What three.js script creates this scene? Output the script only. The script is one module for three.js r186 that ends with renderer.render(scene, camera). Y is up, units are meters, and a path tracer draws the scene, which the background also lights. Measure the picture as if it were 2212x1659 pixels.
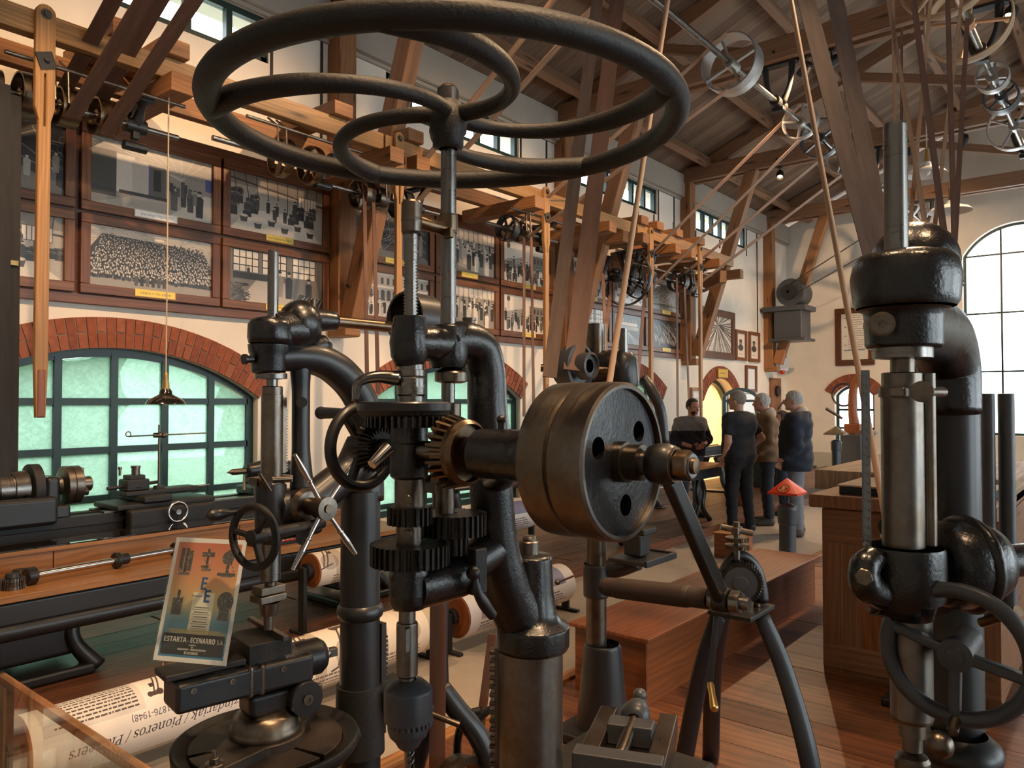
import * as THREE from 'three';
import { RoundedBoxGeometry } from 'three/addons/geometries/RoundedBoxGeometry.js';
import { mergeGeometries, mergeVertices } from 'three/addons/utils/BufferGeometryUtils.js';
import { MarchingCubes } from 'three/addons/objects/MarchingCubes.js';

// ------------------------------------------------------------------ camera, sky, exposure
// World: x runs along the long left wall away from the camera, -z points to that wall, y is up, metres.
const scene = new THREE.Scene();
const F = 1640, YAW = THREE.MathUtils.degToRad(39.4), PITCH = Math.atan(36.5 / F), EYE = new THREE.Vector3(0, 1.6, 0);
const camera = new THREE.PerspectiveCamera(THREE.MathUtils.radToDeg(2 * Math.atan(829.5 / F)), 2212 / 1659, 0.05, 200);
const FWD = new THREE.Vector3(Math.cos(YAW) * Math.cos(PITCH), Math.sin(PITCH), -Math.sin(YAW) * Math.cos(PITCH));
camera.position.copy(EYE);
camera.lookAt(EYE.clone().add(FWD));
scene.background = new THREE.Color(0.9, 0.96, 1.0);
scene.backgroundIntensity = 6.6;
const renderer = new THREE.WebGLRenderer({ antialias: true });
renderer.toneMapping = THREE.LinearToneMapping;
renderer.toneMappingExposure = 1.08;
renderer.shadowMap.enabled = true;

// ------------------------------------------------------------------ measuring: a sighting of the place, met with a plane or taken at a distance
const RIGHT = new THREE.Vector3(Math.sin(YAW), 0, Math.cos(YAW)), UPV = new THREE.Vector3().crossVectors(RIGHT, FWD);
const V = (x, y, z) => new THREE.Vector3(x, y, z);
const ray = (px, py) => FWD.clone().addScaledVector(RIGHT, (px - 1106) / F).addScaledVector(UPV, -(py - 829.5) / F);
const at = (px, py, d) => ray(px, py).multiplyScalar(d).add(EYE);
const onZ = (px, py, z) => { const r = ray(px, py); return r.multiplyScalar(z / r.z).add(EYE); };
const onX = (px, py, x) => { const r = ray(px, py); return r.multiplyScalar(x / r.x).add(EYE); };
const onY = (px, py, y) => { const r = ray(px, py); return r.multiplyScalar((y - 1.6) / r.y).add(EYE); };

// ------------------------------------------------------------------ random and noise
let seed = 7;
const rnd = () => { seed = (seed * 1664525 + 1013904223) >>> 0; return seed / 4294967296; };
const rr = (a, b) => a + (b - a) * rnd();
const hash = (x, y, s) => { let h = (x * 374761393 + y * 668265263 + s * 974634777) | 0; h = Math.imul(h ^ (h >>> 13), 1274126177); return ((h ^ (h >>> 16)) >>> 0) / 4294967296; };
function vnoise(x, y, px, py, s) {
  const ix = Math.floor(x), iy = Math.floor(y), fx = x - ix, fy = y - iy, u = fx * fx * (3 - 2 * fx), v = fy * fy * (3 - 2 * fy);
  const m = (a, p) => ((a % p) + p) % p, h = (a, b) => hash(m(a, px), m(b, py), s);
  return (h(ix, iy) * (1 - u) + h(ix + 1, iy) * u) * (1 - v) + (h(ix, iy + 1) * (1 - u) + h(ix + 1, iy + 1) * u) * v;
}
function fbm(u, v, fx, fy, oct, s) { let a = 0.5, t = 0, n = 0; for (let i = 0; i < oct; i++) { t += a * vnoise(u * fx, v * fy, fx, fy, s + i * 17); n += a; a *= 0.5; fx *= 2; fy *= 2; } return t / n; }

// ------------------------------------------------------------------ textures
function dataTex(w, h, fn, srgb, sizeU = 1, sizeV = sizeU) {
  const d = new Uint8Array(w * h * 4);
  for (let y = 0; y < h; y++) for (let x = 0; x < w; x++) { const c = fn(x / w, y / h), i = (y * w + x) * 4; const q = (k) => Math.max(0, Math.min(255, Math.round((Array.isArray(c) ? c[k] : c) * 255))); d[i] = q(0); d[i + 1] = q(1); d[i + 2] = q(2); d[i + 3] = 255; }
  const t = new THREE.DataTexture(d, w, h); t.magFilter = THREE.LinearFilter; t.minFilter = THREE.LinearMipmapLinearFilter; t.generateMipmaps = true;
  t.wrapS = t.wrapT = THREE.RepeatWrapping; t.repeat.set(1 / sizeU, 1 / sizeV); if (srgb) t.colorSpace = THREE.SRGBColorSpace; t.needsUpdate = true; return t;
}
const grain = (u, v, s) => { const w = fbm(u, v, 2, 4, 3, s) * 1.5 + v * 7; const rings = 0.5 + 0.5 * Math.sin(w * 6.283 * 2); const fine = fbm(u, v, 3, 90, 3, s + 5); return 0.62 + 0.2 * rings * fbm(u, v, 2, 3, 2, s + 9) + 0.22 * fine; };
const T = {
  wood: dataTex(512, 512, (u, v) => { const g = grain(u, v, 3); return [g, g * 0.985, g * 0.96]; }, true, 1.2, 0.6),
  woodKnot: dataTex(512, 512, (u, v) => {
    let k = 0, vv = v; for (const [a, b, r] of [[0.22, 0.3, 0.035], [0.7, 0.72, 0.03], [0.5, 0.1, 0.02]]) { const d = Math.hypot((u - a) * 0.6, v - b); k = Math.max(k, Math.exp(-((d / r) ** 2))); vv += 0.03 * Math.exp(-((d / (r * 2.5)) ** 2)) * Math.sign(v - b); }
    const g = grain(u, vv, 11) * (1 - 0.55 * k); return [g, g * 0.97, g * 0.93];
  }, true, 1.6, 0.5),
  planks: dataTex(512, 512, (u, v) => { const g = grain(u, v, 21) * (0.72 + 0.45 * fbm(u, v, 4, 4, 4, 77)); const st = Math.max(0, fbm(u, v, 7, 7, 4, 41) - 0.56) * 1.6; return [g - st * 0.5, g * 0.98 - st * 0.55, g * 0.95 - st * 0.5]; }, true, 1.7, 0.9),
  plaster: dataTex(512, 512, (u, v) => { const g = 0.93 + 0.07 * fbm(u, v, 6, 6, 5, 31) - 0.05 * Math.max(0, fbm(u, v, 3, 2, 4, 33) - 0.55) * 4; return [g, g * 0.99, g * 0.97]; }, true, 2.5),
  plasterBump: dataTex(512, 512, (u, v) => fbm(u, v, 12, 12, 5, 36), false, 1.3),
  iron: dataTex(512, 512, (u, v) => 0.5 * fbm(u, v, 10, 10, 3, 51) + 0.5 * fbm(u, v, 60, 60, 3, 52), false, 0.22),
  ironRough: dataTex(256, 256, (u, v) => 0.62 + 0.5 * (fbm(u, v, 6, 6, 5, 55) - 0.5), false, 0.3),
  steelRough: dataTex(512, 512, (u, v) => 0.6 + 0.28 * (fbm(u, v, 5, 5, 4, 61) - 0.5) + 0.18 * (fbm(u, v, 3, 120, 2, 62) - 0.5), false, 0.25),
  rust: dataTex(512, 512, (u, v) => { const r = Math.max(0, Math.min(1, (fbm(u, v, 5, 5, 5, 71) - 0.38) * 2.2)); const g = 0.9 + 0.1 * fbm(u, v, 40, 40, 2, 72); return [g * (1 - 0.08 * r), g * (1 - 0.15 * r), g * (1 - 0.24 * r)]; }, true, 0.3),
  brick: dataTex(256, 256, (u, v) => { const g = 0.8 + 0.22 * fbm(u, v, 10, 10, 4, 81); return [g, g * 0.97, g * 0.95]; }, true, 0.3),
  floor: dataTex(512, 512, (u, v) => { const g = 0.9 + 0.12 * (fbm(u, v, 3, 3, 5, 91) - 0.5) + 0.06 * (fbm(u, v, 60, 60, 2, 92) - 0.5); return [g, g, g * 0.99]; }, true, 3),
  leather: dataTex(256, 256, (u, v) => { const g = 0.75 + 0.3 * fbm(u, v, 6, 40, 4, 95); return [g, g * 0.96, g * 0.93]; }, true, 0.8),
  cloth: dataTex(256, 256, (u, v) => 0.5 + 0.5 * fbm(u, v, 30, 30, 3, 99), false, 0.2),
  frost: dataTex(512, 512, (u, v) => { const g = 0.86 + 0.14 * fbm(u, v, 50, 50, 3, 101); return [g, g, g]; }, true, 0.8),
};

// ------------------------------------------------------------------ materials
const L = (r, g, b) => new THREE.Color().setRGB(r, g, b);
const std = (o) => new THREE.MeshStandardMaterial(o), phys = (o) => new THREE.MeshPhysicalMaterial(o);
const M = {
  plaster: std({ color: L(0.80, 0.74, 0.66), map: T.plaster, bumpMap: T.plasterBump, bumpScale: 0.004, roughness: 0.95 }),
  concrete: std({ color: L(0.38, 0.335, 0.29), map: T.plaster, roughness: 0.95 }),
  dado: std({ color: L(0.50, 0.46, 0.37), map: T.plaster, roughness: 0.7 }),
  brickA: std({ color: L(0.33, 0.098, 0.05), map: T.brick, roughness: 0.92, bumpMap: T.iron, bumpScale: 0.003 }),
  brickB: std({ color: L(0.28, 0.085, 0.05), map: T.brick, roughness: 0.92, bumpMap: T.iron, bumpScale: 0.003 }),
  brickC: std({ color: L(0.37, 0.125, 0.07), map: T.brick, roughness: 0.92, bumpMap: T.iron, bumpScale: 0.003 }),
  mortar: std({ color: L(0.30, 0.22, 0.165), map: T.plaster, roughness: 1 }),
  timber: std({ color: L(0.50, 0.235, 0.095), map: T.woodKnot, roughness: 0.62 }),
  timberPale: std({ color: L(0.66, 0.36, 0.14), map: T.woodKnot, roughness: 0.5 }),
  truss: std({ color: L(0.44, 0.25, 0.15), map: T.woodKnot, roughness: 0.7 }),
  roofA: std({ color: L(0.36, 0.235, 0.16), map: T.wood, roughness: 0.8 }),
  roofB: std({ color: L(0.30, 0.19, 0.128), map: T.wood, roughness: 0.8 }),
  roofC: std({ color: L(0.42, 0.285, 0.195), map: T.wood, roughness: 0.8 }),
  frame: std({ color: L(0.24, 0.085, 0.032), map: T.wood, roughness: 0.35 }),
  frame2: std({ color: L(0.30, 0.115, 0.042), map: T.wood, roughness: 0.33 }),
  board: std({ color: L(0.17, 0.062, 0.026), map: T.wood, roughness: 0.4 }),
  oak: std({ color: L(0.56, 0.25, 0.075), map: T.wood, roughness: 0.42 }),
  oakRed: std({ color: L(0.42, 0.128, 0.036), map: T.wood, roughness: 0.42 }),
  oakRed2: std({ color: L(0.31, 0.10, 0.032), map: T.wood, roughness: 0.45 }),
  pine: std({ color: L(0.42, 0.19, 0.082), map: T.woodKnot, roughness: 0.5 }),
  floorA: std({ color: L(0.34, 0.118, 0.042), map: T.planks, roughness: 0.45 }),
  floorB: std({ color: L(0.30, 0.10, 0.036), map: T.planks, roughness: 0.48 }),
  floorC: std({ color: L(0.38, 0.138, 0.05), map: T.planks, roughness: 0.43 }),
  deckA: std({ color: L(0.25, 0.095, 0.04), map: T.planks, roughness: 0.5 }),
  deckB: std({ color: L(0.21, 0.082, 0.036), map: T.planks, roughness: 0.5 }),
  floorGrey: std({ color: L(0.50, 0.43, 0.36), map: T.floor, roughness: 0.38 }),
  green: std({ color: L(0.006, 0.028, 0.024), roughness: 0.38 }),
  iron: phys({ color: L(0.0075, 0.0077, 0.009), roughness: 0.5, roughnessMap: T.ironRough, bumpMap: T.iron, bumpScale: 0.0012, clearcoat: 0.4, clearcoatRoughness: 0.24 }),
  ironSmooth: phys({ color: L(0.0075, 0.0077, 0.009), roughness: 0.48, clearcoat: 0.4, clearcoatRoughness: 0.25 }),
  ironMatte: std({ color: L(0.013, 0.012, 0.0115), roughness: 0.56, bumpMap: T.iron, bumpScale: 0.0012 }),
  ironGrey: phys({ color: L(0.045, 0.05, 0.058), roughness: 0.45, bumpMap: T.iron, bumpScale: 0.0008, clearcoat: 0.3, clearcoatRoughness: 0.3 }),
  steel: std({ color: L(0.24, 0.228, 0.212), metalness: 1, roughness: 0.5, roughnessMap: T.steelRough }),
  steelDark: std({ color: L(0.20, 0.175, 0.15), metalness: 1, roughness: 0.55, roughnessMap: T.steelRough, map: T.rust }),
  steelOld: std({ color: L(0.24, 0.215, 0.19), metalness: 1, roughness: 0.62, roughnessMap: T.steelRough, map: T.rust }),
  bronze: std({ color: L(0.235, 0.175, 0.12), metalness: 1, roughness: 0.55, roughnessMap: T.steelRough, map: T.rust }),
  chrome: std({ color: L(0.62, 0.60, 0.575), metalness: 1, roughness: 0.2 }),
  gearIron: std({ color: L(0.045, 0.04, 0.036), metalness: 0.8, roughness: 0.38, bumpMap: T.iron, bumpScale: 0.001 }),
  brass: std({ color: L(0.62, 0.42, 0.17), metalness: 1, roughness: 0.35 }),
  plate: std({ color: L(0.74, 0.56, 0.20), metalness: 0.1, roughness: 0.45 }),
  white: std({ color: L(0.80, 0.79, 0.77), roughness: 0.7 }),
  leather: std({ color: L(0.15, 0.072, 0.045), map: T.leather, roughness: 0.6 }),
  leatherDark: std({ color: L(0.055, 0.034, 0.026), map: T.leather, roughness: 0.6 }),
  leatherPale: std({ color: L(0.42, 0.25, 0.15), map: T.leather, roughness: 0.6 }),
  rod: std({ color: L(0.50, 0.31, 0.19), roughness: 0.6 }),
  leatherDust: std({ color: L(0.13, 0.082, 0.06), map: T.leather, roughness: 0.7 }),
  tableTop: std({ color: L(0.05, 0.038, 0.03), metalness: 0.35, roughness: 0.5, bumpMap: T.iron, bumpScale: 0.0006 }),
  blackBelt: std({ color: L(0.022, 0.02, 0.02), map: T.leather, roughness: 0.7 }),
  rope: std({ color: L(0.50, 0.40, 0.28), roughness: 0.9 }),
  redFelt: std({ color: L(0.5, 0.02, 0.02), roughness: 0.9 }),
  glass: phys({ color: L(0.97, 0.99, 0.98), transmission: 1, roughness: 0.02, thickness: 0, ior: 1.5 }),
  glassFrost: phys({ color: L(0.64, 0.82, 0.71), map: T.frost, transmission: 1, roughness: 0.8, thickness: 0, ior: 1.45 }),
  glassSky: phys({ color: L(0.96, 0.99, 1.0), transmission: 1, roughness: 0.0, thickness: 0, ior: 1.45 }),
  darkGlass: phys({ color: L(0.02, 0.017, 0.015), roughness: 0.03, clearcoat: 1, clearcoatRoughness: 0.02 }),
  enamel: phys({ color: L(0.012, 0.011, 0.01), roughness: 0.15, clearcoat: 1, clearcoatRoughness: 0.05 }),
  red: std({ color: L(0.70, 0.055, 0.02), roughness: 0.45 }),
  paleWood: std({ color: L(0.62, 0.42, 0.25), map: T.wood, roughness: 0.6 }),
  tin: std({ color: L(0.5, 0.49, 0.47), metalness: 0.8, roughness: 0.4 }),
  hedge: std({ color: L(0.05, 0.12, 0.04), roughness: 1 }),
  soil: std({ color: L(0.16, 0.20, 0.10), roughness: 1 }),
};

// ------------------------------------------------------------------ geometry helpers
// uv in metres by the axis a face points along; u follows the grain axis (0 x, 1 y, 2 z)
function fix(g, axis = 0, off = true) {
  if (g.index) g = g.toNonIndexed();
  const p = g.attributes.position, n = p.count, uv = new Float32Array(n * 2), a = V(), b = V(), c = V(), ou = off ? rnd() * 3 : 0, ov = off ? rnd() * 3 : 0;
  for (let i = 0; i < n; i += 3) {
    a.fromBufferAttribute(p, i); b.fromBufferAttribute(p, i + 1); c.fromBufferAttribute(p, i + 2);
    const nn = b.clone().sub(a).cross(c.clone().sub(a)), ax = [Math.abs(nn.x), Math.abs(nn.y), Math.abs(nn.z)], dom = ax.indexOf(Math.max(...ax));
    let rest = [0, 1, 2].filter((k) => k !== dom); if (rest[1] === axis) rest.reverse();
    [a, b, c].forEach((q, k) => { const e = [q.x, q.y, q.z]; uv[(i + k) * 2] = e[rest[0]] + ou; uv[(i + k) * 2 + 1] = e[rest[1]] + ov; });
  }
  g.setAttribute('uv', new THREE.BufferAttribute(uv, 2));
  for (const k of Object.keys(g.attributes)) if (!['position', 'normal', 'uv'].includes(k)) g.deleteAttribute(k);
  if (!g.attributes.normal) g.computeVertexNormals();
  return g;
}
const mv = (g, x, y, z) => g.translate(x, y, z);
// box given by centre; r > 0 rounds its edges
function box(w, h, d, x = 0, y = 0, z = 0, r = 0, axis) {
  const g = r > 0 ? new RoundedBoxGeometry(w, h, d, 1, Math.min(r, w / 2.01, h / 2.01, d / 2.01)) : new THREE.BoxGeometry(w, h, d);
  return mv(fix(g, axis ?? [w, h, d].indexOf(Math.max(w, h, d))), x, y, z);
}
const span = (x0, x1, y0, y1, z0, z1, r = 0, axis) => box(x1 - x0, y1 - y0, z1 - z0, (x0 + x1) / 2, (y0 + y1) / 2, (z0 + z1) / 2, r, axis);
// turns a geometry whose own axis is +y so that it runs from p to q
function along(g, p, q, hint) {
  const d = q.clone().sub(p), m = new THREE.Matrix4(), y = d.clone().normalize(); let x = hint ? hint.clone() : (Math.abs(y.y) > 0.95 ? V(1, 0, 0) : V(0, 1, 0));
  const z = x.clone().cross(y).normalize(); x = y.clone().cross(z).normalize(); m.makeBasis(x, y, z).setPosition(p.clone().add(q).multiplyScalar(0.5)); return g.applyMatrix4(m);
}
// bar of section w (along hint) by t from p to q
const bar = (p, q, w, t, hint, r = 0) => along(box(w, p.distanceTo(q), t, 0, 0, 0, r, 1), p, q, hint);
const rodg = (p, q, r0, r1 = r0, seg = 16) => { const h = p.distanceTo(q) / 2; return along(turned([[0, -h], [r0, -h], [r1, h], [0, h]], 0, 0, 0, seg), p, q); };
const cyl = (r0, r1, y0, y1, x = 0, z = 0, seg = 24) => turned([[0, y0], [r0, y0], [r1, y1], [0, y1]], x, 0, z, seg);
// lathe about y: profile of [radius, height], with hard edges where a point is repeated
function lathe(prof, x = 0, y = 0, z = 0, seg = 32) {
  const parts = []; let run = [];
  const R = Math.max(...prof.map((p) => p[0])), flush = () => {
    if (run.length < 2) return; const g = new THREE.LatheGeometry(run.map(([r, h]) => new THREE.Vector2(Math.max(r, 1e-4), h)), seg), uv = g.attributes.uv, s = [0]; for (let i = 1; i < run.length; i++) s.push(s[i - 1] + Math.hypot(run[i][0] - run[i - 1][0], run[i][1] - run[i - 1][1]));
    for (let i = 0; i < uv.count; i++) uv.setXY(i, uv.getX(i) * 6.283 * R, s[Math.round(uv.getY(i) * (run.length - 1))] + run[0][1]); parts.push(g.toNonIndexed());
  };
  prof.forEach((p, i) => { if (i && p[0] === prof[i - 1][0] && p[1] === prof[i - 1][1]) { flush(); run = []; } run.push(p); }); flush();
  return mv(parts.length > 1 ? mergeGeometries(parts) : parts[0], x, y, z);
}
// hard-edged turned profile: every point doubled
const turned = (prof, x, y, z, seg) => lathe(prof.flatMap((p, i) => (i && i < prof.length - 1 ? [p, p] : [p])), x, y, z, seg);
// lathe about the direction p -> q, heights measured from p
function latheAlong(prof, p, dir, seg = 32, hard = true) { const g = hard ? turned(prof, 0, 0, 0, seg) : lathe(prof, 0, 0, 0, seg); const q = new THREE.Quaternion().setFromUnitVectors(V(0, 1, 0), dir.clone().normalize()); return g.applyQuaternion(q).translate(p.x, p.y, p.z); }
const tube = (pts, r, seg = 32, rad = 10, closed = false) => fix(new THREE.TubeGeometry(new THREE.CatmullRomCurve3(pts, closed), seg, r, rad, closed), 1);
// swept round bar whose radius follows rs along pts, with caps
function sweep(pts, rs, seg = 28, rad = 14, flat = 1, upHint) {
  const cv = new THREE.CatmullRomCurve3(pts), P = [], idx = [], N = [];
  let side = upHint ? upHint.clone() : V(0, 0, 1);
  for (let i = 0; i <= seg; i++) {
    const t = i / seg, c = cv.getPoint(t), d = cv.getTangent(t), k = t * (rs.length - 1), j = Math.min(rs.length - 2, Math.floor(k)), f = k - j, s = f * f * (3 - 2 * f), r = rs[j] * (1 - s) + rs[j + 1] * s;
    const a = side.clone().addScaledVector(d, -side.dot(d)).normalize(), b = d.clone().cross(a); side = a;
    for (let m = 0; m < rad; m++) { const an = (m / rad) * Math.PI * 2, o = a.clone().multiplyScalar(Math.cos(an) * r * flat).addScaledVector(b, Math.sin(an) * r); P.push(c.x + o.x, c.y + o.y, c.z + o.z); }
  }
  for (let i = 0; i < seg; i++) for (let m = 0; m < rad; m++) { const a = i * rad + m, b = i * rad + ((m + 1) % rad), c = a + rad, d = b + rad; idx.push(a, b, c, b, d, c); }
  for (const e of [0, seg]) { const o = e * rad, c = P.length / 3; let sx = 0, sy = 0, sz = 0; for (let m = 0; m < rad; m++) { sx += P[(o + m) * 3]; sy += P[(o + m) * 3 + 1]; sz += P[(o + m) * 3 + 2]; } P.push(sx / rad, sy / rad, sz / rad); for (let m = 0; m < rad; m++) { const a = o + m, b = o + ((m + 1) % rad); e ? idx.push(a, b, c) : idx.push(b, a, c); } }
  const g = new THREE.BufferGeometry(); g.setAttribute('position', new THREE.Float32BufferAttribute(P, 3)); g.setIndex(idx); g.computeVertexNormals(); return fix(g, 1);
}
const torus = (R, r, p, dir, seg = 48, rad = 12) => fix(new THREE.TorusGeometry(R, r, rad, seg), 0).applyQuaternion(new THREE.Quaternion().setFromUnitVectors(V(0, 0, 1), dir.clone().normalize())).translate(p.x, p.y, p.z);
const ball = (r, p, sy = 1) => fix(new THREE.SphereGeometry(r, 20, 14), 1).scale(1, sy, 1).translate(p.x, p.y, p.z);
function hexNut(r, h, p, dir) { return latheAlong([[0, 0], [r * 0.92, 0], [r, r * 0.1], [r, h - r * 0.1], [r * 0.88, h], [0, h]], p, dir, 6); }
function extrude(shape, depth, bevel = 0, seg = 12) { return fix(new THREE.ExtrudeGeometry(shape, { depth, bevelEnabled: bevel > 0, bevelThickness: bevel, bevelSize: bevel, bevelSegments: 1, curveSegments: seg }), 0); }
function poly(pts) { const s = new THREE.Shape(); pts.forEach(([x, y], i) => (i ? s.lineTo(x, y) : s.moveTo(x, y))); s.closePath(); return s; }
// toothed wheel about y, from y0 to y1; top radius factor k gives a bevel gear
function gear(R, root, n, y0, y1, bore = 0, k = 1, wide = 0.5) {
  const out = [], tw = Math.PI / n; for (let i = 0; i < n; i++) { const a = (i / n) * Math.PI * 2; for (const [da, r] of [[-tw * wide * 1.15, root], [-tw * wide * 0.6, R], [tw * wide * 0.6, R], [tw * wide * 1.15, root]]) out.push([Math.cos(a + da) * r, Math.sin(a + da) * r]); }
  const s = poly(out); if (bore) { const h = new THREE.Path(); h.absarc(0, 0, bore, 0, Math.PI * 2, true); s.holes.push(h); }
  const g = new THREE.ExtrudeGeometry(s, { depth: y1 - y0, bevelEnabled: false, curveSegments: 24 }); g.rotateX(-Math.PI / 2);
  if (k !== 1) { const p = g.attributes.position; for (let i = 0; i < p.count; i++) { const f = 1 + (k - 1) * (p.getY(i) / (y1 - y0)); p.setX(i, p.getX(i) * f); p.setZ(i, p.getZ(i) * f); } g.computeVertexNormals(); }
  return mv(fix(g, 1), 0, y0, 0);
}
const turnTo = (g, p, dir) => g.applyQuaternion(new THREE.Quaternion().setFromUnitVectors(V(0, 1, 0), dir.clone().normalize())).translate(p.x, p.y, p.z);

// ------------------------------------------------------------------ objects
const names = new Map();
const numbered = (n) => { const k = names.get(n) ?? 0; names.set(n, k + 1); return k ? n + '_' + String(k).padStart(3, '0') : n; };
const things = [];
function tag(o, label, category, group, kind) { if (label) o.userData.label = label; if (category) o.userData.category = category; if (group) o.userData.group = group; if (kind) o.userData.kind = kind; return o; }
function thing(name, label, category, group, kind) { const g = new THREE.Group(); g.name = numbered(name); tag(g, label, category, group, kind); scene.add(g); things.push(g); return g; }
function obj(name, geos, mat, parent) {
  const list = Array.isArray(geos) ? geos : [geos], g = list.length > 1 ? mergeGeometries(list) : list[0], m = new THREE.Mesh(g, mat);
  m.castShadow = m.receiveShadow = true; m.name = parent ? name : numbered(name); (parent ?? scene).add(m); return m;
}
const single = (name, geos, mat, label, category, group, kind) => { const m = obj(name, geos, mat); tag(m, label, category, group, kind); things.push(m); return m; };
const struct = (name, geos, mat) => { const m = obj(name, geos, mat); m.userData.kind = 'structure'; return m; };
const part = (name, geos, mat, parent, label) => { const m = obj(name, geos, mat, parent); if (label) m.userData.label = label; return m; };
// puts every thing's origin at its base
function settle() {
  for (const t of things) {
    t.updateMatrixWorld(true); const b = new THREE.Box3().setFromObject(t), base = V((b.min.x + b.max.x) / 2, b.min.y, (b.min.z + b.max.z) / 2);
    if (t.isMesh) { t.geometry.translate(-base.x, -base.y, -base.z); for (const c of t.children) c.position.sub(base); } else for (const c of t.children) c.position.sub(base);
    t.position.add(base);
  }
}
const X = V(1, 0, 0), Y = V(0, 1, 0), Z = V(0, 0, 1), NX = V(-1, 0, 0), NY = V(0, -1, 0), NZ = V(0, 0, -1);
// ------------------------------------------------------------------ the hall: floor, platform, walls, windows, roof
const XN = -2.6, XF = 18.1, ZL = -6.4, ZR = 6.4, EAVE = 5.72, SLOPE = 0.43, RIDGE = EAVE + 6.4 * SLOPE, DECK = 0.1;
struct('floor', span(XN, XF, -0.2, 0, ZL, ZR), M.floorGrey);
{ // wooden floor near the camera, boards laid across the hall
  const fl = thing('wooden_floor', null, null, null, 'structure'); fl.name = 'floor_boards';
  const gs = [0, 1, 2].map(() => fix(new THREE.BoxGeometry(0.236, 0.03, 2.3), 2)), ms = [M.floorA, M.floorB, M.floorC];
  for (let i = 0; i < 46; i++) for (const [k, zc] of [[0, -1.33], [1, 0.99]]) { const m = new THREE.Mesh(gs[(i + k) % 3], ms[Math.floor(hash(i, k, 4) * 3)]); m.name = 'plank'; m.receiveShadow = m.castShadow = true; m.position.set(-0.6 + i * 0.24, 0.012 + hash(i, k, 9) * 0.003, zc + (i % 2) * 0.004); fl.add(m); }
}
{ // low platform along the left wall, boards laid lengthwise
  const pl = thing('platform', null, null, null, 'structure'); pl.name = 'floor_platform';
  part('edge_board', span(XN + 0.1, XF - 0.02, 0, DECK - 0.004, -3.98, -3.93), M.oakRed2, pl);
  const gs = [0, 1, 2].map(() => fix(new THREE.BoxGeometry(2.46, 0.024, 0.196), 0)), ms = [M.deckA, M.deckB, M.deckA];
  for (let j = 0; j < 12; j++) for (let i = 0; i < 8; i++) { const m = new THREE.Mesh(gs[(i + j) % 3], ms[Math.floor(hash(i, j, 5) * 3)]); m.name = 'plank'; m.receiveShadow = m.castShadow = true; m.position.set(-1.2 + i * 2.48 + (j % 2) * 0.9, DECK - 0.013 + hash(i, j, 6) * 0.002, -4.03 - j * 0.2); pl.add(m); }
  part('joists', [0, 1, 2, 3].map((k) => span(XN + 0.1, XF - 0.02, 0, DECK - 0.028, -4.05 - k * 0.6, -4.0 - k * 0.6)), M.deckB, pl);
}
const arcR = (w, rise) => (w * w + rise * rise) / (2 * rise);
function archPath(P, cx, half, sill, spring, rise) { // opening with a flat segmental arch
  const R = arcR(half, rise), cy = spring + rise - R, a = Math.asin(half / R);
  P.moveTo(cx - half, sill); P.lineTo(cx + half, sill); P.lineTo(cx + half, spring); P.absarc(cx, cy, R, Math.PI / 2 - a, Math.PI / 2 + a, false); P.lineTo(cx - half, sill); return P;
}
const WIN = { half: 1.27, sill: 0.3, spring: 1.63, rise: 0.4 }, BAYS = [2.745, 6.7, 10.67], POSTS = [0.95, 4.9, 8.85, 12.75, 16.75];
const CLER = [[1.74, 4.1], [5.58, 7.94], [9.42, 11.78], [13.3, 15.66]], CY0 = 4.84, CY1 = 5.28;
const WINR = { half: 1.5, sill: 0.35, spring: 3.5, rise: 0.75 };
function longWall(name, z, dir, arches, door, W = WIN) {
  const s = poly([[XN, 0], [XF, 0], [XF, EAVE], [XN, EAVE]]);
  for (const c of arches) s.holes.push(archPath(new THREE.Path(), c, W.half, W.sill, W.spring, W.rise));
  if (door) s.holes.push(archPath(new THREE.Path(), door[0], door[1], 0.001, 1.6, 0.45));
  for (const [a, b] of CLER) s.holes.push(new THREE.Path([[a, CY0], [b, CY0], [b, CY1], [a, CY1]].map((q) => new THREE.Vector2(...q))));
  const g = extrude(s, 0.42, 0, 24); g.translate(0, 0, dir < 0 ? z - 0.42 : z); return struct(name, g, M.plaster);
}
const wallL = longWall('wall_left', ZL, -1, BAYS, [14.34, 0.8]);
longWall('wall_right', ZR, 1, [2.745, 6.7, 10.67, 14.6], null, WINR);
function gable(name, x0, x1, holes) {
  const s = poly([[-ZR, 0], [-ZL, 0], [-ZL, EAVE], [-(ZL + 6.4), RIDGE], [-ZR, EAVE]]); for (const h of holes) s.holes.push(h);
  const g = extrude(s, x1 - x0, 0, 24); g.rotateY(Math.PI / 2); g.translate(x0, 0, 0); return struct(name, g, M.plaster);   // shape x becomes -z
}
const FARW = { c: 4.9, half: 0.42, sill: 0.55, spring: 1.72, rise: 0.24 }, BIG = { c: 1.75, half: 1.0, sill: 0.9, spring: 4.6, rise: 0.6 };
const wallF = gable('wall_far', XF, XF + 0.4, [archPath(new THREE.Path(), FARW.c, FARW.half, FARW.sill, FARW.spring, FARW.rise), archPath(new THREE.Path(), BIG.c, BIG.half, BIG.sill, BIG.spring, BIG.rise)]);
gable('wall_near', XN - 0.4, XN, []);
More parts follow.
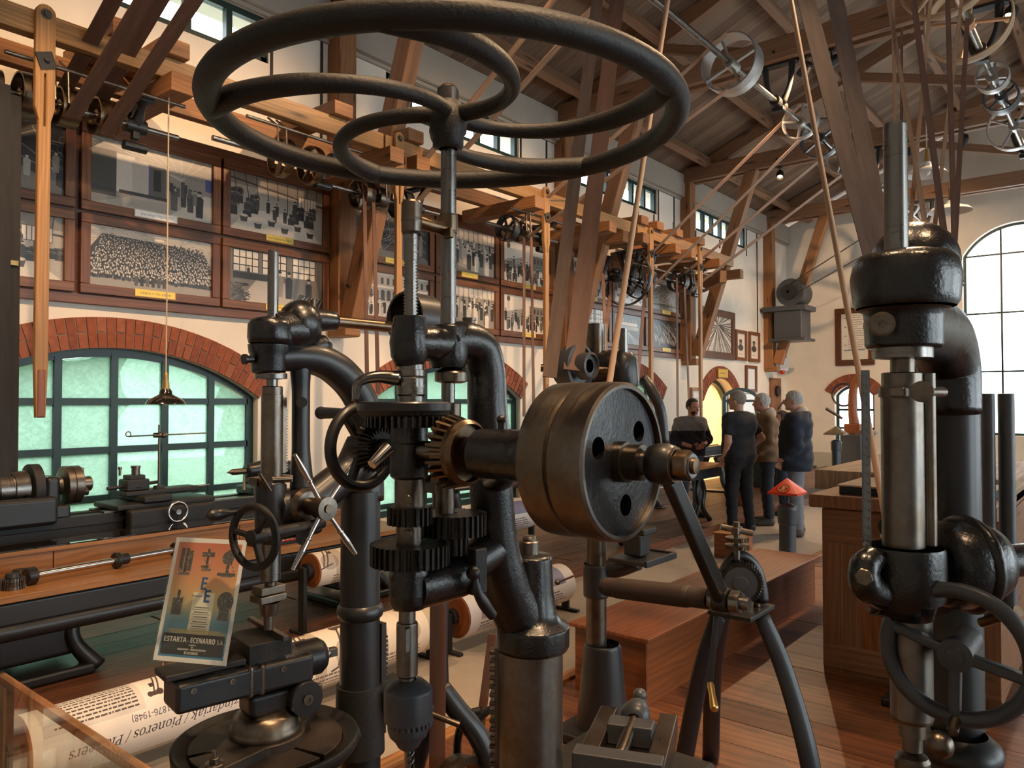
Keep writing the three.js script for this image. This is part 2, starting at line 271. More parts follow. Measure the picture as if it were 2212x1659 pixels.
// brick arches: full bricks alternate with pairs of half bricks
function brickArch(parent, cx, half, spring, rise, put, thick = 0.245) {
  const R = arcR(half, rise), cy = spring + rise - R, a = Math.asin(half / R), n = Math.round((2 * a * (R + thick / 2)) / 0.074), da = (2 * a) / n;
  const ring = new THREE.Shape(); ring.absarc(cx, cy, R + thick, Math.PI / 2 - a - 0.004, Math.PI / 2 + a + 0.004, false); ring.absarc(cx, cy, R - 0.002, Math.PI / 2 + a + 0.004, Math.PI / 2 - a - 0.004, true);
  const mg = extrude(ring, 0.012, 0, 32); const mm = part('mortar_ring', put(mg), M.mortar, parent);
  const wedge = (r0, r1) => { const w0 = r0 * da * 0.5 - 0.006, w1 = r1 * da * 0.5 - 0.006; return extrude(poly([[-w0, r0], [w0, r0], [w1, r1], [-w1, r1]]), 0.026, 0); };
  const kinds = [[wedge(R, R + thick)], [wedge(R, R + thick / 2 - 0.006), wedge(R + thick / 2 + 0.006, R + thick)]], ms = [M.brickA, M.brickB, M.brickC];
  const basis = put(null);
  for (let i = 0; i < n; i++) for (const [k, g] of kinds[i % 2].entries()) {
    const m = new THREE.Mesh(g, ms[Math.floor(hash(i, k, 12) * 3)]); m.name = 'brick'; m.castShadow = m.receiveShadow = true;
    m.matrixAutoUpdate = false; m.matrix.copy(basis).multiply(new THREE.Matrix4().makeTranslation(cx, cy, (hash(i, k, 3) - 0.5) * 0.006)).multiply(new THREE.Matrix4().makeRotationZ(-a + (i + 0.5) * da)); m.matrix.decompose(m.position, m.quaternion, m.scale); m.matrixAutoUpdate = true; parent.add(m);
  }
}
const putL = (g) => (g ? g.translate(0, 0, ZL + 0.001) : new THREE.Matrix4().makeTranslation(0, 0, ZL - 0.002));
for (const c of BAYS) brickArch(wallL, c, WIN.half, WIN.spring, WIN.rise, putL);
brickArch(wallL, 14.34, 0.8, 1.6, 0.45, putL);
const RF = new THREE.Matrix4().makeTranslation(XF, 0, 0).multiply(new THREE.Matrix4().makeRotationY(-Math.PI / 2)); // shape x -> world z, faces -x
brickArch(wallF, -FARW.c, FARW.half, FARW.spring, FARW.rise, (g) => (g ? g.applyMatrix4(RF.clone()) : RF.clone()));

// arched windows: dark green bars, frosted panes
let winNo = 0;
const winName = () => 'window_' + (++winNo);
function barGrid(cx, half, sill, spring, rise, nx, rows, d, z, fw = 0.07, bw = 0.055) {
  // frame ring, bars and panes in the plane z; returns geometries
  const R = arcR(half, rise), cy = spring + rise - R, top = (x) => cy + Math.sqrt(Math.max(0, R * R - (x - cx) * (x - cx)));
  const outer = archPath(new THREE.Shape(), cx, half, sill, spring, rise); outer.holes.push(archPath(new THREE.Path(), cx, half - fw, sill + fw, spring, rise - fw));
  const frame = [extrude(outer, d, 0, 24).translate(0, 0, z)], bars = [], panes = [], step = (2 * half) / nx;
  for (let i = 1; i < nx; i++) { const x = cx - half + i * step; bars.push(span(x - bw / 2, x + bw / 2, sill + fw, top(x) - fw * 0.6, z + 0.006, z + d + 0.006)); }
  for (const y of rows) bars.push(span(cx - half + fw * 0.8, cx + half - fw * 0.8, y - bw / 2, y + bw / 2, z + 0.01, z + d));
  const ys = [sill, ...rows, 99];
  for (let i = 0; i < nx; i++) for (let j = 0; j + 1 < ys.length; j++) {
    const x0 = Math.max(cx - half + i * step + bw / 2, cx - half + fw), x1 = Math.min(cx - half + (i + 1) * step - bw / 2, cx + half - fw), y0 = ys[j] + (j ? bw / 2 : fw), y1 = ys[j + 1] - bw / 2;
    if (y1 < 50) panes.push(span(x0, x1, y0, y1, z + d * 0.45, z + d * 0.55));
    else { const pts = [[x0, y0], [x1, y0]]; for (let k = 0; k <= 6; k++) { const x = x1 + ((x0 - x1) * k) / 6; pts.push([x, Math.max(y0 + 0.002, top(x) - fw)]); } panes.push(extrude(poly(pts), d * 0.1, 0).translate(0, 0, z + d * 0.45)); }
  }
  return { frame, bars, panes };
}
function buildWindow(o, place, glass, label) {
  const w = thing('window', null, null, null, 'structure'); w.name = winName();
  part('window_frame', o.frame.map(place), M.green, w); for (const b of o.bars) part('glazing_bar', place(b), M.green, w); for (const p of o.panes) part('pane', place(p), glass, w);
  return w;
}
const keep = (g) => g;
for (const c of BAYS) buildWindow(barGrid(c, WIN.half, WIN.sill, WIN.spring, WIN.rise, 6, [0.42, 0.81, 1.2, 1.595], 0.06, ZL - 0.14), keep, M.glassFrost);
for (const c of [2.745, 6.7, 10.67, 14.6]) buildWindow(barGrid(c, WINR.half, WINR.sill, WINR.spring, WINR.rise, 4, [1.1, 1.9, 2.7, 3.5], 0.06, ZR + 0.1), keep, M.glassSky);
const toFar = (g) => g.rotateY(-Math.PI / 2).translate(XF, 0, 0);
buildWindow(barGrid(-FARW.c, FARW.half, FARW.sill, FARW.spring, FARW.rise, 2, [0.98, 1.4], 0.06, -0.2, 0.06, 0.05), toFar, M.glassSky);
buildWindow(barGrid(-BIG.c, BIG.half, BIG.sill, BIG.spring, BIG.rise, 3, [2.2, 3.4, 4.6], 0.05, -0.2, 0.05, 0.035), toFar, M.glassSky);
// clerestory strips
function strip(a, b, z) {
  const w = thing('window', null, null, null, 'structure'); w.name = winName();
  part('window_frame', [span(a, b, CY0, CY0 + 0.06, z, z + 0.07), span(a, b, CY1 - 0.06, CY1, z, z + 0.07), span(a, a + 0.06, CY0, CY1, z, z + 0.07), span(b - 0.06, b, CY0, CY1, z, z + 0.07)], M.green, w);
  const n = 6, st = (b - a) / n; for (let i = 1; i < n; i++) part('glazing_bar', span(a + i * st - 0.03, a + i * st + 0.03, CY0 + 0.05, CY1 - 0.05, z + 0.005, z + 0.075), M.green, w);
  for (let i = 0; i < n; i++) part('pane', span(a + i * st + 0.03, a + (i + 1) * st - 0.03, CY0 + 0.06, CY1 - 0.06, z + 0.03, z + 0.034), M.glassSky, w);
}
for (const [a, b] of CLER) { strip(a, b, ZL - 0.1); strip(a, b, ZR + 0.03); }
// door 1: arched doorway with a green glazed leaf swung into the passage, and the lit room beyond
{
  const d = thing('door', null, null, null, 'structure'); d.name = 'door_1';
  const jamb = archPath(new THREE.Shape(), 14.34, 0.8, 0.0, 1.6, 0.45); jamb.holes.push(archPath(new THREE.Path(), 14.34, 0.72, 0.004, 1.6, 0.37));
  part('door_frame', extrude(jamb, 0.1, 0, 24).translate(0, 0, ZL - 0.3), M.green, d);
  const leaf = barGrid(0.38, 0.36, 0.02, 1.68, 0.18, 2, [0.75, 1.2, 1.6], 0.05, 0, 0.07, 0.05), turn = (g) => g.rotateY(-0.95).translate(14.4, 0, ZL - 0.02);
  const lf = part('door_leaf', leaf.frame.map(turn), M.green, d); for (const b of leaf.bars) part('glazing_bar', turn(b), M.green, lf); for (const p of leaf.panes) part('pane', turn(p), M.glassSky, lf);
  const room = struct('wall_annex', [span(12.6, 16.2, 0, 2.6, ZL - 2.6, ZL - 2.5), span(12.5, 12.6, 0, 2.6, ZL - 2.6, ZL - 0.43), span(16.2, 16.3, 0, 2.6, ZL - 2.6, ZL - 0.43), span(12.5, 16.3, 2.6, 2.7, ZL - 2.6, ZL - 0.43), span(12.5, 16.3, -0.15, 0.0, ZL - 2.6, ZL - 0.43)], M.plaster);
  const lamp = thing('ceiling_lamp', 'glowing round ceiling lamp in the small room behind the arched doorway', 'lamp');
  const glow = std({ color: L(0.9, 0.7, 0.4), emissive: L(1.0, 0.62, 0.25), emissiveIntensity: 3, roughness: 0.5 });
  part('base', cyl(0.14, 0.14, 2.57, 2.6, 13.9, ZL - 1.4), M.white, lamp); part('globe', ball(0.12, V(13.9, 2.5, ZL - 1.4), 0.7), glow, lamp);
  const pl = new THREE.PointLight(L(1, 0.66, 0.3), 26); pl.position.set(13.9, 2.5, ZL - 1.4); pl.castShadow = true; scene.add(pl);
}
// plinth and dado on the far wall, wall plate beams, posts with braces
struct('baseboard_far', [span(XF - 0.012, XF, 0, 0.42, -6.38, -2.9)], M.dado);
struct('trim_1', [span(XN, XF, 5.32, EAVE, ZL, ZL + 0.1), span(XN, XF, 5.28, 5.34, ZL, ZL + 0.03)], M.concrete);
struct('trim_2', [span(XN, XF, 5.32, EAVE, ZR - 0.1, ZR)], M.concrete);
struct('trim_3', [...CLER.flatMap(([a, b]) => [span(b + 0.02, b + 0.045, 4.7, 5.3, ZL, ZL + 0.012), span(b + 0.02, b + 0.62, 5.28, 5.305, ZL, ZL + 0.014), span(b + 0.6, b + 0.625, 3.0, 5.29, ZL, ZL + 0.014)])], M.ironMatte);
POSTS.forEach((x) => {
  const p = thing('timber_post', null, null, null, 'structure'); p.name = numbered('post');
  part('post_shaft', span(x - 0.11, x + 0.11, 2.32, 5.6, ZL, ZL + 0.2, 0.012), M.timber, p);
  part('brace', bar(V(x, 2.42, ZL + 0.27), V(x, 5.62, ZL + 1.33), 0.17, 0.2, X, 0.012), M.timber, p);
  part('corbel', [span(x - 0.1, x + 0.1, 2.25, 2.36, ZL, ZL + 0.3, 0.02)], M.timber, p);
  part('bolt', [rodg(V(x - 0.115, 2.75, ZL + 0.34), V(x - 0.09, 2.75, ZL + 0.34), 0.018), rodg(V(x + 0.09, 2.75, ZL + 0.34), V(x + 0.115, 2.75, ZL + 0.34), 0.018)], M.ironMatte, p);
});
// trusses
POSTS.forEach((x) => {
  const t = thing('roof_truss', null, null, null, 'structure'), tie0 = 5.57, tie1 = 5.83;
  for (const s of [-1, 1]) part('tie_beam', span(x + s * 0.1 - 0.05, x + s * 0.1 + 0.05, tie0, tie1, ZL + 0.02, ZR - 0.02, 0.01), M.truss, t);
  const up = (z) => EAVE + 0.0 + (6.4 - Math.abs(z)) * SLOPE;
  for (const s of [-1, 1]) {
    part('rafter', bar(V(x, up(6.3) - 0.05, s * 6.3), V(x, RIDGE - 0.28, 0), 0.12, 0.22, X, 0.01), M.truss, t);
    part('strut', bar(V(x, tie1 - 0.05, s * 0.2), V(x, up(3.3) - 0.32, s * 3.3), 0.1, 0.14, X, 0.01), M.truss, t);
    part('strut', bar(V(x, tie0 + 0.1, s * 3.2), V(x, up(4.6) - 0.3, s * 4.7), 0.1, 0.12, X, 0.01), M.truss, t);
  }
  part('king_post', span(x - 0.09, x + 0.09, tie0 - 0.12, RIDGE - 0.2, -0.1, 0.1, 0.01), M.truss, t);
  for (const z of [-4.6, -3.2, -1.2, 0.9]) part('bolt', [rodg(V(x - 0.17, 5.66, z), V(x + 0.17, 5.66, z), 0.016, 0.016, 8)], M.ironMatte, t);
});
{ // roof: boards running up the slope on purlins
  const c = thing('ceiling', null, null, null, 'structure'), ang = Math.atan(SLOPE), len = 7.15, ms = [M.roofA, M.roofB, M.roofC];
  const gs = [0, 1, 2].map(() => fix(new THREE.BoxGeometry(0.2, 0.03, len), 2)), n = Math.round((XF - XN) / 0.204);
  for (let i = 0; i < n; i++) for (const s of [-1, 1]) {
    const m = new THREE.Mesh(gs[i % 3], ms[Math.floor(hash(i, s + 2, 8) * 3)]); m.name = 'board'; m.castShadow = m.receiveShadow = true;
    m.position.set(XN + 0.1 + i * 0.204, (EAVE + RIDGE) / 2 + 0.02 + hash(i, s + 2, 14) * 0.006, s * 3.32); m.rotation.x = s * ang; c.add(m);
  }
  part('roof_sheet', [-1, 1].map((s) => box(XF - XN + 0.9, 0.05, 7.16, (XF + XN) / 2, 0, 0).rotateX(s * ang).translate(0, (EAVE + RIDGE) / 2 + 0.09, s * 3.36)), M.roofB, c);
  for (const s of [-1, 1]) for (let k = 0; k < 6; k++) { const z = s * (0.35 + k * 1.1); part('purlin', box(XF - XN - 0.04, 0.17, 0.11, (XF + XN) / 2, 0, 0, 0, 0).rotateX(s * ang).translate(0, RIDGE - Math.abs(z) * SLOPE - 0.1, z), M.truss, c); }
}
// outdoors beyond the left windows: ground and hedges
single('garden_ground', span(-8, 24, -0.3, -0.1, -22, ZL - 0.45), M.soil, 'grassy ground outside the arched windows', 'ground', null, 'structure');
function hedge(x0, x1, y1, z, label) {
  const g = new THREE.BoxGeometry(x1 - x0, y1 + 0.1, 0.8, 24, 12, 4), p = g.attributes.position;
  for (let i = 0; i < p.count; i++) { const a = p.getX(i), b = p.getY(i), c = p.getZ(i), k = 0.22 * (hash(Math.round(a * 40), Math.round(b * 40 + c * 90), 2) - 0.5); p.setXYZ(i, a + k, b + k, c + k); }
  g.computeVertexNormals(); return single('hedge', fix(g.translate((x0 + x1) / 2, y1 / 2 - 0.1, z)), M.hedge, label, 'hedge');
}
hedge(-1.5, 3.7, 2.1, -9.0, 'tall green hedge behind the left panes of the nearest arched window');
hedge(5.6, 12.2, 2.3, -9.4, 'long green hedge behind the arched windows further along the wall');
// ------------------------------------------------------------------ lamps: halogen spotlights clamped to the trusses, some added as fill; pendant lamps
const bulbGlow = std({ color: L(1, 0.8, 0.55), emissive: L(1, 0.66, 0.34), emissiveIntensity: 7, roughness: 0.4 });
const WARM = L(1, 0.65, 0.37);
function spotlight(p, target, power, label, angle = 0.62, tint = WARM) {
  const t = thing('spotlight', label, 'spotlight', 'halogen spotlights on the roof trusses'), d = target.clone().sub(p).normalize();
  part('bracket', [rodg(p.clone().add(V(0, 0.02, 0)), V(p.x, Math.max(p.y + 0.12, 5.58), p.z), 0.012), box(0.07, 0.03, 0.07, p.x, 5.555, p.z)], M.ironMatte, t);
  part('housing', latheAlong([[0, -0.09], [0.045, -0.09], [0.06, -0.05], [0.062, 0.07], [0.055, 0.07], [0.05, 0.01], [0, 0.0]], p, d, 20), M.ironMatte, t);
  part('bulb', latheAlong([[0, 0.004], [0.044, 0.004], [0.04, 0.03], [0, 0.034]], p, d, 20, false), bulbGlow, t);
  const s = new THREE.SpotLight(tint, power, 0, angle, 0.6, 2); s.position.copy(p).addScaledVector(d, 0.05); s.target.position.copy(target); s.castShadow = true; s.shadow.radius = 2.2; scene.add(s, s.target);
}
spotlight(V(0.95, 5.42, -2.6), V(2.2, 2.9, -6.3), 46, 'spotlight above the camera aimed at the leftmost photographs', 0.6);
spotlight(V(4.9, 5.42, -2.7), V(3.7, 2.9, -6.3), 46, 'spotlight on the second truss aimed at the photographs of the nearest bay', 0.6);
spotlight(V(4.9, 5.42, -2.4), V(6.6, 2.9, -6.3), 46, 'spotlight on the second truss aimed at the photographs of the middle bay', 0.62);
spotlight(V(8.85, 5.42, -2.6), V(7.6, 2.8, -6.3), 38, 'spotlight on the third truss aimed back at the middle photographs', 0.6);
spotlight(V(8.85, 5.42, -2.9), V(10.8, 2.8, -6.3), 34, 'spotlight on the third truss aimed at the farthest photographs', 0.62);
spotlight(V(12.75, 5.42, -2.6), V(14.4, 2.3, -6.2), 31, 'spotlight on the fourth truss aimed at the arched doorway wall', 0.65);
spotlight(V(12.75, 5.42, -4.6), V(9.0, 0.5, -3.4), 34, 'spotlight on the fourth truss aimed down at the visitors', 0.6);
spotlight(V(4.9, 5.42, -0.8), V(1.6, 0.9, -1.3), 30, 'spotlight on the second truss aimed at the drilling machines', 0.6);
spotlight(V(0.95, 5.42, -0.9), V(1.25, 1.0, -1.4), 26, 'spotlight above the camera aimed down at the drilling machines', 0.6);
spotlight(V(8.85, 5.42, -0.9), V(5.0, 0.2, -1.9), 32, 'spotlight on the third truss aimed at the wooden bench', 0.6);
spotlight(V(12.75, 5.42, -0.9), V(9.3, 0.9, -3.3), 62, 'added fill spotlight on the fourth truss aimed back at the visitors from the right', 0.5);  // extra lamp, added to lift the dim area around the visitors
spotlight(V(12.75, 5.42, -1.9), V(18.0, 2.4, -4.2), 60, 'added fill spotlight on the fourth truss aimed at the far wall', 0.7);  // extra lamp, added only to brighten the far end
spotlight(V(0.95, 5.42, 1.1), V(1.45, 0.5, -2.8), 60, 'added fill spotlight above the camera aimed at the poster and printed rollers', 0.42);  // extra lamp, added to brighten the poster and nearby rollers
spotlight(V(0.95, 5.42, -4.2), V(2.3, 0.6, -4.3), 26, 'spotlight above the camera aimed at the lathe showcase', 0.55);
// ------------------------------------------------------------------ printed matter
function canvasTex(w, h, draw) { const c = document.createElement('canvas'); c.width = w; c.height = h; const x = c.getContext('2d'); draw(x, w, h); const t = new THREE.CanvasTexture(c); t.colorSpace = THREE.SRGBColorSpace; t.anisotropy = 8; return t; }
const sep = (v, k = 1) => { const g = Math.max(0, Math.min(255, v)); return `rgb(${Math.round(g)},${Math.round(g * (1 - 0.06 * k))},${Math.round(g * (1 - 0.14 * k))})`; };
function grainOver(x, w, h, n, amt) { for (let i = 0; i < n; i++) { const v = rnd() < 0.5 ? 0 : 255; x.fillStyle = `rgba(${v},${v},${v},${rnd() * amt})`; x.fillRect(rnd() * w, rnd() * h, 1 + rnd() * 3, 1 + rnd() * 2); } }
function figure(x, cx, fy, s, body, skin) { // a small standing worker
  x.fillStyle = sep(body); x.beginPath(); x.moveTo(cx - s * 0.14, fy); x.lineTo(cx - s * 0.16, fy - s * 0.72); x.quadraticCurveTo(cx, fy - s * 0.9, cx + s * 0.16, fy - s * 0.72); x.lineTo(cx + s * 0.13, fy); x.fill();
  x.fillStyle = sep(skin); x.beginPath(); x.ellipse(cx, fy - s * 0.9, s * 0.075, s * 0.1, 0, 0, 7); x.fill(); x.fillStyle = sep(40); x.beginPath(); x.ellipse(cx, fy - s * 0.96, s * 0.09, s * 0.05, 0, 0, 7); x.fill();
}
function machineBlob(x, cx, by, s, v) { // an old machine seen dark against the room
  x.fillStyle = sep(v); x.fillRect(cx - s * 0.4, by - s * 0.5, s * 0.8, s * 0.5); x.fillRect(cx - s * 0.25, by - s * 0.85, s * 0.3, s * 0.4); x.beginPath(); x.arc(cx + s * 0.2, by - s * 0.7, s * 0.24, 0, 7); x.fill();
  x.strokeStyle = sep(v + 60); x.lineWidth = Math.max(1, s * 0.035); x.beginPath(); x.arc(cx + s * 0.2, by - s * 0.7, s * 0.19, 0, 7); x.moveTo(cx - s * 0.4, by - s * 0.45); x.lineTo(cx + s * 0.4, by - s * 0.45); x.stroke(); x.fillStyle = sep(v + 90); x.fillRect(cx - s * 0.3, by - s * 0.6, s * 0.5, s * 0.04);
}
const SCENES = {
  hall(x, w, h) { // modern hall with a big white machine
    x.fillStyle = sep(150); x.fillRect(0, 0, w, h); x.fillStyle = sep(172); x.beginPath(); x.moveTo(0, h); x.lineTo(w * 0.66, h * 0.55); x.lineTo(w, h * 0.58); x.lineTo(w, h); x.fill(); x.fillStyle = sep(205); x.beginPath(); x.moveTo(w * 0.6, h); x.lineTo(w * 0.92, h * 0.56); x.lineTo(w, h * 0.56); x.lineTo(w, h); x.fill();
    x.strokeStyle = sep(190); x.lineWidth = 3; for (let i = 0; i < 9; i++) { x.beginPath(); x.moveTo(i * w * 0.12, 0); x.lineTo(w * 0.72, h * 0.4); x.stroke(); } x.strokeStyle = sep(110); x.lineWidth = 2; for (let i = 0; i < 6; i++) { x.beginPath(); x.moveTo(0, h * 0.05 * i); x.lineTo(w, h * (0.2 + 0.03 * i)); x.stroke(); }
    x.fillStyle = sep(70); x.fillRect(0, h * 0.18, w * 0.2, h * 0.62); x.fillStyle = sep(210); x.fillRect(w * 0.2, h * 0.2, w * 0.14, h * 0.55); x.fillStyle = sep(190); x.fillRect(w * 0.32, h * 0.24, w * 0.13, h * 0.52); x.fillStyle = 'rgb(86,80,150)'; x.fillRect(w * 0.45, h * 0.26, w * 0.012, h * 0.52);
    x.fillStyle = sep(96); x.fillRect(w * 0.46, h * 0.27, w * 0.13, h * 0.48); x.fillStyle = sep(40); x.fillRect(w * 0.49, h * 0.32, w * 0.06, h * 0.32); x.fillStyle = sep(60); x.fillRect(0, h * 0.72, w * 0.2, h * 0.12); x.fillRect(w * 0.22, h * 0.72, w * 0.38, h * 0.05); x.fillStyle = 'rgb(78,82,128)'; x.fillRect(w * 0.93, h * 0.28, w * 0.07, h * 0.2);
    for (const [a, s, v] of [[0.66, 0.38, 90], [0.74, 0.3, 60], [0.8, 0.36, 70], [0.88, 0.42, 45], [0.84, 0.24, 120]]) figure(x, w * a, h * (0.5 + s), h * s, v, 190);
    for (let i = 0; i < 8; i++) { x.fillStyle = sep(40 + rnd() * 60); x.fillRect(w * (0.62 + rnd() * 0.3), h * (0.4 + rnd() * 0.12), w * 0.03, h * 0.14); }
  },
  crowd(x, w, h) { // group photograph of a whole workforce
    x.fillStyle = sep(188); x.fillRect(0, 0, w, h); for (let i = 0; i < 260; i++) { x.fillStyle = `rgba(${rnd() < 0.5 ? '60,55,48' : '230,222,205'},0.3)`; x.fillRect(rnd() * w, rnd() * h * 0.3, 4 + rnd() * 14, 2); } x.fillStyle = sep(150); x.fillRect(0, h * 0.8, w, h * 0.2);
    x.fillStyle = sep(52); x.beginPath(); x.moveTo(0, h * 0.42); x.lineTo(w * 0.1, h * 0.14); x.lineTo(w * 0.62, h * 0.17); x.lineTo(w * 0.92, h * 0.24); x.lineTo(w, h * 0.5); x.lineTo(w, h * 0.86); x.lineTo(0, h * 0.78); x.fill();
    for (let r = 0; r < 17; r++) { const y0 = h * (0.17 + r * 0.038), s = 4 + r * 0.22; for (let i = 0; i < 64; i++) { const cx = (i + rnd() * 1.4) * (w / 62); if (cx < w * 0.1 * (1 - r / 12) || cx > w * (0.9 + 0.012 * r)) continue; const y = y0 + (rnd() - 0.5) * 9; x.fillStyle = sep(25 + rnd() * 50); x.fillRect(cx - s * 0.8, y, s * 1.6, s * 2.1); x.fillStyle = sep(165 + rnd() * 60); x.beginPath(); x.ellipse(cx, y - s * 0.1, s * 0.42, s * 0.55, 0, 0, 7); x.fill(); } }
    for (let i = 0; i < 6; i++) figure(x, w * (0.36 + i * 0.045), h * 0.92, h * 0.2, 30 + rnd() * 70, 215); x.fillStyle = sep(235); x.fillRect(w * 0.5, h * 0.1, w * 0.08, h * 0.035);
  },
  workshop(x, w, h) { // belts, machines, baskets
    x.fillStyle = sep(168); x.fillRect(0, 0, w, h); x.fillStyle = sep(205); x.beginPath(); x.moveTo(0, h); x.lineTo(w * 0.2, h * 0.6); x.lineTo(w * 0.7, h * 0.55); x.lineTo(w, h); x.fill(); x.fillStyle = sep(130); x.fillRect(0, 0, w, h * 0.22);
    x.strokeStyle = sep(60); x.lineWidth = 4; for (let i = 0; i < 9; i++) { x.beginPath(); x.moveTo(w * (0.05 + i * 0.11), 0); x.lineTo(w * (0.1 + i * 0.1), h * (0.35 + rnd() * 0.3)); x.stroke(); } x.lineWidth = 7; x.beginPath(); x.moveTo(0, h * 0.12); x.lineTo(w, h * 0.3); x.stroke();
    x.fillStyle = sep(228); x.fillRect(w * 0.72, h * 0.2, w * 0.2, h * 0.22); x.strokeStyle = sep(60); x.lineWidth = 2; for (let i = 0; i < 6; i++) { x.strokeRect(w * (0.72 + i * 0.033), h * 0.2, w * 0.033, h * 0.22); }
    for (let i = 0; i < 14; i++) machineBlob(x, w * rnd(), h * (0.5 + rnd() * 0.24), h * (0.16 + rnd() * 0.2), 30 + rnd() * 45); for (let i = 0; i < 9; i++) figure(x, w * (0.2 + rnd() * 0.7), h * (0.55 + rnd() * 0.2), h * (0.2 + rnd() * 0.08), 40 + rnd() * 40, 180);
    for (let i = 0; i < 6; i++) { const cx = w * (0.15 + i * 0.14), cy = h * (0.72 + 0.08 * (i % 2)); x.fillStyle = sep(70); x.beginPath(); x.moveTo(cx - 20, cy); x.lineTo(cx + 20, cy); x.lineTo(cx + 14, cy + 26); x.lineTo(cx - 14, cy + 26); x.fill(); x.fillStyle = sep(190); x.beginPath(); x.ellipse(cx, cy, 20, 6, 0, 0, 7); x.fill(); }
  },
  tables(x, w, h) { // women working at long tables under tall windows
    x.fillStyle = sep(120); x.fillRect(0, 0, w, h); for (const a of [0.05, 0.34, 0.66]) { x.fillStyle = sep(236); x.fillRect(w * a, 0, w * 0.25, h * 0.42); x.strokeStyle = sep(45); x.lineWidth = 4; for (let i = 0; i <= 4; i++) { x.beginPath(); x.moveTo(w * (a + i * 0.0625), 0); x.lineTo(w * (a + i * 0.0625), h * 0.42); x.stroke(); } for (let j = 0; j < 3; j++) { x.beginPath(); x.moveTo(w * a, h * 0.14 * j + 6); x.lineTo(w * (a + 0.25), h * 0.14 * j + 6); x.stroke(); } }
    x.fillStyle = sep(186); x.beginPath(); x.moveTo(w * 0.1, h); x.lineTo(w * 0.28, h * 0.55); x.lineTo(w * 0.6, h * 0.55); x.lineTo(w * 0.7, h); x.fill(); x.fillStyle = sep(46); x.fillRect(w * 0.05, h * 0.44, w * 0.4, h * 0.12); for (let i = 0; i < 34; i++) { x.strokeStyle = sep(30 + rnd() * 60); x.lineWidth = 4; x.beginPath(); x.moveTo(w * rnd() * 0.16, h * (0.6 + rnd() * 0.4)); x.lineTo(w * (0.1 + rnd() * 0.12), h * (0.6 + rnd() * 0.4)); x.stroke(); }
    figure(x, w * 0.52, h * 0.82, h * 0.5, 150, 200); figure(x, w * 0.62, h * 0.84, h * 0.52, 40, 190); figure(x, w * 0.84, h * 0.9, h * 0.5, 70, 205); figure(x, w * 0.2, h * 0.5, h * 0.2, 60, 200); x.fillStyle = sep(54); x.beginPath(); x.moveTo(w * 0.66, h); x.lineTo(w * 0.74, h * 0.72); x.lineTo(w, h * 0.8); x.lineTo(w, h); x.fill(); x.strokeStyle = sep(210); x.lineWidth = 3; for (let i = 0; i < 6; i++) { x.beginPath(); x.moveTo(w * (0.7 + i * 0.05), h * 0.95); x.lineTo(w * (0.8 + i * 0.04), h * 0.76); x.stroke(); }
  },
  arcade(x, w, h) { // building with arches and people in the street
    x.fillStyle = sep(215); x.fillRect(0, 0, w, h); x.fillStyle = sep(178); x.fillRect(0, h * 0.06, w, h * 0.6); for (let i = 0; i < 13; i++) { x.fillStyle = sep(70); x.fillRect(w * (0.02 + i * 0.078), h * 0.12, w * 0.035, h * 0.14); x.beginPath(); x.moveTo(w * (0.02 + i * 0.078), h * 0.62); x.lineTo(w * (0.02 + i * 0.078), h * 0.44); x.arc(w * (0.045 + i * 0.078), h * 0.44, w * 0.025, Math.PI, 0); x.lineTo(w * (0.07 + i * 0.078), h * 0.62); x.fill(); } x.fillStyle = sep(232); x.fillRect(0, h * 0.3, w, h * 0.04); x.fillStyle = sep(200); x.fillRect(0, h * 0.66, w, h * 0.34);
    for (let i = 0; i < 46; i++) { const s = 0.2 + rnd() * 0.12; figure(x, w * rnd(), h * (0.72 + rnd() * 0.26), h * s, rnd() < 0.6 ? 25 + rnd() * 40 : 170 + rnd() * 50, 205); }
  },
  bench(x, w, h) { // rows of people bent over benches
    x.fillStyle = sep(150); x.fillRect(0, 0, w, h); x.fillStyle = sep(212); x.fillRect(0, 0, w, h * 0.25); for (let i = 0; i < 12; i++) { x.fillStyle = sep(90); x.fillRect(w * i * 0.085, 0, 4, h * 0.3); }
    for (let r = 0; r < 5; r++) for (let i = 0; i < 9 - r; i++) figure(x, w * (0.08 + (i + rnd() * 0.5) * (0.1 + r * 0.02)), h * (0.4 + r * 0.13), h * (0.18 + r * 0.07), rnd() < 0.5 ? 40 + rnd() * 40 : 180 + rnd() * 50, 200); x.fillStyle = sep(120); x.beginPath(); x.moveTo(0, h * 0.75); x.lineTo(w * 0.7, h * 0.95); x.lineTo(w * 0.6, h); x.lineTo(0, h); x.fill(); figure(x, w * 0.85, h * 1.05, h * 0.5, 225, 120);
  },
  street(x, w, h) { // outdoor gathering, pale sky
    x.fillStyle = sep(214); x.fillRect(0, 0, w, h); x.fillStyle = sep(160); x.beginPath(); x.moveTo(0, h * 0.5); x.lineTo(w * 0.4, h * 0.34); x.lineTo(w * 0.4, h * 0.62); x.lineTo(0, h * 0.7); x.fill(); x.fillStyle = sep(120); x.fillRect(w * 0.55, h * 0.25, w * 0.45, h * 0.36); x.fillStyle = sep(60); for (let i = 0; i < 6; i++) x.fillRect(w * (0.58 + i * 0.07), h * 0.32, w * 0.03, h * 0.12);
    for (let i = 0; i < 60; i++) figure(x, w * rnd(), h * (0.66 + rnd() * 0.33), h * (0.18 + rnd() * 0.14), 30 + rnd() * 80, 190); x.fillStyle = sep(90); x.beginPath(); x.arc(w * 0.12, h * 0.12, h * 0.07, 0, 7); x.fill();
  },
  dark(x, w, h) { // dim old workshop
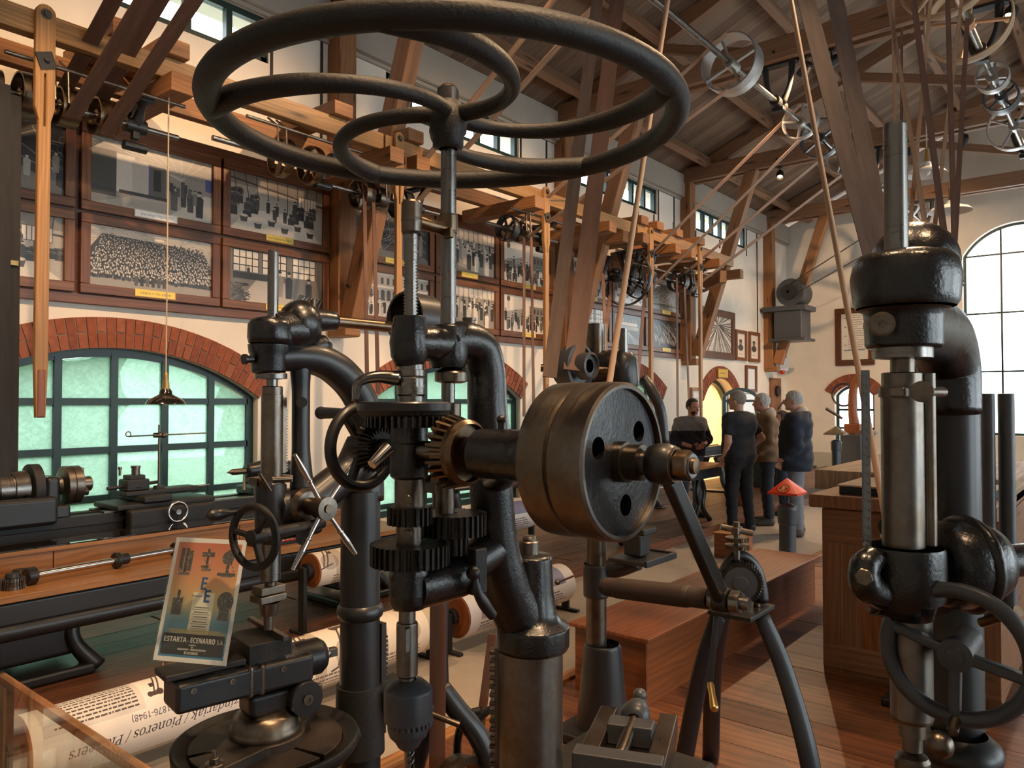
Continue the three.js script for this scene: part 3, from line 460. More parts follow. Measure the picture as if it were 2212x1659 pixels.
    x.fillStyle = sep(48); x.fillRect(0, 0, w, h); x.fillStyle = sep(110); x.beginPath(); x.moveTo(0, h); x.lineTo(w * 0.5, h * 0.5); x.lineTo(w, h * 0.9); x.lineTo(w, h); x.fill(); for (let i = 0; i < 12; i++) machineBlob(x, w * rnd(), h * (0.4 + rnd() * 0.5), h * (0.2 + rnd() * 0.2), 20 + rnd() * 40); x.fillStyle = sep(205); for (let i = 0; i < 4; i++) x.fillRect(w * (0.06 + i * 0.09), h * 0.06, w * 0.06, h * 0.14); for (let i = 0; i < 8; i++) figure(x, w * rnd(), h * (0.6 + rnd() * 0.3), h * 0.3, 60 + rnd() * 120, 190);
    x.strokeStyle = sep(170); x.lineWidth = 2; for (let i = 0; i < 14; i++) { x.beginPath(); x.moveTo(w * rnd(), h * rnd() * 0.4); x.lineTo(w * rnd(), h * (0.5 + rnd() * 0.4)); x.stroke(); }
  },
  blast(x, w, h) { // dark picture with pale streaks
    x.fillStyle = 'rgb(52,54,52)'; x.fillRect(0, 0, w, h); x.fillStyle = sep(200); x.fillRect(w * 0.25, h * 0.28, w * 0.5, h * 0.1); x.fillStyle = sep(170); x.fillRect(w * 0.22, h * 0.4, w * 0.56, h * 0.12); for (let i = 0; i < 5; i++) figure(x, w * (0.3 + i * 0.1), h * 0.28, h * 0.14, 150, 200); x.strokeStyle = 'rgba(210,215,215,0.4)'; x.lineWidth = 3; for (let i = 0; i < 40; i++) { x.beginPath(); x.moveTo(w * 0.45, h * 0.6); x.lineTo(w * rnd(), h); x.stroke(); }
  },
  tools(x, w, h) { // tumbled pale pieces on black
    x.fillStyle = sep(34); x.fillRect(0, 0, w, h); for (let i = 0; i < 120; i++) { x.save(); x.translate(w * (0.15 + rnd() * 0.75), h * (0.2 + rnd() * 0.6)); x.rotate(0.7 + rnd() * 0.7); x.fillStyle = sep(120 + rnd() * 110); x.fillRect(-14, -3, 28 + rnd() * 20, 3 + rnd() * 5); x.restore(); }
    x.strokeStyle = sep(200); x.lineWidth = 5; x.beginPath(); x.moveTo(w * 0.4, h * 0.1); x.lineTo(w * 0.9, h * 0.6); x.stroke();
  },
};
const plateTex = (txt, col = '#55451c', bg = '#e7c65c') => canvasTex(256, 56, (x, w, h) => { x.fillStyle = bg; x.fillRect(0, 0, w, h); x.strokeStyle = 'rgba(90,70,20,0.5)'; x.lineWidth = 2; x.strokeRect(3, 3, w - 6, h - 6); x.fillStyle = col; x.font = '22px sans-serif'; x.textAlign = 'center'; if (txt) x.fillText(txt, w / 2, 36, w - 30); else { x.fillStyle = 'rgba(90,72,30,0.55)'; let p = 60; while (p < 190) { const k = 6 + rnd() * 14; x.fillRect(p, 24, k, 9); p += k + 5; } } });
const plateMat = (txt, col, bg) => std({ map: plateTex(txt, col, bg), roughness: 0.4, metalness: 0.1 });
const blankPlate = plateMat('');
// sheet with the picture on its front (+z), real uv 0..1
function sheet(w, h, x, y, z, t = 0.004) { const g = new THREE.BoxGeometry(w, h, t).toNonIndexed(); return g.translate(x, y, z); }
const printMat = (tex, gloss = 0.34) => phys({ map: tex, roughness: gloss, clearcoat: 0.35, clearcoatRoughness: 0.18 });
function framedPhoto(x0, x1, y0, y1, kind, caption, label, fm, group, capX = 0.5) {
  const t = thing('framed_photograph', label, 'picture', group), z = ZL + 0.03, f = 0.075;
  const fr = [span(x0, x1, y0, y0 + f, z, z + 0.045, 0.006), span(x0, x1, y1 - f, y1, z, z + 0.045, 0.006), span(x0, x0 + f, y0 + f, y1 - f, z, z + 0.044, 0.006), span(x1 - f, x1, y0 + f, y1 - f, z, z + 0.044, 0.006)];
  part('frame', fr, fm, t);
  const tx = canvasTex(480, Math.round((480 * (y1 - y0 - 2 * f)) / (x1 - x0 - 2 * f)), (c, w, h) => { SCENES[kind](c, w, h); grainOver(c, w, h, 1500, 0.16); });
  part('print', sheet(x1 - x0 - 2 * f + 0.02, y1 - y0 - 2 * f + 0.02, (x0 + x1) / 2, (y0 + y1) / 2, z + 0.014), printMat(tx), t);
  if (caption !== null) { const w = caption?.w ?? 0.3, cx = x0 + (x1 - x0) * capX; part('caption_plate', sheet(w, 0.062, cx, y0 + f * 0.62, z + 0.049, 0.004), caption?.m ?? blankPlate, t); }
  return t;
}
const SEC = [[[1.19, 2.375], [2.415, 3.585], [3.605, 4.775]], [[5.05, 6.275], [6.3, 7.45], [7.475, 8.64]], [[9.02, 10.17], [10.195, 11.315], [11.34, 12.57]]];
const boards = [['brown board behind the nearest six photographs', -0.2, 4.785], ['brown board behind the middle six photographs', 5.02, 8.7], ['brown board behind the farthest six photographs', 8.99, 12.6]];
for (const [label, a, b] of boards) { const t = thing('display_board', label, 'board'); part('panel', span(a, b, 2.4, 3.86, ZL + 0.002, ZL + 0.028), M.board, t); part('rail', [span(a, b, 2.36, 2.44, ZL + 0.002, ZL + 0.05, 0.006), span(a, b, 3.79, 3.88, ZL + 0.002, ZL + 0.05, 0.006)], M.frame, t); }
const PH = [
  [0, 0, 1, 'dark', null, 'framed photograph of a dim workshop behind the tapered lath, upper row'], [0, 0, 0, 'workshop', null, 'framed photograph of women at machines behind the tapered lath, lower row'],
  [0, 1, 1, 'hall', { w: 0.36, m: plateMat('Danobat (Elgoibar)', '#7d8fb8', '#efe9e0') }, 'framed photograph of a modern hall with a white machine and walking people'], [0, 1, 0, 'crowd', { w: 0.34, m: plateMat('ORBEA Y CÍA. EIBAR') }, 'framed group photograph of a huge crowd of workers'],
  [0, 2, 1, 'workshop', { w: 0.3, m: plateMat('G.A.C. BIZIKLETAK EIBAR') }, 'framed photograph of a workshop with baskets on the floor, seen below the big handwheel'], [0, 2, 0, 'tables', { w: 0.3, m: blankPlate }, 'framed photograph of women at tables under tall windows'],
  [1, 0, 1, 'dark', { w: 0.3, m: blankPlate }, 'framed dark photograph of people right of the first timber post, upper row'], [1, 0, 0, 'arcade', { w: 0.1, m: blankPlate }, 'framed photograph of a building with arches and a crowd'],
  [1, 1, 1, 'bench', { w: 0.3, m: blankPlate }, 'framed photograph of people bent over work, right of the big vertical shaft'], [1, 1, 0, 'bench', null, 'framed photograph of rows of workers, below the one of people bent over work'],
  [1, 2, 1, 'street', { w: 0.3, m: blankPlate }, 'framed photograph of an outdoor gathering with pale sky, upper row'], [1, 2, 0, 'street', { w: 0.3, m: blankPlate }, 'framed photograph of a standing group, below the outdoor gathering'],
  [2, 0, 1, 'arcade', { w: 0.3, m: blankPlate }, 'framed photograph of a town square with trees, behind the brown belts'], [2, 0, 0, 'tables', null, 'framed photograph of seated women, behind the brown belts, lower row'],
  [2, 1, 1, 'workshop', null, 'framed photograph partly hidden by the large spoked pulley'], [2, 1, 0, 'blast', null, 'framed dark photograph with pale streaks, below the large spoked pulley'],
  [2, 2, 1, 'crowd', { w: 0.3, m: blankPlate }, 'framed group photograph farthest along the upper row'], [2, 2, 0, 'tools', { w: 0.3, m: blankPlate }, 'framed photograph of pale tumbled tools on black'],
];
for (const [s, c, row, kind, cap, label] of PH) { const [a, b] = SEC[s][c]; framedPhoto(a, b, row ? 3.1 : 2.445, row ? 3.785 : 3.075, kind, cap, label, (s + c + row) % 2 ? M.frame : M.frame2, 'photographs on the left wall', s === 0 && c === 1 && row ? 0.5 : 0.5); }
// smaller frames on the left wall beyond the third post
function wallFrame(x0, x1, y0, y1, f, fm, draw, label, tilt = 0) {
  const t = thing('picture_frame', label, 'picture'), z = ZL + 0.004, w = x1 - x0 - 2 * f, h = y1 - y0 - 2 * f;
  part('frame', [span(x0, x1, y0, y0 + f, z, z + 0.05, 0.008), span(x0, x1, y1 - f, y1, z, z + 0.05, 0.008), span(x0, x0 + f, y0 + f, y1 - f, z, z + 0.049, 0.008), span(x1 - f, x1, y0 + f, y1 - f, z, z + 0.049, 0.008)], fm, t);
  part('print', sheet(w + 0.02, h + 0.02, (x0 + x1) / 2, (y0 + y1) / 2, z + 0.015), printMat(canvasTex(256, Math.round((256 * h) / w), draw)), t);
  return t;
}
const portrait = (x, w, h) => { x.fillStyle = sep(226); x.fillRect(0, 0, w, h); x.fillStyle = sep(120); x.beginPath(); x.ellipse(w / 2, h * 0.36, w * 0.17, h * 0.11, 0, 0, 7); x.fill(); x.fillStyle = sep(70); x.beginPath(); x.ellipse(w / 2, h * 0.3, w * 0.17, h * 0.05, 0, 0, 7); x.ellipse(w / 2, h * 0.58, w * 0.3, h * 0.13, 0, 0, 7); x.fill(); x.fillStyle = 'rgba(60,60,60,0.6)'; x.fillRect(w * 0.3, h * 0.84, w * 0.4, h * 0.015); };
wallFrame(13.41, 14.97, 2.43, 3.41, 0.14, M.board, (x, w, h) => { x.fillStyle = sep(196); x.fillRect(0, 0, w, h); for (let i = 0; i < 60; i++) { const a = (i / 60) * Math.PI * 2; x.strokeStyle = sep(rnd() < 0.6 ? 50 : 230); x.lineWidth = 2 + rnd() * 4; x.beginPath(); x.moveTo(w * 0.5, h * 0.25); x.lineTo(w * 0.5 + Math.cos(a) * w, h * 0.25 + Math.sin(a) * w); x.stroke(); } grainOver(x, w, h, 2600, 0.4); }, 'wide brown framed photograph of a long hall with converging lines');
wallFrame(15.03, 15.6, 2.44, 3.08, 0.07, M.frame2, portrait, 'small framed portrait of a bearded man, left of the pair');
wallFrame(15.74, 16.32, 2.44, 3.09, 0.07, M.frame2, portrait, 'small framed portrait, right of the pair beside the last post');
wallFrame(15.56, 16.14, 1.78, 2.36, 0.07, M.frame, (x, w, h) => { x.fillStyle = '#ecebe6'; x.fillRect(0, 0, w, h); x.fillStyle = 'rgba(80,80,80,0.35)'; for (let i = 0; i < 6; i++) x.fillRect(w * 0.2, h * (0.2 + i * 0.08), w * (0.2 + rnd() * 0.35), 3); }, 'framed white document hanging above the brown-jacketed visitor');
wallFrame(12.98, 13.42, 1.05, 1.85, 0.06, M.oak, (x, w, h) => { x.fillStyle = '#dfe0dc'; x.fillRect(0, 0, w, h); x.fillStyle = '#a9b4b6'; x.fillRect(w * 0.2, h * 0.2, w * 0.6, h * 0.6); }, 'pale framed print beside the arched doorway, behind the man in the striped sweater');
{ const t = thing('door_sign', 'yellow name plate on the brick arch of the doorway', 'sign'); part('plate', sheet(0.46, 0.17, 14.36, 2.15, ZL + 0.045, 0.02), plateMat('', '#55451c', '#d9ad3f'), t); part('edge', span(14.12, 14.6, 2.055, 2.245, ZL + 0.026, ZL + 0.036), M.frame2, t); }
{ // notice board on the far wall
  const t = thing('notice_board', 'brown framed notice with printed lines on the far wall', 'picture'), y0 = 2.4, y1 = 3.7, z0 = -5.28, z1 = -4.45, f = 0.13, x = XF - 0.05;
  part('frame', [span(x, XF, y0, y0 + f, z0, z1, 0.01), span(x, XF, y1 - f, y1, z0, z1, 0.01), span(x, XF, y0 + f, y1 - f, z0, z0 + f, 0.01), span(x, XF, y0 + f, y1 - f, z1 - f, z1, 0.01)], M.board, t);
  const tx = canvasTex(256, 420, (c, w, h) => { c.fillStyle = '#dcd6c8'; c.fillRect(0, 0, w, h); c.fillStyle = 'rgba(60,62,66,0.75)'; for (let i = 0; i < 16; i++) { c.fillRect(w * 0.25, 20 + i * 20, w * (0.35 + rnd() * 0.35), 4); if (i % 4 === 1) c.fillRect(w * 0.12, 20 + i * 20, w * 0.08, 7); } c.fillStyle = '#4d6a7c'; c.fillRect(w * 0.1, h * 0.78, w * 0.75, 8); });
  part('sheet', sheet(z1 - z0 - 2 * f + 0.02, y1 - y0 - 2 * f + 0.02, 0, 0, 0).rotateY(-Math.PI / 2).translate(XF - 0.02, (y0 + y1) / 2, (z0 + z1) / 2), printMat(tx), t);
}
// ------------------------------------------------------------------ timber rack along the left wall, countershafts, shift laths, line shafts, belts
const ZF = -5.3, ZB = -5.88, RY0 = 3.9, RY1 = 4.055;
{
  const t = thing('timber_rack', 'orange timber rack of rails and cross timbers carrying the countershafts', 'rack');
  for (const [a, b] of [[-0.8, 4.6], [4.62, 9.15], [9.2, 12.45]]) { part('rail', span(a, b, RY0, RY1, ZF - 0.1, ZF, 0.008), M.timberPale, t); part('rail', span(a, b, RY0, RY1, ZB - 0.1, ZB, 0.008), M.timber, t); }
  for (const x of [0.2, 1.35, 2.62, 4.62, 4.95, 6.75, 8.3, 9.15, 10.1, 10.6, 11.6]) part('cross_timber', span(x - 0.085, x + 0.085, RY0 - 0.14, RY0 - 0.002, ZB - 0.38, ZF + 0.16, 0.008), M.timber, t);
  for (const x of [2.28, 2.62, 4.1, 4.95, 8.0, 9.3, 9.75, 10.35, 11.1]) part('top_block', span(x - 0.1, x + 0.1, RY1 + 0.002, RY1 + 0.12, ZB - 0.2, ZF + 0.06, 0.008), M.timber, t);
  for (const x of [9.3, 9.75, 10.35, 11.1, 12.0]) part('bolt', rodg(V(x, RY1 + 0.1, ZF - 0.05), V(x, RY1 + 0.24, ZF - 0.05), 0.012, 0.012, 8), M.ironMatte, t);
  part('end_beam', bar(V(11.9, 3.66, ZF + 0.05), V(12.75, 3.66, ZL + 0.35), 0.2, 0.12, Y, 0.008), M.timber, t);
  for (const x of POSTS.slice(0, 4)) part('bearer', span(x - 0.07, x + 0.07, RY0 - 0.16, RY0 - 0.002, ZL + 0.2, ZF + 0.02, 0.008), M.timber, t);
}
const IRONS = [M.ironSmooth, M.ironMatte];
// countershaft: cast hanger, bearing, shaft along x, pulleys [offset, radius, width, material]
function countershaft(x, y, label, pulleys, big) {
  const t = thing('countershaft', label, 'countershaft', 'countershafts under the timber rack'), z = (ZF + ZB) / 2 - 0.02, top = RY0 - 0.14;
  for (const s of big ? [-1, 1] : [1]) {
    const hx = x + s * (big ? 0.22 : 0.3);
    part('hanger', [box(0.09, 0.03, 0.42, hx, top - 0.015, z, 0.006), sweep([V(hx, top, z - 0.14), V(hx, (top + y) / 2, z - 0.1), V(hx, y, z)], [0.04, 0.03, 0.05], 14, 10), sweep([V(hx, top, z + 0.14), V(hx, (top + y) / 2 + 0.04, z + 0.1), V(hx, y, z)], [0.04, 0.03, 0.05], 14, 10)], M.ironSmooth, t);
    part('bearing', [rodg(V(hx - 0.07, y, z), V(hx + 0.07, y, z), 0.055), box(0.05, 0.16, 0.06, hx, y - 0.02, z, 0.01)], M.ironSmooth, t);
    part('drip_cup', rodg(V(hx - 0.08, y - 0.15, z), V(hx + 0.08, y - 0.15, z), 0.035), M.ironSmooth, t);
  }
  part('shaft', rodg(V(x - 0.75, y, z), V(x + 0.62, y, z), 0.022), M.steel, t);
  for (const [o, r, w, m] of pulleys) {
    const p = part('pulley', [latheAlong([[r - 0.012, -w / 2], [r, -w / 2], [r + 0.004, 0], [r, w / 2], [r - 0.012, w / 2], [r - 0.012, -w / 2]], V(x + o, y, z), X, 36)], m, t);
    part('spokes', [rodg(V(x + o - w * 0.4, y, z), V(x + o + w * 0.4, y, z), 0.045), ...[0, 1, 2, 3, 4].map((k) => { const a = (k / 5) * 6.283 + o; return bar(V(x + o, y, z), V(x + o, y + Math.cos(a) * (r - 0.01), z + Math.sin(a) * (r - 0.01)), 0.03, 0.018, X); })], m, p);
  }
  part('shift_bar', [rodg(V(x - 0.6, y + 0.16, z + 0.24), V(x + 0.55, y + 0.16, z + 0.24), 0.014), ...[-0.32, -0.24].map((o) => rodg(V(x + o, y + 0.16, z + 0.24), V(x + o, y - 0.06, z + 0.26), 0.009)), ...[-0.32, -0.24].map((o) => rodg(V(x + o, y + 0.16, z + 0.24), V(x + o, y + 0.26, z + 0.1), 0.009))], M.steelOld, t);
  return V(x, y, z);
}
countershaft(2.2, 3.6, 'countershaft above the first tapered lath with dark hanger and step pulleys', [[-0.62, 0.12, 0.12, M.steelDark], [-0.4, 0.15, 0.12, M.steelDark], [-0.16, 0.13, 0.12, M.bronze], [0.08, 0.13, 0.13, M.bronze]]);
countershaft(3.85, 3.68, 'countershaft with two thin spoked pulleys seen through the big handwheel', [[-0.12, 0.17, 0.07, M.bronze], [0.18, 0.17, 0.07, M.bronze]]);
countershaft(5.0, 3.55, 'countershaft beside the first timber post below the handwheel rim', [[-0.4, 0.15, 0.1, M.steelDark], [-0.2, 0.11, 0.1, M.steelDark], [0.1, 0.15, 0.1, M.ironSmooth]]);
countershaft(7.1, 3.6, 'small countershaft in the middle bay above the outdoor photograph', [[-0.35, 0.15, 0.1, M.ironSmooth], [-0.1, 0.12, 0.1, M.steelDark]]);
countershaft(9.75, 3.36, 'countershaft with a large spoked belt wheel in front of the farthest photographs', [[-0.35, 0.4, 0.07, M.ironSmooth], [0.05, 0.26, 0.12, M.ironSmooth], [-0.6, 0.1, 0.14, M.ironSmooth]], true);
countershaft(11.3, 3.5, 'last countershaft at the end of the timber rack', [[-0.3, 0.17, 0.14, M.ironSmooth], [-0.05, 0.17, 0.14, M.ironSmooth], [0.2, 0.1, 0.1, M.steelDark]]);
// tapered wooden shift laths hanging in front of the rail
function lath(x, y1, y0, label, w = 0.1, head = 0.6) {
  const t = thing('shift_lath', label, 'lever', 'wooden shift laths'), z = ZF + 0.0035, lo = y0 + (y1 - y0) * (1 - head * 0.42), s = new THREE.Shape();
  s.moveTo(x - w * 0.22, y0); s.lineTo(x - w * 0.32, y0 + 0.35); s.lineTo(x - w * 0.3, lo - 0.08); s.lineTo(x - w / 2, lo); s.lineTo(x - w / 2, y1 - w / 2); s.absarc(x, y1 - w / 2, w / 2, Math.PI, 0, true); s.lineTo(x + w / 2, lo); s.lineTo(x + w * 0.3, lo - 0.08); s.lineTo(x + w * 0.32, y0 + 0.35); s.lineTo(x + w * 0.22, y0);
  const slot = new THREE.Path(); slot.moveTo(x - 0.01, lo - 0.12); slot.lineTo(x + 0.01, lo - 0.12); slot.lineTo(x + 0.01, lo + 0.22); slot.lineTo(x - 0.01, lo + 0.22); s.holes.push(slot);
  const g = new THREE.ExtrudeGeometry(s, { depth: 0.034, bevelEnabled: true, bevelSize: 0.004, bevelThickness: 0.004, bevelSegments: 1, curveSegments: 12 }); part('lath', fix(g, 1).translate(0, 0, z), M.timberPale, t);
  part('grip', [span(x - w * 0.24, x + w * 0.24, y0 - 0.005, y0 + 0.3, z - 0.003, z + 0.041, 0.01)], M.oakRed, t);
  part('pivot_bolt', [hexNut(0.02, 0.02, V(x, y1 - w * 0.55, z + 0.038), Z), latheAlong([[0, 0], [0.032, 0], [0.032, 0.006], [0, 0.006]], V(x, y1 - w * 0.55, z + 0.036), Z, 16)], M.steelOld, t);
  part('guide_plate', [box(0.1, 0.1, 0.008, 0, 0, 0).rotateZ(0.35).translate(x, lo + 0.3, z + 0.046), hexNut(0.016, 0.016, V(x, lo + 0.3, z + 0.05), Z)], M.ironMatte, t);
}
lath(1.79, 4.09, 1.5, 'nearest tapered wooden lath with a dark square plate, at the left edge', 0.105);
lath(4.76, 4.1, 1.9, 'wooden lath hanging behind the threaded spindle', 0.1);
lath(7.05, 4.09, 1.5, 'wooden lath in front of the second timber post', 0.1);
lath(9.52, 4.05, 1.4, 'wooden lath right of the large spoked belt wheel', 0.1);
lath(11.1, 4.05, 1.5, 'farthest wooden lath beside the end of the rack', 0.1);
// line shafts under the tie beams
function lineShaft(z, y, x0, x1, label, pulleys) {
  const t = thing('line_shaft', label, 'line shaft');
  part('shaft', rodg(V(x0, y, z), V(x1, y, z), 0.03), M.steel, t);
  for (const x of POSTS) { if (x < x0 || x > x1) continue; part('hanger', [sweep([V(x, 5.57, z - 0.16), V(x, 5.3, z - 0.13), V(x, y, z - 0.05)], [0.04, 0.03, 0.04], 12, 8), sweep([V(x, 5.57, z + 0.16), V(x, 5.3, z + 0.13), V(x, y, z + 0.05)], [0.04, 0.03, 0.04], 12, 8), box(0.12, 0.03, 0.44, x, 5.555, z, 0.006)], M.ironMatte, t); part('bearing', [rodg(V(x - 0.14, y, z), V(x + 0.14, y, z), 0.06), box(0.1, 0.05, 0.14, x, y - 0.07, z, 0.01)], M.ironMatte, t); }
  for (const [x, r, w, m] of pulleys) {
    const p = part('pulley', [latheAlong([[r - 0.014, -w / 2], [r, -w / 2], [r + 0.005, 0], [r, w / 2], [r - 0.014, w / 2], [r - 0.014, -w / 2]], V(x, y, z), X, 40)], m, t);
    part('spokes', [rodg(V(x - w * 0.45, y, z), V(x + w * 0.45, y, z), 0.06), ...[0, 1, 2, 3].map((k) => { const a = (k / 4) * 6.283 + x; return bar(V(x, y, z), V(x, y + Math.cos(a) * (r - 0.01), z + Math.sin(a) * (r - 0.01)), 0.045, 0.02, X); })], m, p);
  }
}
const S1 = { z: -3.2, y: 5.1 }, S2 = { z: -1.15, y: 5.1 };
lineShaft(S1.z, S1.y, -0.5, 16.9, 'long steel line shaft under the trusses nearer the photographs', [[2.2, 0.22, 0.12, M.bronze], [2.46, 0.22, 0.12, M.bronze], [5.1, 0.24, 0.14, M.tin], [7.5, 0.3, 0.22, M.tin], [9.6, 0.22, 0.1, M.tin], [10.4, 0.26, 0.14, M.ironGrey], [11.4, 0.24, 0.12, M.tin], [14.5, 0.4, 0.1, M.ironGrey], [15.6, 0.3, 0.1, M.ironGrey]]);
lineShaft(S2.z, S2.y, 4.6, 17.0, 'second line shaft at the upper right with pale wooden wheels', [[7.0, 0.36, 0.1, M.paleWood], [8.05, 0.36, 0.14, M.paleWood], [9.6, 0.16, 0.14, M.tin], [10.3, 0.18, 0.2, M.ironGrey], [11.5, 0.3, 0.12, M.tin]]);
// belts: flat leather bands between points, each leg a part
function belt(label, legs, mat, group, w = 0.06, th = 0.006, hint = X) { const t = thing('drive_belt', label, 'belt', group); for (const [p, q] of legs) part('strand', bar(p, q, w, th, hint), mat, t); return t; }
const zc = (ZF + ZB) / 2 - 0.02;
belt('dark pair of belt strands left above the nearest countershaft', [[V(2.04, 3.72, zc - 0.06), V(2.2, S1.y + 0.22, S1.z)], [V(2.04, 3.48, zc + 0.04), V(2.2, S1.y - 0.22, S1.z)]], M.leather, 'belts up to the line shafts', 0.1);
belt('brown pair of belt strands right above the nearest countershaft', [[V(2.28, 3.73, zc - 0.06), V(2.46, S1.y + 0.22, S1.z)], [V(2.28, 3.47, zc + 0.04), V(2.46, S1.y - 0.22, S1.z)]], M.leather, 'belts up to the line shafts', 0.1);
belt('belt rising from the countershaft below the handwheel to the line shaft', [[V(5.1, 3.7, zc), V(5.1, S1.y + 0.24, S1.z)], [V(5.1, 3.4, zc), V(5.1, S1.y - 0.24, S1.z)]], M.leatherPale, 'belts up to the line shafts', 0.07);
belt('belt rising from the middle bay countershaft to the line shaft', [[V(7.0, 3.72, zc), V(7.4, S1.y + 0.3, S1.z)], [V(7.0, 3.48, zc), V(7.4, S1.y - 0.3, S1.z)]], M.leatherPale, 'belts up to the line shafts', 0.07);
belt('belt rising from the large spoked wheel to the line shaft', [[V(9.8, 3.6, zc), V(9.6, S1.y + 0.22, S1.z)], [V(9.8, 3.1, zc), V(9.6, S1.y - 0.22, S1.z)]], M.leatherPale, 'belts up to the line shafts', 0.08);
belt('belt rising from the last countershaft to the line shaft', [[V(11.25, 3.67, zc), V(11.4, S1.y + 0.24, S1.z)], [V(11.25, 3.33, zc), V(11.4, S1.y - 0.24, S1.z)]], M.leatherPale, 'belts up to the line shafts', 0.1);
// vertical belts from the countershafts to the machines along the wall
const drop = (label, px1, px2, y0, y1, z, mat, w) => belt(label, [[onZ(px1[0], px1[1], z), onZ(px1[2], px1[3], z)], [onZ(px2[0], px2[1], z), onZ(px2[2], px2[3], z)]], mat, 'belts down to the machines by the wall', w);
belt('wide black belt with a metal clip at the left edge', [[onZ(6, 180, -5.45), onZ(6, 1075, -5.4)], [onZ(30, 205, -5.5), onZ(22, 1040, -5.5)]], M.blackBelt, 'belts down to the machines by the wall', 0.085).add((() => { const c = new THREE.Mesh(box(0.09, 0.03, 0.012).translate(...onZ(22, 567, -5.488).toArray()), M.brass); c.name = 'belt_clip'; c.castShadow = true; return c; })());
belt('dark belt pair hanging left of the threaded spindle', [[onZ(787, 400, -5.55), onZ(793, 830, -5.0)], [onZ(806, 395, -5.55), onZ(817, 850, -5.0)]], M.leather, 'belts down to the machines by the wall', 0.04);
belt('belt pair hanging right of the big vertical shaft', [[onZ(1132, 488, -5.55), onZ(1132, 900, -5.2)], [onZ(1147, 485, -5.55), onZ(1153, 880, -5.2)]], M.leather, 'belts down to the machines by the wall', 0.045);
belt('crossed belt pair hanging below the large spoked wheel', [[onZ(1302, 590, -5.5), onZ(1312, 820, -4.6)], [onZ(1318, 640, -5.5), onZ(1295, 820, -4.6)]], M.leather, 'belts down to the machines by the wall', 0.06);
belt('single belt strand right of the large spoked wheel', [[onZ(1396, 590, -5.45), onZ(1378, 820, -5.0)]], M.leather, 'belts down to the machines by the wall', 0.07);
belt('belt pair hanging from the last countershaft', [[onZ(1462, 600, -5.5), onZ(1464, 900, -5.2)], [onZ(1478, 598, -5.5), onZ(1490, 910, -5.2)]], M.leather, 'belts down to the machines by the wall', 0.06);
// broad belts and rods that cross the view
belt('broad brown belt running down to the pulleys behind the belt drum', [[at(1340, -60, 4.5), at(1238, 800, 3.3)]], M.leather, 'broad belts to the drilling machines', 0.085, 0.007, RIGHT);
belt('outer brown belt beside the broad belt', [[at(1298, -60, 4.3), at(1187, 815, 3.3)]], M.leatherDust, 'broad belts to the drilling machines', 0.062, 0.007, RIGHT);
single('shift_rod', rodg(at(1452, -60, 4.6), at(1316, 830, 3.3), 0.014), M.rod, 'pale wooden rod slanting down left of the visitors', 'rod');
single('shift_rod', rodg(at(1698, -60, 4.0), at(1915, 1130, 2.6), 0.0115), M.rod, 'pale wooden rod slanting down to the right drilling machine', 'rod');
belt('broad dusty belt pair running down behind the right drilling machine', [[at(1728, -50, 4.6), at(1898, 600, 3.95)], [at(1795, -50, 4.8), at(1922, 600, 3.95)]], M.leatherDust, 'broad belts to the drilling machines', 0.105, 0.007, RIGHT);
[[1912, -40, 2018, 600, 5.2, 4.0, 0.028, M.leatherPale], [1928, -40, 1940, 600, 5.2, 4.0, 0.022, M.leatherPale], [1968, -40, 2052, 600, 5.0, 4.0, 0.036, M.leather], [2014, -40, 1956, 600, 5.4, 4.0, 0.022, M.leatherPale], [2046, -40, 2064, 600, 5.0, 4.0, 0.03, M.leather], [2082, -40, 2006, 600, 5.4, 4.0, 0.022, M.leatherPale], [1948, 60, 1946, 600, 5.6, 4.0, 0.018, M.leather], [2090, 40, 2058, 600, 5.2, 4.0, 0.028, M.leather]].forEach(([a, b, c, d, d0, d1, w, m], i) =>
  belt(['leftmost thin belt above the right drilling machine', 'thin straight belt just right of the leftmost thin belt', 'wider brown belt in the cluster above the right machine', 'thin pale belt slanting left in the upper right cluster', 'brown belt below the pale wooden wheel', 'orange-edged thin belt slanting left at upper right', 'faint thin belt behind the upper right cluster', 'rightmost brown belt of the upper right cluster'][i], [[at(a, b, d0), at(c, d, d1)]], m, 'thin belts at the upper right', w, 0.006, RIGHT));
{ // floor stand with a short shaft that takes the lower ends of these belts
  const t = thing('pulley_stand', 'iron pulley stand hidden behind the head of the right drilling machine', 'pulley stand'), c = at(1975, 612, 3.98), e = RIGHT.clone().multiplyScalar(0.25);
  part('shaft', rodg(c.clone().sub(e), c.clone().add(e), 0.02), M.steel, t); for (const o of [-0.16, -0.08, 0.09, 0.17]) part('pulley', latheAlong([[0.02, -0.03], [0.07, -0.03], [0.072, 0], [0.07, 0.03], [0.02, 0.03]], c.clone().addScaledVector(RIGHT, o), RIGHT, 28), M.ironGrey, t);
  part('post', [sweep([c.clone(), V(c.x, c.y * 0.6, c.z), V(c.x, c.y * 0.25, c.z), V(c.x, 0.04, c.z)], [0.04, 0.035, 0.045, 0.07], 20, 14)], M.ironSmooth, t); part('foot', box(0.3, 0.04, 0.3, c.x, 0.05, c.z, 0.01), M.ironSmooth, t);
}
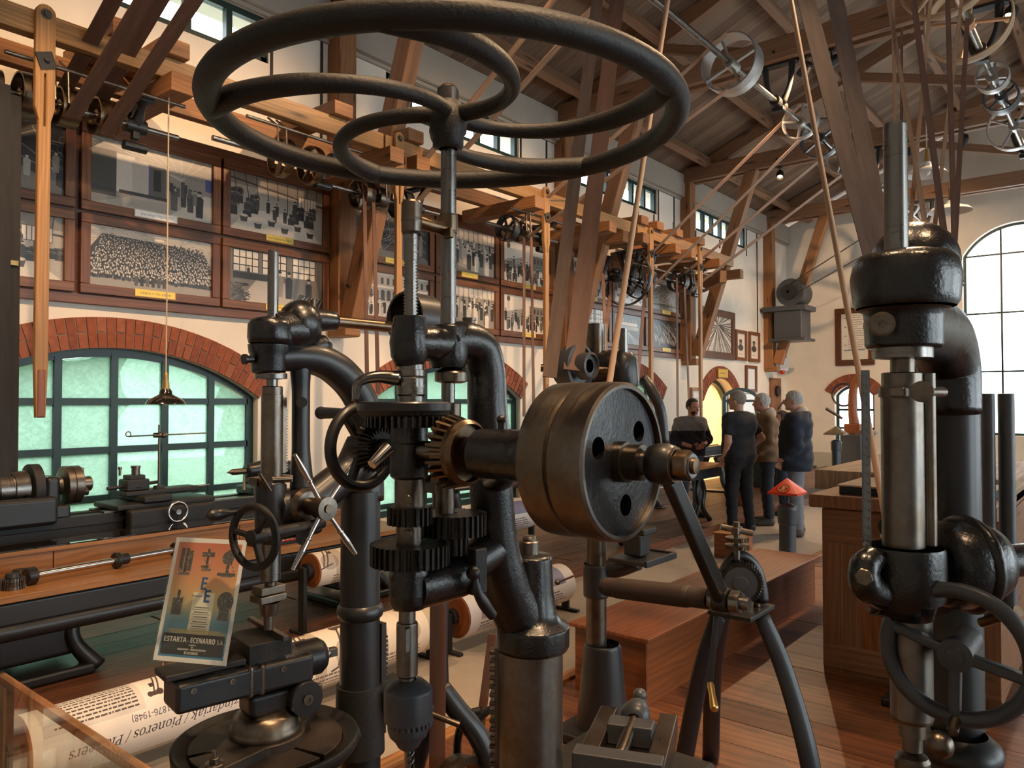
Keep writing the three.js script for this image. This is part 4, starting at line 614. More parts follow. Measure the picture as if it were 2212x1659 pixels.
// pendant lamp in front of the arched window
function pendant(p, top, r, mat, label, lit) {
  const t = thing('pendant_lamp', label, 'lamp');
  part('cord', rodg(V(p.x, p.y + 0.16, p.z), V(p.x, top, p.z), 0.005, 0.005, 6), M.rope, t);
  part('socket', [lathe([[0.0, 0.2], [0.014, 0.2], [0.016, 0.15], [0.022, 0.13], [0.024, 0.09], [0.03, 0.08]], p.x, p.y, p.z, 16)], M.brass, t);
  part('lamp_shade', lathe([[0.03, 0.085], [0.04, 0.07], [0.045, 0.045], [r * 0.55, 0.03], [r * 0.85, 0.008], [r, -0.022], [r * 0.985, -0.024], [r * 0.83, 0.002], [r * 0.5, 0.022], [0.03, 0.04]], p.x, p.y, p.z, 36), mat, t);
  part('bulb', ball(0.03, V(p.x, p.y + 0.005, p.z), 1.2), M.white, t);
}
{ const p = at(358, 866, 5.36); pendant(p, 3.9, 0.135, M.enamel, 'black enamel pendant lamp hanging before the arched window'); }
{ const p = at(2002, 372, 6.5); pendant(p, 5.5, 0.16, M.white, 'pale pendant lamp above the right drilling machine'); }
{ const p = at(2052, 452, 7.5); pendant(p, 5.5, 0.2, M.white, 'second pale pendant lamp farther back at the upper right'); }
{ // electric motor on a bracket at the last post
  const t = thing('electric_motor', 'dark electric motor on a bracket at the last timber post', 'motor'), c = V(16.75, 3.95, -5.75);
  part('housing', [rodg(c.clone().add(V(-0.28, 0, 0)), c.clone().add(V(0.28, 0, 0)), 0.3, 0.3, 28)], M.ironGrey, t); part('pulley', latheAlong([[0.03, 0], [0.16, 0], [0.16, 0.1], [0.03, 0.1]], c.clone().add(V(-0.42, 0, 0)), X, 28), M.ironMatte, t);
  part('bracket', [span(16.4, 17.1, 3.55, 3.66, -6.35, -5.4, 0.01), span(16.45, 17.05, 2.95, 3.56, -6.1, -5.5, 0.02), span(16.4, 17.1, 2.9, 2.96, -6.2, -5.42, 0.01)], M.ironGrey, t);
  belt('thin belts from the motor to the line shaft at the far end', [[c.clone().add(V(-0.37, 0.15, 0)), V(15.6, S1.y + 0.1, S1.z)], [c.clone().add(V(-0.37, -0.12, 0)), V(15.6, S1.y - 0.3, S1.z)]], M.leatherDark, null, 0.06);
}
// ------------------------------------------------------------------ the three drilling machines in the foreground
// turned solid on a vertical axis: rows of [half width, row] read at that distance
const vl = (px, d, rows, seg = 36, soft = false) => { const c = at(px, 866, d), pr = rows.map(([w, py]) => [(w * d) / F, at(px, py, d).y]).reverse(); return soft ? lathe(pr, c.x, 0, c.z, seg) : turned(pr, c.x, 0, c.z, seg); };
const yAt = (py, d) => at(1106, py, d).y;
{
  const t = thing('drilling_machine', 'large black drilling machine with a big horizontal handwheel on top and a belt drum', 'drill press');
  const A = at(888, 866, 1.4), B = at(968, 866, 1.476), C = at(1145, 866, 1.675), zA = A.z;
  // column, rack and clamp
  part('column', vl(1145, 1.675, [[70, 1380], [70, 2480]]), M.steelOld, t);
  { const y0 = 0.28, y1 = yAt(1398, 1.66), rot = (g) => g.rotateY(-0.98).translate(C.x, 0, C.z), teeth = []; for (let y = y0 + 0.4; y < y1 - 0.004; y += 0.0185) teeth.push(rot(box(0.016, 0.0098, 0.03, -0.081, y, 0, 0.003))); part('rack', [rot(span(-0.076, -0.058, y0, y1, -0.019, 0.019)), ...teeth], M.steelDark, t); }
  part('pedestal', [vl(1145, 1.675, [[72, 2440], [100, 2460], [120, 2485]]), span(C.x - 0.42, C.x + 0.2, 0.03, 0.1, zA - 0.24, zA + 0.24, 0.02)], M.iron, t);
  const clamp = part('clamp', [vl(1150, 1.66, [[0, 1192], [39, 1196], [42, 1206], [45, 1270], [51, 1318], [62, 1337], [78, 1345], [79, 1352], [79, 1388], [75, 1396], [0, 1396]], 40, true)], M.iron, t);
  part('clamp_nut', [vl(1143, 1.66, [[0, 1155], [12, 1156], [15, 1162], [15, 1170]], 20), hexNut(0.023, 0.034, V(at(1143, 866, 1.66).x, yAt(1200, 1.66), at(1143, 866, 1.66).z), Y), vl(1143, 1.66, [[30, 1197], [32, 1200], [32, 1206]])], M.steelOld, clamp);
  // curved frame from the clamp up to the head
  const fp = (px, py) => onZ(px, py, zA);
  part('frame', [sweep([fp(1126, 1342), fp(1094, 1268), fp(1072, 1175), fp(1062, 1070), fp(1056, 950), fp(1052, 860), fp(1050, 800), fp(1036, 752), fp(1000, 735), fp(960, 738)], [0.055, 0.05, 0.046, 0.045, 0.044, 0.041, 0.04, 0.04, 0.038, 0.036], 48, 20),
    sweep([fp(1058, 1010), fp(1020, 985), fp(980, 975)], [0.04, 0.034, 0.032], 14, 14), sweep([fp(1070, 1180), fp(1010, 1220), fp(940, 1262)], [0.042, 0.04, 0.038], 16, 14)], M.iron, t);
  part('head', [vl(968, 1.476, [[34, 703], [40, 708], [40, 735], [44, 750], [42, 778], [36, 794]], 36, true), vl(884, 1.4, [[33, 683], [35, 686], [36, 698], [40, 712], [43, 740], [40, 770], [31, 788], [28, 792]], 40, true), vl(884, 1.4, [[0, 682], [33, 683]]), vl(968, 1.476, [[0, 702], [34, 703]]), rodg(A.clone().setY(yAt(742, 1.42)), B.clone().setY(yAt(742, 1.46)), 0.034, 0.034, 20)], M.iron, t);
  part('oil_cup', [rodg(V(B.x + 0.06, yAt(720, 1.5), zA), V(B.x + 0.06, yAt(690, 1.5), zA), 0.012), rodg(V(B.x + 0.06, yAt(690, 1.5), zA), V(B.x + 0.06, yAt(684, 1.5), zA), 0.014)], M.steelDark, t);
  // upper screw with its cap, link arm, vertical shaft
  part('screw_cap', vl(888, 1.4, [[0, 431], [19, 432], [22, 437], [22.5, 470], [23, 476], [22, 480], [22, 500], [19, 505]]), M.steelDark, t);
  part('screw', [vl(887, 1.4, [[16, 500], [16, 562], [0, 562]]), vl(887, 1.4, Array.from({ length: 37 }, (_, i) => [i % 2 ? 16.5 : 12.5, 560 + i * 3.5]), 28, true), ...[515, 530, 545].map((y) => torus(0.0137, 0.0006, V(A.x, yAt(y, 1.4), A.z), Y, 32, 6))], M.steel, t);
  part('link_arm', [rodg(A.clone().setY(yAt(478, 1.42)), B.clone().setY(yAt(490, 1.45)), 0.013, 0.013, 16), vl(968, 1.476, [[20, 462], [20.5, 466], [21, 498], [19, 503]]), box(0.012, 0.02, 0.02, B.x - 0.02, yAt(505, 1.46), B.z + 0.02, 0.003)], M.bronze, t);
  part('vertical_shaft', [vl(968, 1.476, [[17, 295], [17, 800], [15, 801], [15, 1150]])], M.steel, t);
  part('lower_collar', [vl(975, 1.476, [[20, 790], [22, 796], [34, 803], [36, 806], [36, 824], [22, 828]])], M.steelDark, t);
  part('clamp_ring', [vl(975, 1.476, [[18, 870], [21, 872], [21, 900], [17, 906]])], M.steelDark, t);
  // big handwheel: five curved spokes
  const H = at(968, 262, 1.476), hw = [], RW = 0.436;
  const wheel = part('handwheel', [torus(RW, 0.0232, V(0, 0, 0), Y, 120, 18).scale(1, 0.92, 1)], M.ironMatte, t);
  for (let k = 0; k < 5; k++) { const a0 = THREE.MathUtils.degToRad(128 + k * 72 + 14), pts = []; for (let i = 0; i <= 8; i++) { const f = i / 8, r = 0.02 + f * (RW - 0.02), a = a0 - THREE.MathUtils.degToRad(74) * Math.pow(f, 1.15); pts.push(V(Math.cos(a) * r, 0.012 * (1 - f) * (1 - f), -Math.sin(a) * r)); } part('spoke', sweep(pts, [0.015, 0.0135, 0.0145, 0.0175, 0.021], 30, 12, 1.1, Y), M.ironMatte, wheel); }
  const hubP = [[0, 0.04], [0.022, 0.038], [0.034, 0.02], [0.037, 0.0], [0.036, -0.022], [0.03, -0.03], [0.03, -0.05], [0.018, -0.054]].reverse();
  part('hub', lathe(hubP, 0, 0, 0, 28), M.ironMatte, wheel); part('hub_nut', [hexNut(0.0215, 0.028, V(0, 0.036, 0), Y), lathe([[0.018, 0.064], [0.012, 0.07], [0, 0.072]].reverse(), 0, 0, 0, 16)], M.steelDark, wheel);
  wheel.position.copy(H); wheel.quaternion.setFromAxisAngle(RIGHT, THREE.MathUtils.degToRad(1.7));
  // spindle stack
  part('upper_collar', [vl(888, 1.4, [[28, 788], [28, 799], [31, 800], [31, 812], [30, 815], [31, 818], [32, 836], [31, 852], [28, 856], [28, 870]])], M.steel, t);
  part('crown_gear', [vl(873, 1.4, [[0, 868], [100, 868], [102, 871], [101, 886], [96, 896], [84, 904], [50, 906], [34, 912]], 56), turnTo(gear(0.086, 0.074, 44, 0, 0.02, 0.04, 1.0, 0.55), V(A.x, yAt(905, 1.4) - 0.014, A.z), Y)], M.ironSmooth, t);
  part('feed_lever', [sweep([V(A.x - 0.02, yAt(818, 1.4), A.z - 0.01), V(A.x - 0.06, yAt(815, 1.4), A.z - 0.03), V(A.x - 0.085, yAt(828, 1.42), A.z - 0.045), V(A.x - 0.09, yAt(868, 1.42), A.z - 0.05)], [0.014, 0.011, 0.009, 0.006], 20, 10, 1.4)], M.steel, t);
  part('spindle_housing', [vl(884, 1.4, [[33, 908], [36, 914], [40, 920], [41, 955], [42, 958], [42, 1010], [40, 1028], [33, 1034], [0, 1034]], 40), fix(new THREE.CylinderGeometry(0.006, 0.006, 0.01, 10).rotateX(Math.PI / 2)).translate(A.x - 0.005, yAt(997, 1.38), A.z + 0.037)], M.iron, t);
  part('sleeve', vl(886, 1.4, [[31, 1030], [32, 1034], [32, 1094]]), M.steelDark, t); part('sleeve', vl(886, 1.4, [[28, 1130], [29, 1134], [29, 1172]]), M.steelDark, t);
  for (const [py, s] of [[1076, 1], [1150, 1]]) part('set_screw', hexNut(0.0085, 0.01, V(A.x - 0.022 * s, yAt(py, 1.38), A.z + 0.016), V(-0.75, 0, 0.65)), M.steelDark, t);
  const gz = (px, d, R, n, p0, p1, name) => { const c = at(px, 866, d), y0 = yAt(p1, d), y1 = yAt(p0, d); part(name, [gear((R * d) / F, ((R - 6.5) * d) / F, n, 0, y1 - y0, 0.01).translate(c.x, y0, c.z)], M.gearIron, t); };
  gz(886, 1.4, 49, 22, 1093, 1131, 'gear'); gz(887, 1.4, 86, 36, 1172, 1216, 'gear'); gz(978, 1.476, 74, 32, 1107, 1152, 'gear'); gz(978, 1.476, 34, 14, 1150, 1195, 'pinion');
  part('gear_shaft', [vl(962, 1.47, [[20, 1016], [21, 1020], [21, 1106]])], M.steelDark, t);
  part('lower_housing', [vl(885, 1.4, [[36, 1217], [40, 1224], [43, 1236], [43, 1280], [40, 1298], [34, 1310], [0, 1312]], 40), rodg(A.clone().setY(yAt(1262, 1.42)), V(A.x + 0.13, yAt(1262, 1.42), A.z), 0.042, 0.042, 20)], M.iron, t);
  part('slide', [span(A.x + 0.122, A.x + 0.158, yAt(1290, 1.45), yAt(1190, 1.45), zA + 0.02, zA + 0.05, 0.004), span(A.x + 0.132, A.x + 0.142, yAt(1278, 1.45), yAt(1232, 1.45), zA + 0.049, zA + 0.0515)], M.ironMatte, t);
  part('clamp_lever', [ball(0.0135, onZ(1022, 1238, zA + 0.062)), rodg(onZ(1022, 1238, zA + 0.062), onZ(1036, 1238, zA + 0.07), 0.006), sweep([onZ(1026, 1246, zA + 0.062), onZ(1030, 1275, zA + 0.064), onZ(1046, 1305, zA + 0.066), onZ(1064, 1330, zA + 0.066)], [0.006, 0.009, 0.0115, 0.01], 24, 12)], M.ironSmooth, t);
  part('spindle', [vl(881, 1.4, [[18, 1308], [18, 1340], [22, 1341], [23, 1344], [23, 1452], [20, 1456], [17, 1457], [17, 1470]]), span(A.x - 0.026, A.x - 0.014, yAt(1404, 1.38), yAt(1353, 1.38), A.z + 0.0115, A.z + 0.0155, 0.004)], M.steelOld, t);
  part('chuck', [vl(884, 1.4, [[17, 1462], [34, 1466], [49, 1480], [52, 1486], [52, 1546], [46, 1549], [44, 1554], [44, 1568], [40, 1580], [30, 1590], [22, 1604], [12, 1612]], 44, true), ...Array.from({ length: 26 }, (_, i) => { const a = (i / 26) * 6.283; return box(0.005, 0.01, 0.005, A.x + Math.cos(a) * 0.0385, yAt(1551, 1.4), A.z + Math.sin(a) * 0.0385); })], M.ironGrey, t);
  part('drill_bit', [vl(884, 1.4, [[8, 1600], [8, 1665], [1, 1690]]), ...[0, 1].map((k) => { const pts = []; for (let i = 0; i <= 20; i++) { const a = i * 0.7 + k * 3.14; pts.push(V(A.x + Math.cos(a) * 0.006, yAt(1612 + i * 3.6, 1.4), A.z + Math.sin(a) * 0.006)); } return tube(pts, 0.0025, 60, 6); })], M.steel, t);
  // horizontal drive shaft along z: rear handwheel with bevel, bevel pinion, bearing, belt drum, crank
  const sy = 1.511, sx = A.x, sh = (z) => V(sx, sy, z);
  part('drive_shaft', [rodg(sh(-1.2), sh(-0.47), 0.017)], M.steel, t);
  const bev = part('bevel_pinion', [turnTo(gear(0.066, 0.054, 26, 0, 0.03, 0.02, 0.86, 0.55), sh(-0.93), Z), latheAlong([[0.02, 0], [0.056, 0], [0.057, 0.012], [0.05, 0.02], [0.05, 0.008], [0.028, 0.006], [0.027, 0.05], [0.018, 0.05]], sh(-0.903), Z, 40)], M.bronze, t);
  part('bearing', [latheAlong([[0.018, -0.004], [0.034, 0], [0.0415, 0.012], [0.0425, 0.09], [0.0415, 0.17], [0.03, 0.175]], sh(-0.872), Z, 36, false), sweep([sh(-0.82).add(V(0.02, 0, 0)), V(sx + 0.13, sy - 0.03, -0.9), V(sx + 0.2, sy - 0.06, -1.0)], [0.036, 0.034, 0.036], 14, 14)], M.iron, t);
  part('oil_nipple', [rodg(sh(-0.815).add(V(0, 0.04, 0)), sh(-0.815).add(V(0, 0.055, 0)), 0.006), ball(0.008, sh(-0.815).add(V(0, 0.058, 0)))], M.ironSmooth, t);
  const R = 0.1165, drum = part('belt_drum', [latheAlong([[0.1, 0], [R - 0.003, 0], [R, 0.003], [R + 0.0012, 0.024], [R, 0.0495], [R - 0.004, 0.052], [R - 0.004, 0.053]], sh(-0.692), Z, 96), latheAlong([[R - 0.004, 0.054], [R, 0.057], [R + 0.0012, 0.084], [R, 0.1125], [R - 0.004, 0.1155], [R - 0.009, 0.1155], [R - 0.0095, 0.106]], sh(-0.692), Z, 96)], M.steelOld, t);
  { const s = new THREE.Shape(); s.absarc(0, 0, R - 0.006, 0, Math.PI * 2, false); for (const a of [1.05, 3.14, 5.24]) { const h = new THREE.Path(); h.absarc(Math.cos(a - 0.35) * 0.066, Math.sin(a - 0.35) * 0.066, 0.016, 0, Math.PI * 2, true); s.holes.push(h); } part('drum_web', extrude(s, 0.012, 0, 40).translate(sx, sy, -0.596), M.iron, drum); part('rear_web', latheAlong([[0, 0], [0.112, 0], [0.112, 0.008], [0, 0.008]], sh(-0.688), Z, 48), M.iron, drum); }
  part('drum_hub', [latheAlong([[0.03, 0], [0.03, 0.012], [0.026, 0.013], [0.026, 0.036], [0.0175, 0.037]], sh(-0.584), Z, 32)], M.steelDark, drum);
  const crank = part('crank_arm', [latheAlong([[0.017, 0], [0.026, 0.002], [0.029, 0.012], [0.0295, 0.026], [0.027, 0.036], [0.022, 0.042]], sh(-0.536), Z, 32, false), bar(V(sx + 0.012, sy - 0.02, -0.512), V(1.131, 1.292, -0.505), 0.03, 0.017, V(0.8, 0.6, 0), 0.005), latheAlong([[0.008, -0.012], [0.019, -0.012], [0.02, 0.0], [0.019, 0.012], [0.008, 0.012]], V(1.135, 1.288, -0.505), Z, 20)], M.ironSmooth, t);
  part('crank_nut', [hexNut(0.0215, 0.024, sh(-0.496), Z), latheAlong([[0, 0], [0.012, 0], [0.011, 0.008], [0, 0.009]], sh(-0.473), Z, 16), latheAlong([[0.022, 0], [0.025, 0], [0.025, 0.005], [0.02, 0.005]], sh(-0.5), Z, 24)], M.bronze, crank);
  part('crank_handle', [latheAlong([[0.0, 0], [0.0135, 0.002], [0.016, 0.01], [0.0165, 0.028], [0.0175, 0.03], [0.018, 0.1], [0.0185, 0.16], [0.0175, 0.166], [0.0165, 0.168], [0.0165, 0.2], [0.0, 0.2]], V(1.135, 1.275, -0.728), V(0, 0.055, 1), 28)], M.leatherDark, crank);
  part('crank_pin_nut', [hexNut(0.0185, 0.018, V(1.135, 1.287, -0.5265), Z), hexNut(0.0185, 0.018, V(1.135, 1.288, -0.492), Z), rodg(V(1.135, 1.288, -0.53), V(1.135, 1.288, -0.462), 0.01)], M.steel, crank);
  const rw = part('feed_wheel', [torus(0.077, 0.0115, sh(-1.17), Z, 64, 14), latheAlong([[0.012, -0.02], [0.026, -0.018], [0.028, 0.03], [0.02, 0.04]], sh(-1.17), Z, 24)], M.ironSmooth, t);
  for (const a of [0.1, 2.2, 4.3]) part('spoke', bar(sh(-1.17), sh(-1.17).add(V(Math.cos(a) * 0.072, Math.sin(a) * 0.072, 0)), 0.018, 0.014, Z, 0.004), M.ironSmooth, rw);
  part('bevel_gear', turnTo(gear(0.05, 0.04, 28, 0, 0.028, 0.015, 0.72, 0.55), sh(-1.14), Z), M.gearIron, t);
  part('grip', [rodg(sh(-1.18).add(V(-0.03, 0.065, 0)), sh(-1.26).add(V(-0.03, 0.065, 0)), 0.009, 0.012), ball(0.013, sh(-1.262).add(V(-0.03, 0.065, 0)))], M.ironSmooth, rw);
  part('spindle_lock', [rodg(onZ(803, 1004, -1.0), onZ(838, 968, -1.0), 0.0085, 0.012), ], M.chrome, t);
}
{ // left drilling machine: round table, angle vice, capstan handle
  const t = thing('drilling_machine', 'black column drilling machine with a four-armed capstan handle, at left', 'drill press');
  const C = at(780, 866, 2.3), S = at(583, 866, 2.059), z = S.z, zp = (px, py, dz = 0) => onZ(px, py, z + dz), dS = 2.059, yS = (py) => at(583, py, dS).y;
  part('column', vl(780, 2.3, [[42, 1060], [42, 1300]]), M.ironSmooth, t);
  part('column_ring', [vl(780, 2.3, [[43, 1300], [48, 1306], [50, 1316], [48, 1326], [42, 1332]], 36, true)], M.ironSmooth, t);
  part('lower_column', [vl(780, 2.3, [[41, 1330], [42, 1340], [44, 1560], [46, 2050]], 36, true)], M.ironSmooth, t);
  part('base', [span(C.x - 0.5, C.x + 0.22, 0.03, 0.12, z - 0.26, z + 0.26, 0.02), cyl(0.14, 0.07, 0.12, 0.24, C.x, C.z)], M.ironSmooth, t);
  { const x = C.x + 0.052, teeth = []; for (let y = yAt(1560, 2.3); y < yAt(1370, 2.3); y += 0.0135) teeth.push(box(0.016, 0.0075, 0.03, x + 0.012, y, C.z + 0.03, 0.002)); part('rack', [span(x - 0.01, x + 0.008, yAt(1580, 2.3), yAt(1345, 2.3), C.z + 0.012, C.z + 0.05), ...teeth], M.ironMatte, t); }
  // arched frame, two limbs
  part('frame', [sweep([zp(790, 1080), zp(792, 1000), zp(790, 900), zp(772, 850), zp(735, 805), zp(690, 778), zp(640, 770), zp(592, 772)], [0.056, 0.052, 0.05, 0.05, 0.05, 0.047, 0.043, 0.04], 44, 18), sweep([zp(782, 960), zp(755, 1015), zp(715, 1050), zp(672, 1085), zp(640, 1110)], [0.05, 0.05, 0.052, 0.052, 0.05], 26, 16), sweep([zp(649, 790), zp(650, 850), zp(650, 960), zp(652, 1060)], [0.03, 0.026, 0.026, 0.034], 24, 14, 0.9), rodg(zp(652, 869, 0.02), zp(652, 869, 0.06), 0.015)], M.ironSmooth, t);
  part('head_cover', [vl(583, dS, [[30, 686], [40, 691], [47, 702], [48, 730], [45, 742], [34, 745], [0, 745]], 40, true), lathe([[0, 0.0], [0.03, 0]], S.x, yS(686), S.z), sweep([zp(590, 715), zp(640, 712), zp(672, 712)], [0.05, 0.058, 0.05], 16, 16), ball(0.062, zp(648, 700), 1.1), sweep([zp(650, 690), zp(690, 692), zp(722, 694)], [0.034, 0.032, 0.028], 12, 16)], M.iron, t);
  part('oil_cup', [rodg(zp(676, 662), zp(676, 648), 0.0095), rodg(zp(676, 672), zp(676, 662), 0.005)], M.steelDark, t);
  part('spindle_head', [vl(580, dS, [[44, 745], [42, 762], [38, 770], [37, 800], [34, 806], [0, 806]], 36, true), sweep([zp(600, 755), zp(660, 752), zp(700, 745)], [0.022, 0.026, 0.03], 12, 12), latheAlong([[0, 0], [0.022, 0], [0.024, 0.006], [0.024, 0.03], [0.02, 0.036], [0, 0.036]], zp(700, 752, 0.0).add(V(0, -0.018, 0)), Y, 24)], M.iron, t);
  part('stop_pin', [rodg(zp(545, 776), zp(532, 776), 0.01), rodg(zp(532, 776), zp(526, 776), 0.014)], M.ironSmooth, t);
  part('top_rod', vl(588, dS, [[0, 539], [11, 540], [11.5, 544], [11.5, 700]]), M.steel, t);
  part('drive_shaft', [rodg(zp(724, 694), zp(905, 712), 0.0165)], M.bronze, t);
  const pc = zp(898, 690), pl = part('belt_pulley', [latheAlong([[0.06, 0.05], [0.083, 0.05], [0.085, 0], [0.087, -0.05], [0.08, -0.05], [0.078, 0.04], [0.04, 0.045]], pc, X, 48), rodg(pc.clone().add(V(-0.03, 0, 0)), pc.clone().add(V(0.07, 0, 0)), 0.03)], M.ironSmooth, t);
  part('collar', [vl(585, dS, [[33, 806], [34, 808], [34, 818], [12, 820]]), vl(587, dS, [[12, 818], [12, 836]])], M.steel, t);
  part('quill', [vl(588, dS, [[20, 834], [22, 836], [22, 852], [23, 853], [23, 1030], [22, 1034], [0, 1034]])], M.steelOld, t);
  { const x = S.x + 0.031, teeth = []; for (let y = yS(1018); y < yS(884); y += 0.0082) teeth.push(box(0.008, 0.0045, 0.016, x + 0.0135, y, S.z + 0.006)); part('quill_rack', [span(x - 0.012, x + 0.01, yS(1022), yS(858), S.z - 0.004, S.z + 0.018), ...teeth], M.steelDark, t); }
  part('clamp_screw', [box(0.115, 0.02, 0.04, S.x + 0.005, yS(1036), S.z, 0.003), rodg(zp(572, 1040, 0.03), zp(576, 1040, 0.055), 0.016), rodg(zp(560, 1022, 0.06), zp(584, 1060, 0.06), 0.0045), rodg(zp(585, 1036, 0.03), zp(628, 1034, 0.03), 0.008)], M.steelDark, t);
  part('spindle_housing', [vl(585, dS, [[26, 1040], [32, 1046], [33, 1100], [30, 1160], [22, 1172]], 36, true), sweep([zp(590, 1100), zp(640, 1098), zp(690, 1092)], [0.05, 0.052, 0.04], 14, 16), box(0.16, 0.07, 0.07, S.x + 0.08, yS(1140), S.z, 0.02), rodg(zp(655, 1162, 0.04), zp(655, 1162, 0.07), 0.02)], M.ironSmooth, t);
  // capstan on a short shaft along +z
  const cc = zp(660, 1092, 0.05), ce = cc.clone().add(V(0, 0, 0.125)), hub = part('capstan', [latheAlong([[0.045, -0.03], [0.048, 0], [0.04, 0.018], [0.024, 0.02], [0.024, 0.06], [0.03, 0.062], [0.031, 0.1], [0.0, 0.102]], cc, Z, 32), rodg(ce.clone().add(V(0, 0, -0.02)), ce.clone().add(V(0, 0, -0.019)), 0.012)], M.steelDark, t);
  const hc = cc.clone().add(V(0, 0, 0.082)), dirs = [[-0.62, 1.0], [0.55, 0.62], [0.62, -0.8], [-0.62, -0.95]];
  for (const [a, b] of dirs) { const d = V(a, b, 0).normalize(), l = 0.175; part('arm', latheAlong([[0.0065, 0.02], [0.0065, 0.085], [0.0085, 0.087], [0.0085, 0.092], [0.0075, 0.094], [0.009, 0.125], [0.0055, l], [0.0, l]], hc, d, 16), M.chrome, hub); }
  // rimmed feed wheel with a long handle
  const wc = at(549, 1160, 1.86), wd = V(-0.98, 0, 0.19).normalize(), fw = part('feed_wheel', [torus(0.074, 0.0098, wc, wd, 56, 14), latheAlong([[0, -0.24], [0.014, -0.24], [0.016, -0.03], [0.02, -0.02], [0.018, 0.012], [0, 0.014]], wc, wd, 20)], M.ironMatte, t);
  { const u = V(0, 1, 0), r = u.clone().cross(wd).normalize(); for (const a of [0.9, 3.0, 5.1]) part('spoke', bar(wc, wc.clone().addScaledVector(r, Math.cos(a) * 0.07).addScaledVector(u, Math.sin(a) * 0.07), 0.016, 0.012, wd, 0.003), M.ironMatte, fw); const hp = wc.clone().addScaledVector(r, -0.055).addScaledVector(u, 0.058); part('grip', latheAlong([[0.005, 0], [0.006, 0.02], [0.01, 0.035], [0.017, 0.06], [0.015, 0.082], [0.006, 0.092], [0, 0.093]], hp, V(-0.98, 0.02, 0.15), 20, false), M.ironSmooth, fw); }
  part('spindle', [vl(587, dS, [[21, 1160], [21, 1250], [12, 1254], [12, 1268]])], M.steel, t);
  part('boring_head', [box(0.075, 0.022, 0.05, S.x, yS(1270), S.z, 0.003), box(0.08, 0.02, 0.055, S.x, yS(1288), S.z, 0.003), vl(585, dS, [[22, 1298], [18, 1325], [0, 1325]]), vl(583, dS, [[10, 1322], [10, 1356], [2, 1362]])], M.steelOld, t);
  // round table on an arm
  const T0 = at(582, 866, 2.06), yT = 0.69, ta = V(T0.x, yT, T0.z);
  part('table', [lathe([[0.0, -0.08], [0.16, -0.06], [0.225, -0.035], [0.238, -0.02], [0.24, 0.006], [0.232, 0.006], [0.224, -0.006], [0.205, -0.01], [0.2, -0.01]], ta.x, ta.y, ta.z, 72)], M.ironMatte, t);
  { const s = new THREE.Shape(); s.absarc(0, 0, 0.198, 0, Math.PI * 2, false); const parts = []; const seg = (a0, a1) => { const q = new THREE.Shape(); q.absarc(0, 0, 0.196, a0, a1, false); q.absarc(0, 0, 0.03, a1 - 0.1, a0 + 0.1, true); return extrude(q, 0.02, 0.001, 24).rotateX(-Math.PI / 2).translate(ta.x, ta.y - 0.02, ta.z); }; for (let k = 0; k < 3; k++) part('table_face', seg(k * 2.094 + 0.75, (k + 1) * 2.094 + 0.66), M.tableTop, t); part('table_floor', cyl(0.2, 0.2, yT - 0.03, yT - 0.019, ta.x, ta.z, 40), M.ironMatte, t); }
  part('table_arm', [sweep([V(ta.x + 0.02, yT - 0.06, ta.z), V(ta.x + 0.15, yT - 0.08, ta.z), V(C.x - 0.02, yT - 0.06, C.z)], [0.07, 0.06, 0.06], 14, 16), cyl(0.075, 0.07, yT - 0.14, yT + 0.06, C.x, C.z), span(C.x + 0.03, C.x + 0.16, yT - 0.02, yT + 0.05, C.z - 0.03, C.z + 0.1, 0.012), latheAlong([[0.0, 0], [0.03, 0], [0.032, 0.03], [0.022, 0.05], [0.022, 0.09], [0, 0.09]], V(C.x + 0.09, yT + 0.0, C.z + 0.1), V(0.5, -0.25, 0.8), 24)], M.ironMatte, t);
  part('elevating_handle', [rodg(V(C.x + 0.12, yT - 0.02, C.z + 0.17), V(C.x + 0.17, yT - 0.05, C.z + 0.25), 0.009)], M.steelDark, t);
  // swivelling machine vice bolted to the table
  const v = thing('machine_vice', 'black swivelling machine vice bolted to the round table under the poster', 'vice'), vd = V(0.985, 0, 0.17).normalize(), vn = V(-0.17, 0, 0.985), vb = V(ta.x - 0.005, yT + 0.001, ta.z + 0.0);
  const lp = (a, h, b) => vb.clone().addScaledVector(vd, a).addScaledVector(vn, b).add(V(0, h * 1.3, 0)), ld = (w, h, d, a, y, b, r = 0.004) => { const m = new THREE.Matrix4().makeBasis(vd, Y, vn).setPosition(lp(a, y, b)); return box(w, h * 1.2, d, 0, 0, 0, r, 0).applyMatrix4(m); };
  const base = new THREE.Shape(); base.moveTo(-0.2, -0.032); base.lineTo(-0.09, -0.06); base.absarc(0, 0, 0.1, 3.9, 5.5, false); base.lineTo(0.2, -0.03); base.absarc(0.2, 0, 0.03, -1.57, 1.57, false); base.absarc(0, 0, 0.1, 0.8, 2.35, false); base.lineTo(-0.2, 0.032); base.absarc(-0.2, 0, 0.032, 1.57, 4.71, false);
  const mb = new THREE.Matrix4().makeBasis(V(0.93, 0, -0.36).normalize(), V(-0.36, 0, -0.93).normalize(), V(0, 1, 0)).setPosition(vb.clone());
  part('base_plate', [extrude(base, 0.022, 0.002, 20).applyMatrix4(mb)], M.tableTop, v);
  part('swivel_ring', [lathe([[0.09, 0.024], [0.092, 0.026], [0.092, 0.04], [0.085, 0.042], [0.084, 0.07], [0.06, 0.085], [0, 0.085]], vb.x, vb.y, vb.z, 48)], M.steelOld, v);
  part('knuckle', [ld(0.16, 0.05, 0.09, 0.02, 0.085, 0, 0.015), latheAlong([[0, 0], [0.044, 0], [0.046, 0.006], [0.046, 0.075], [0, 0.08]], lp(0.085, 0.083, 0.075), vn.clone().multiplyScalar(-1), 36)], M.ironSmooth, v);
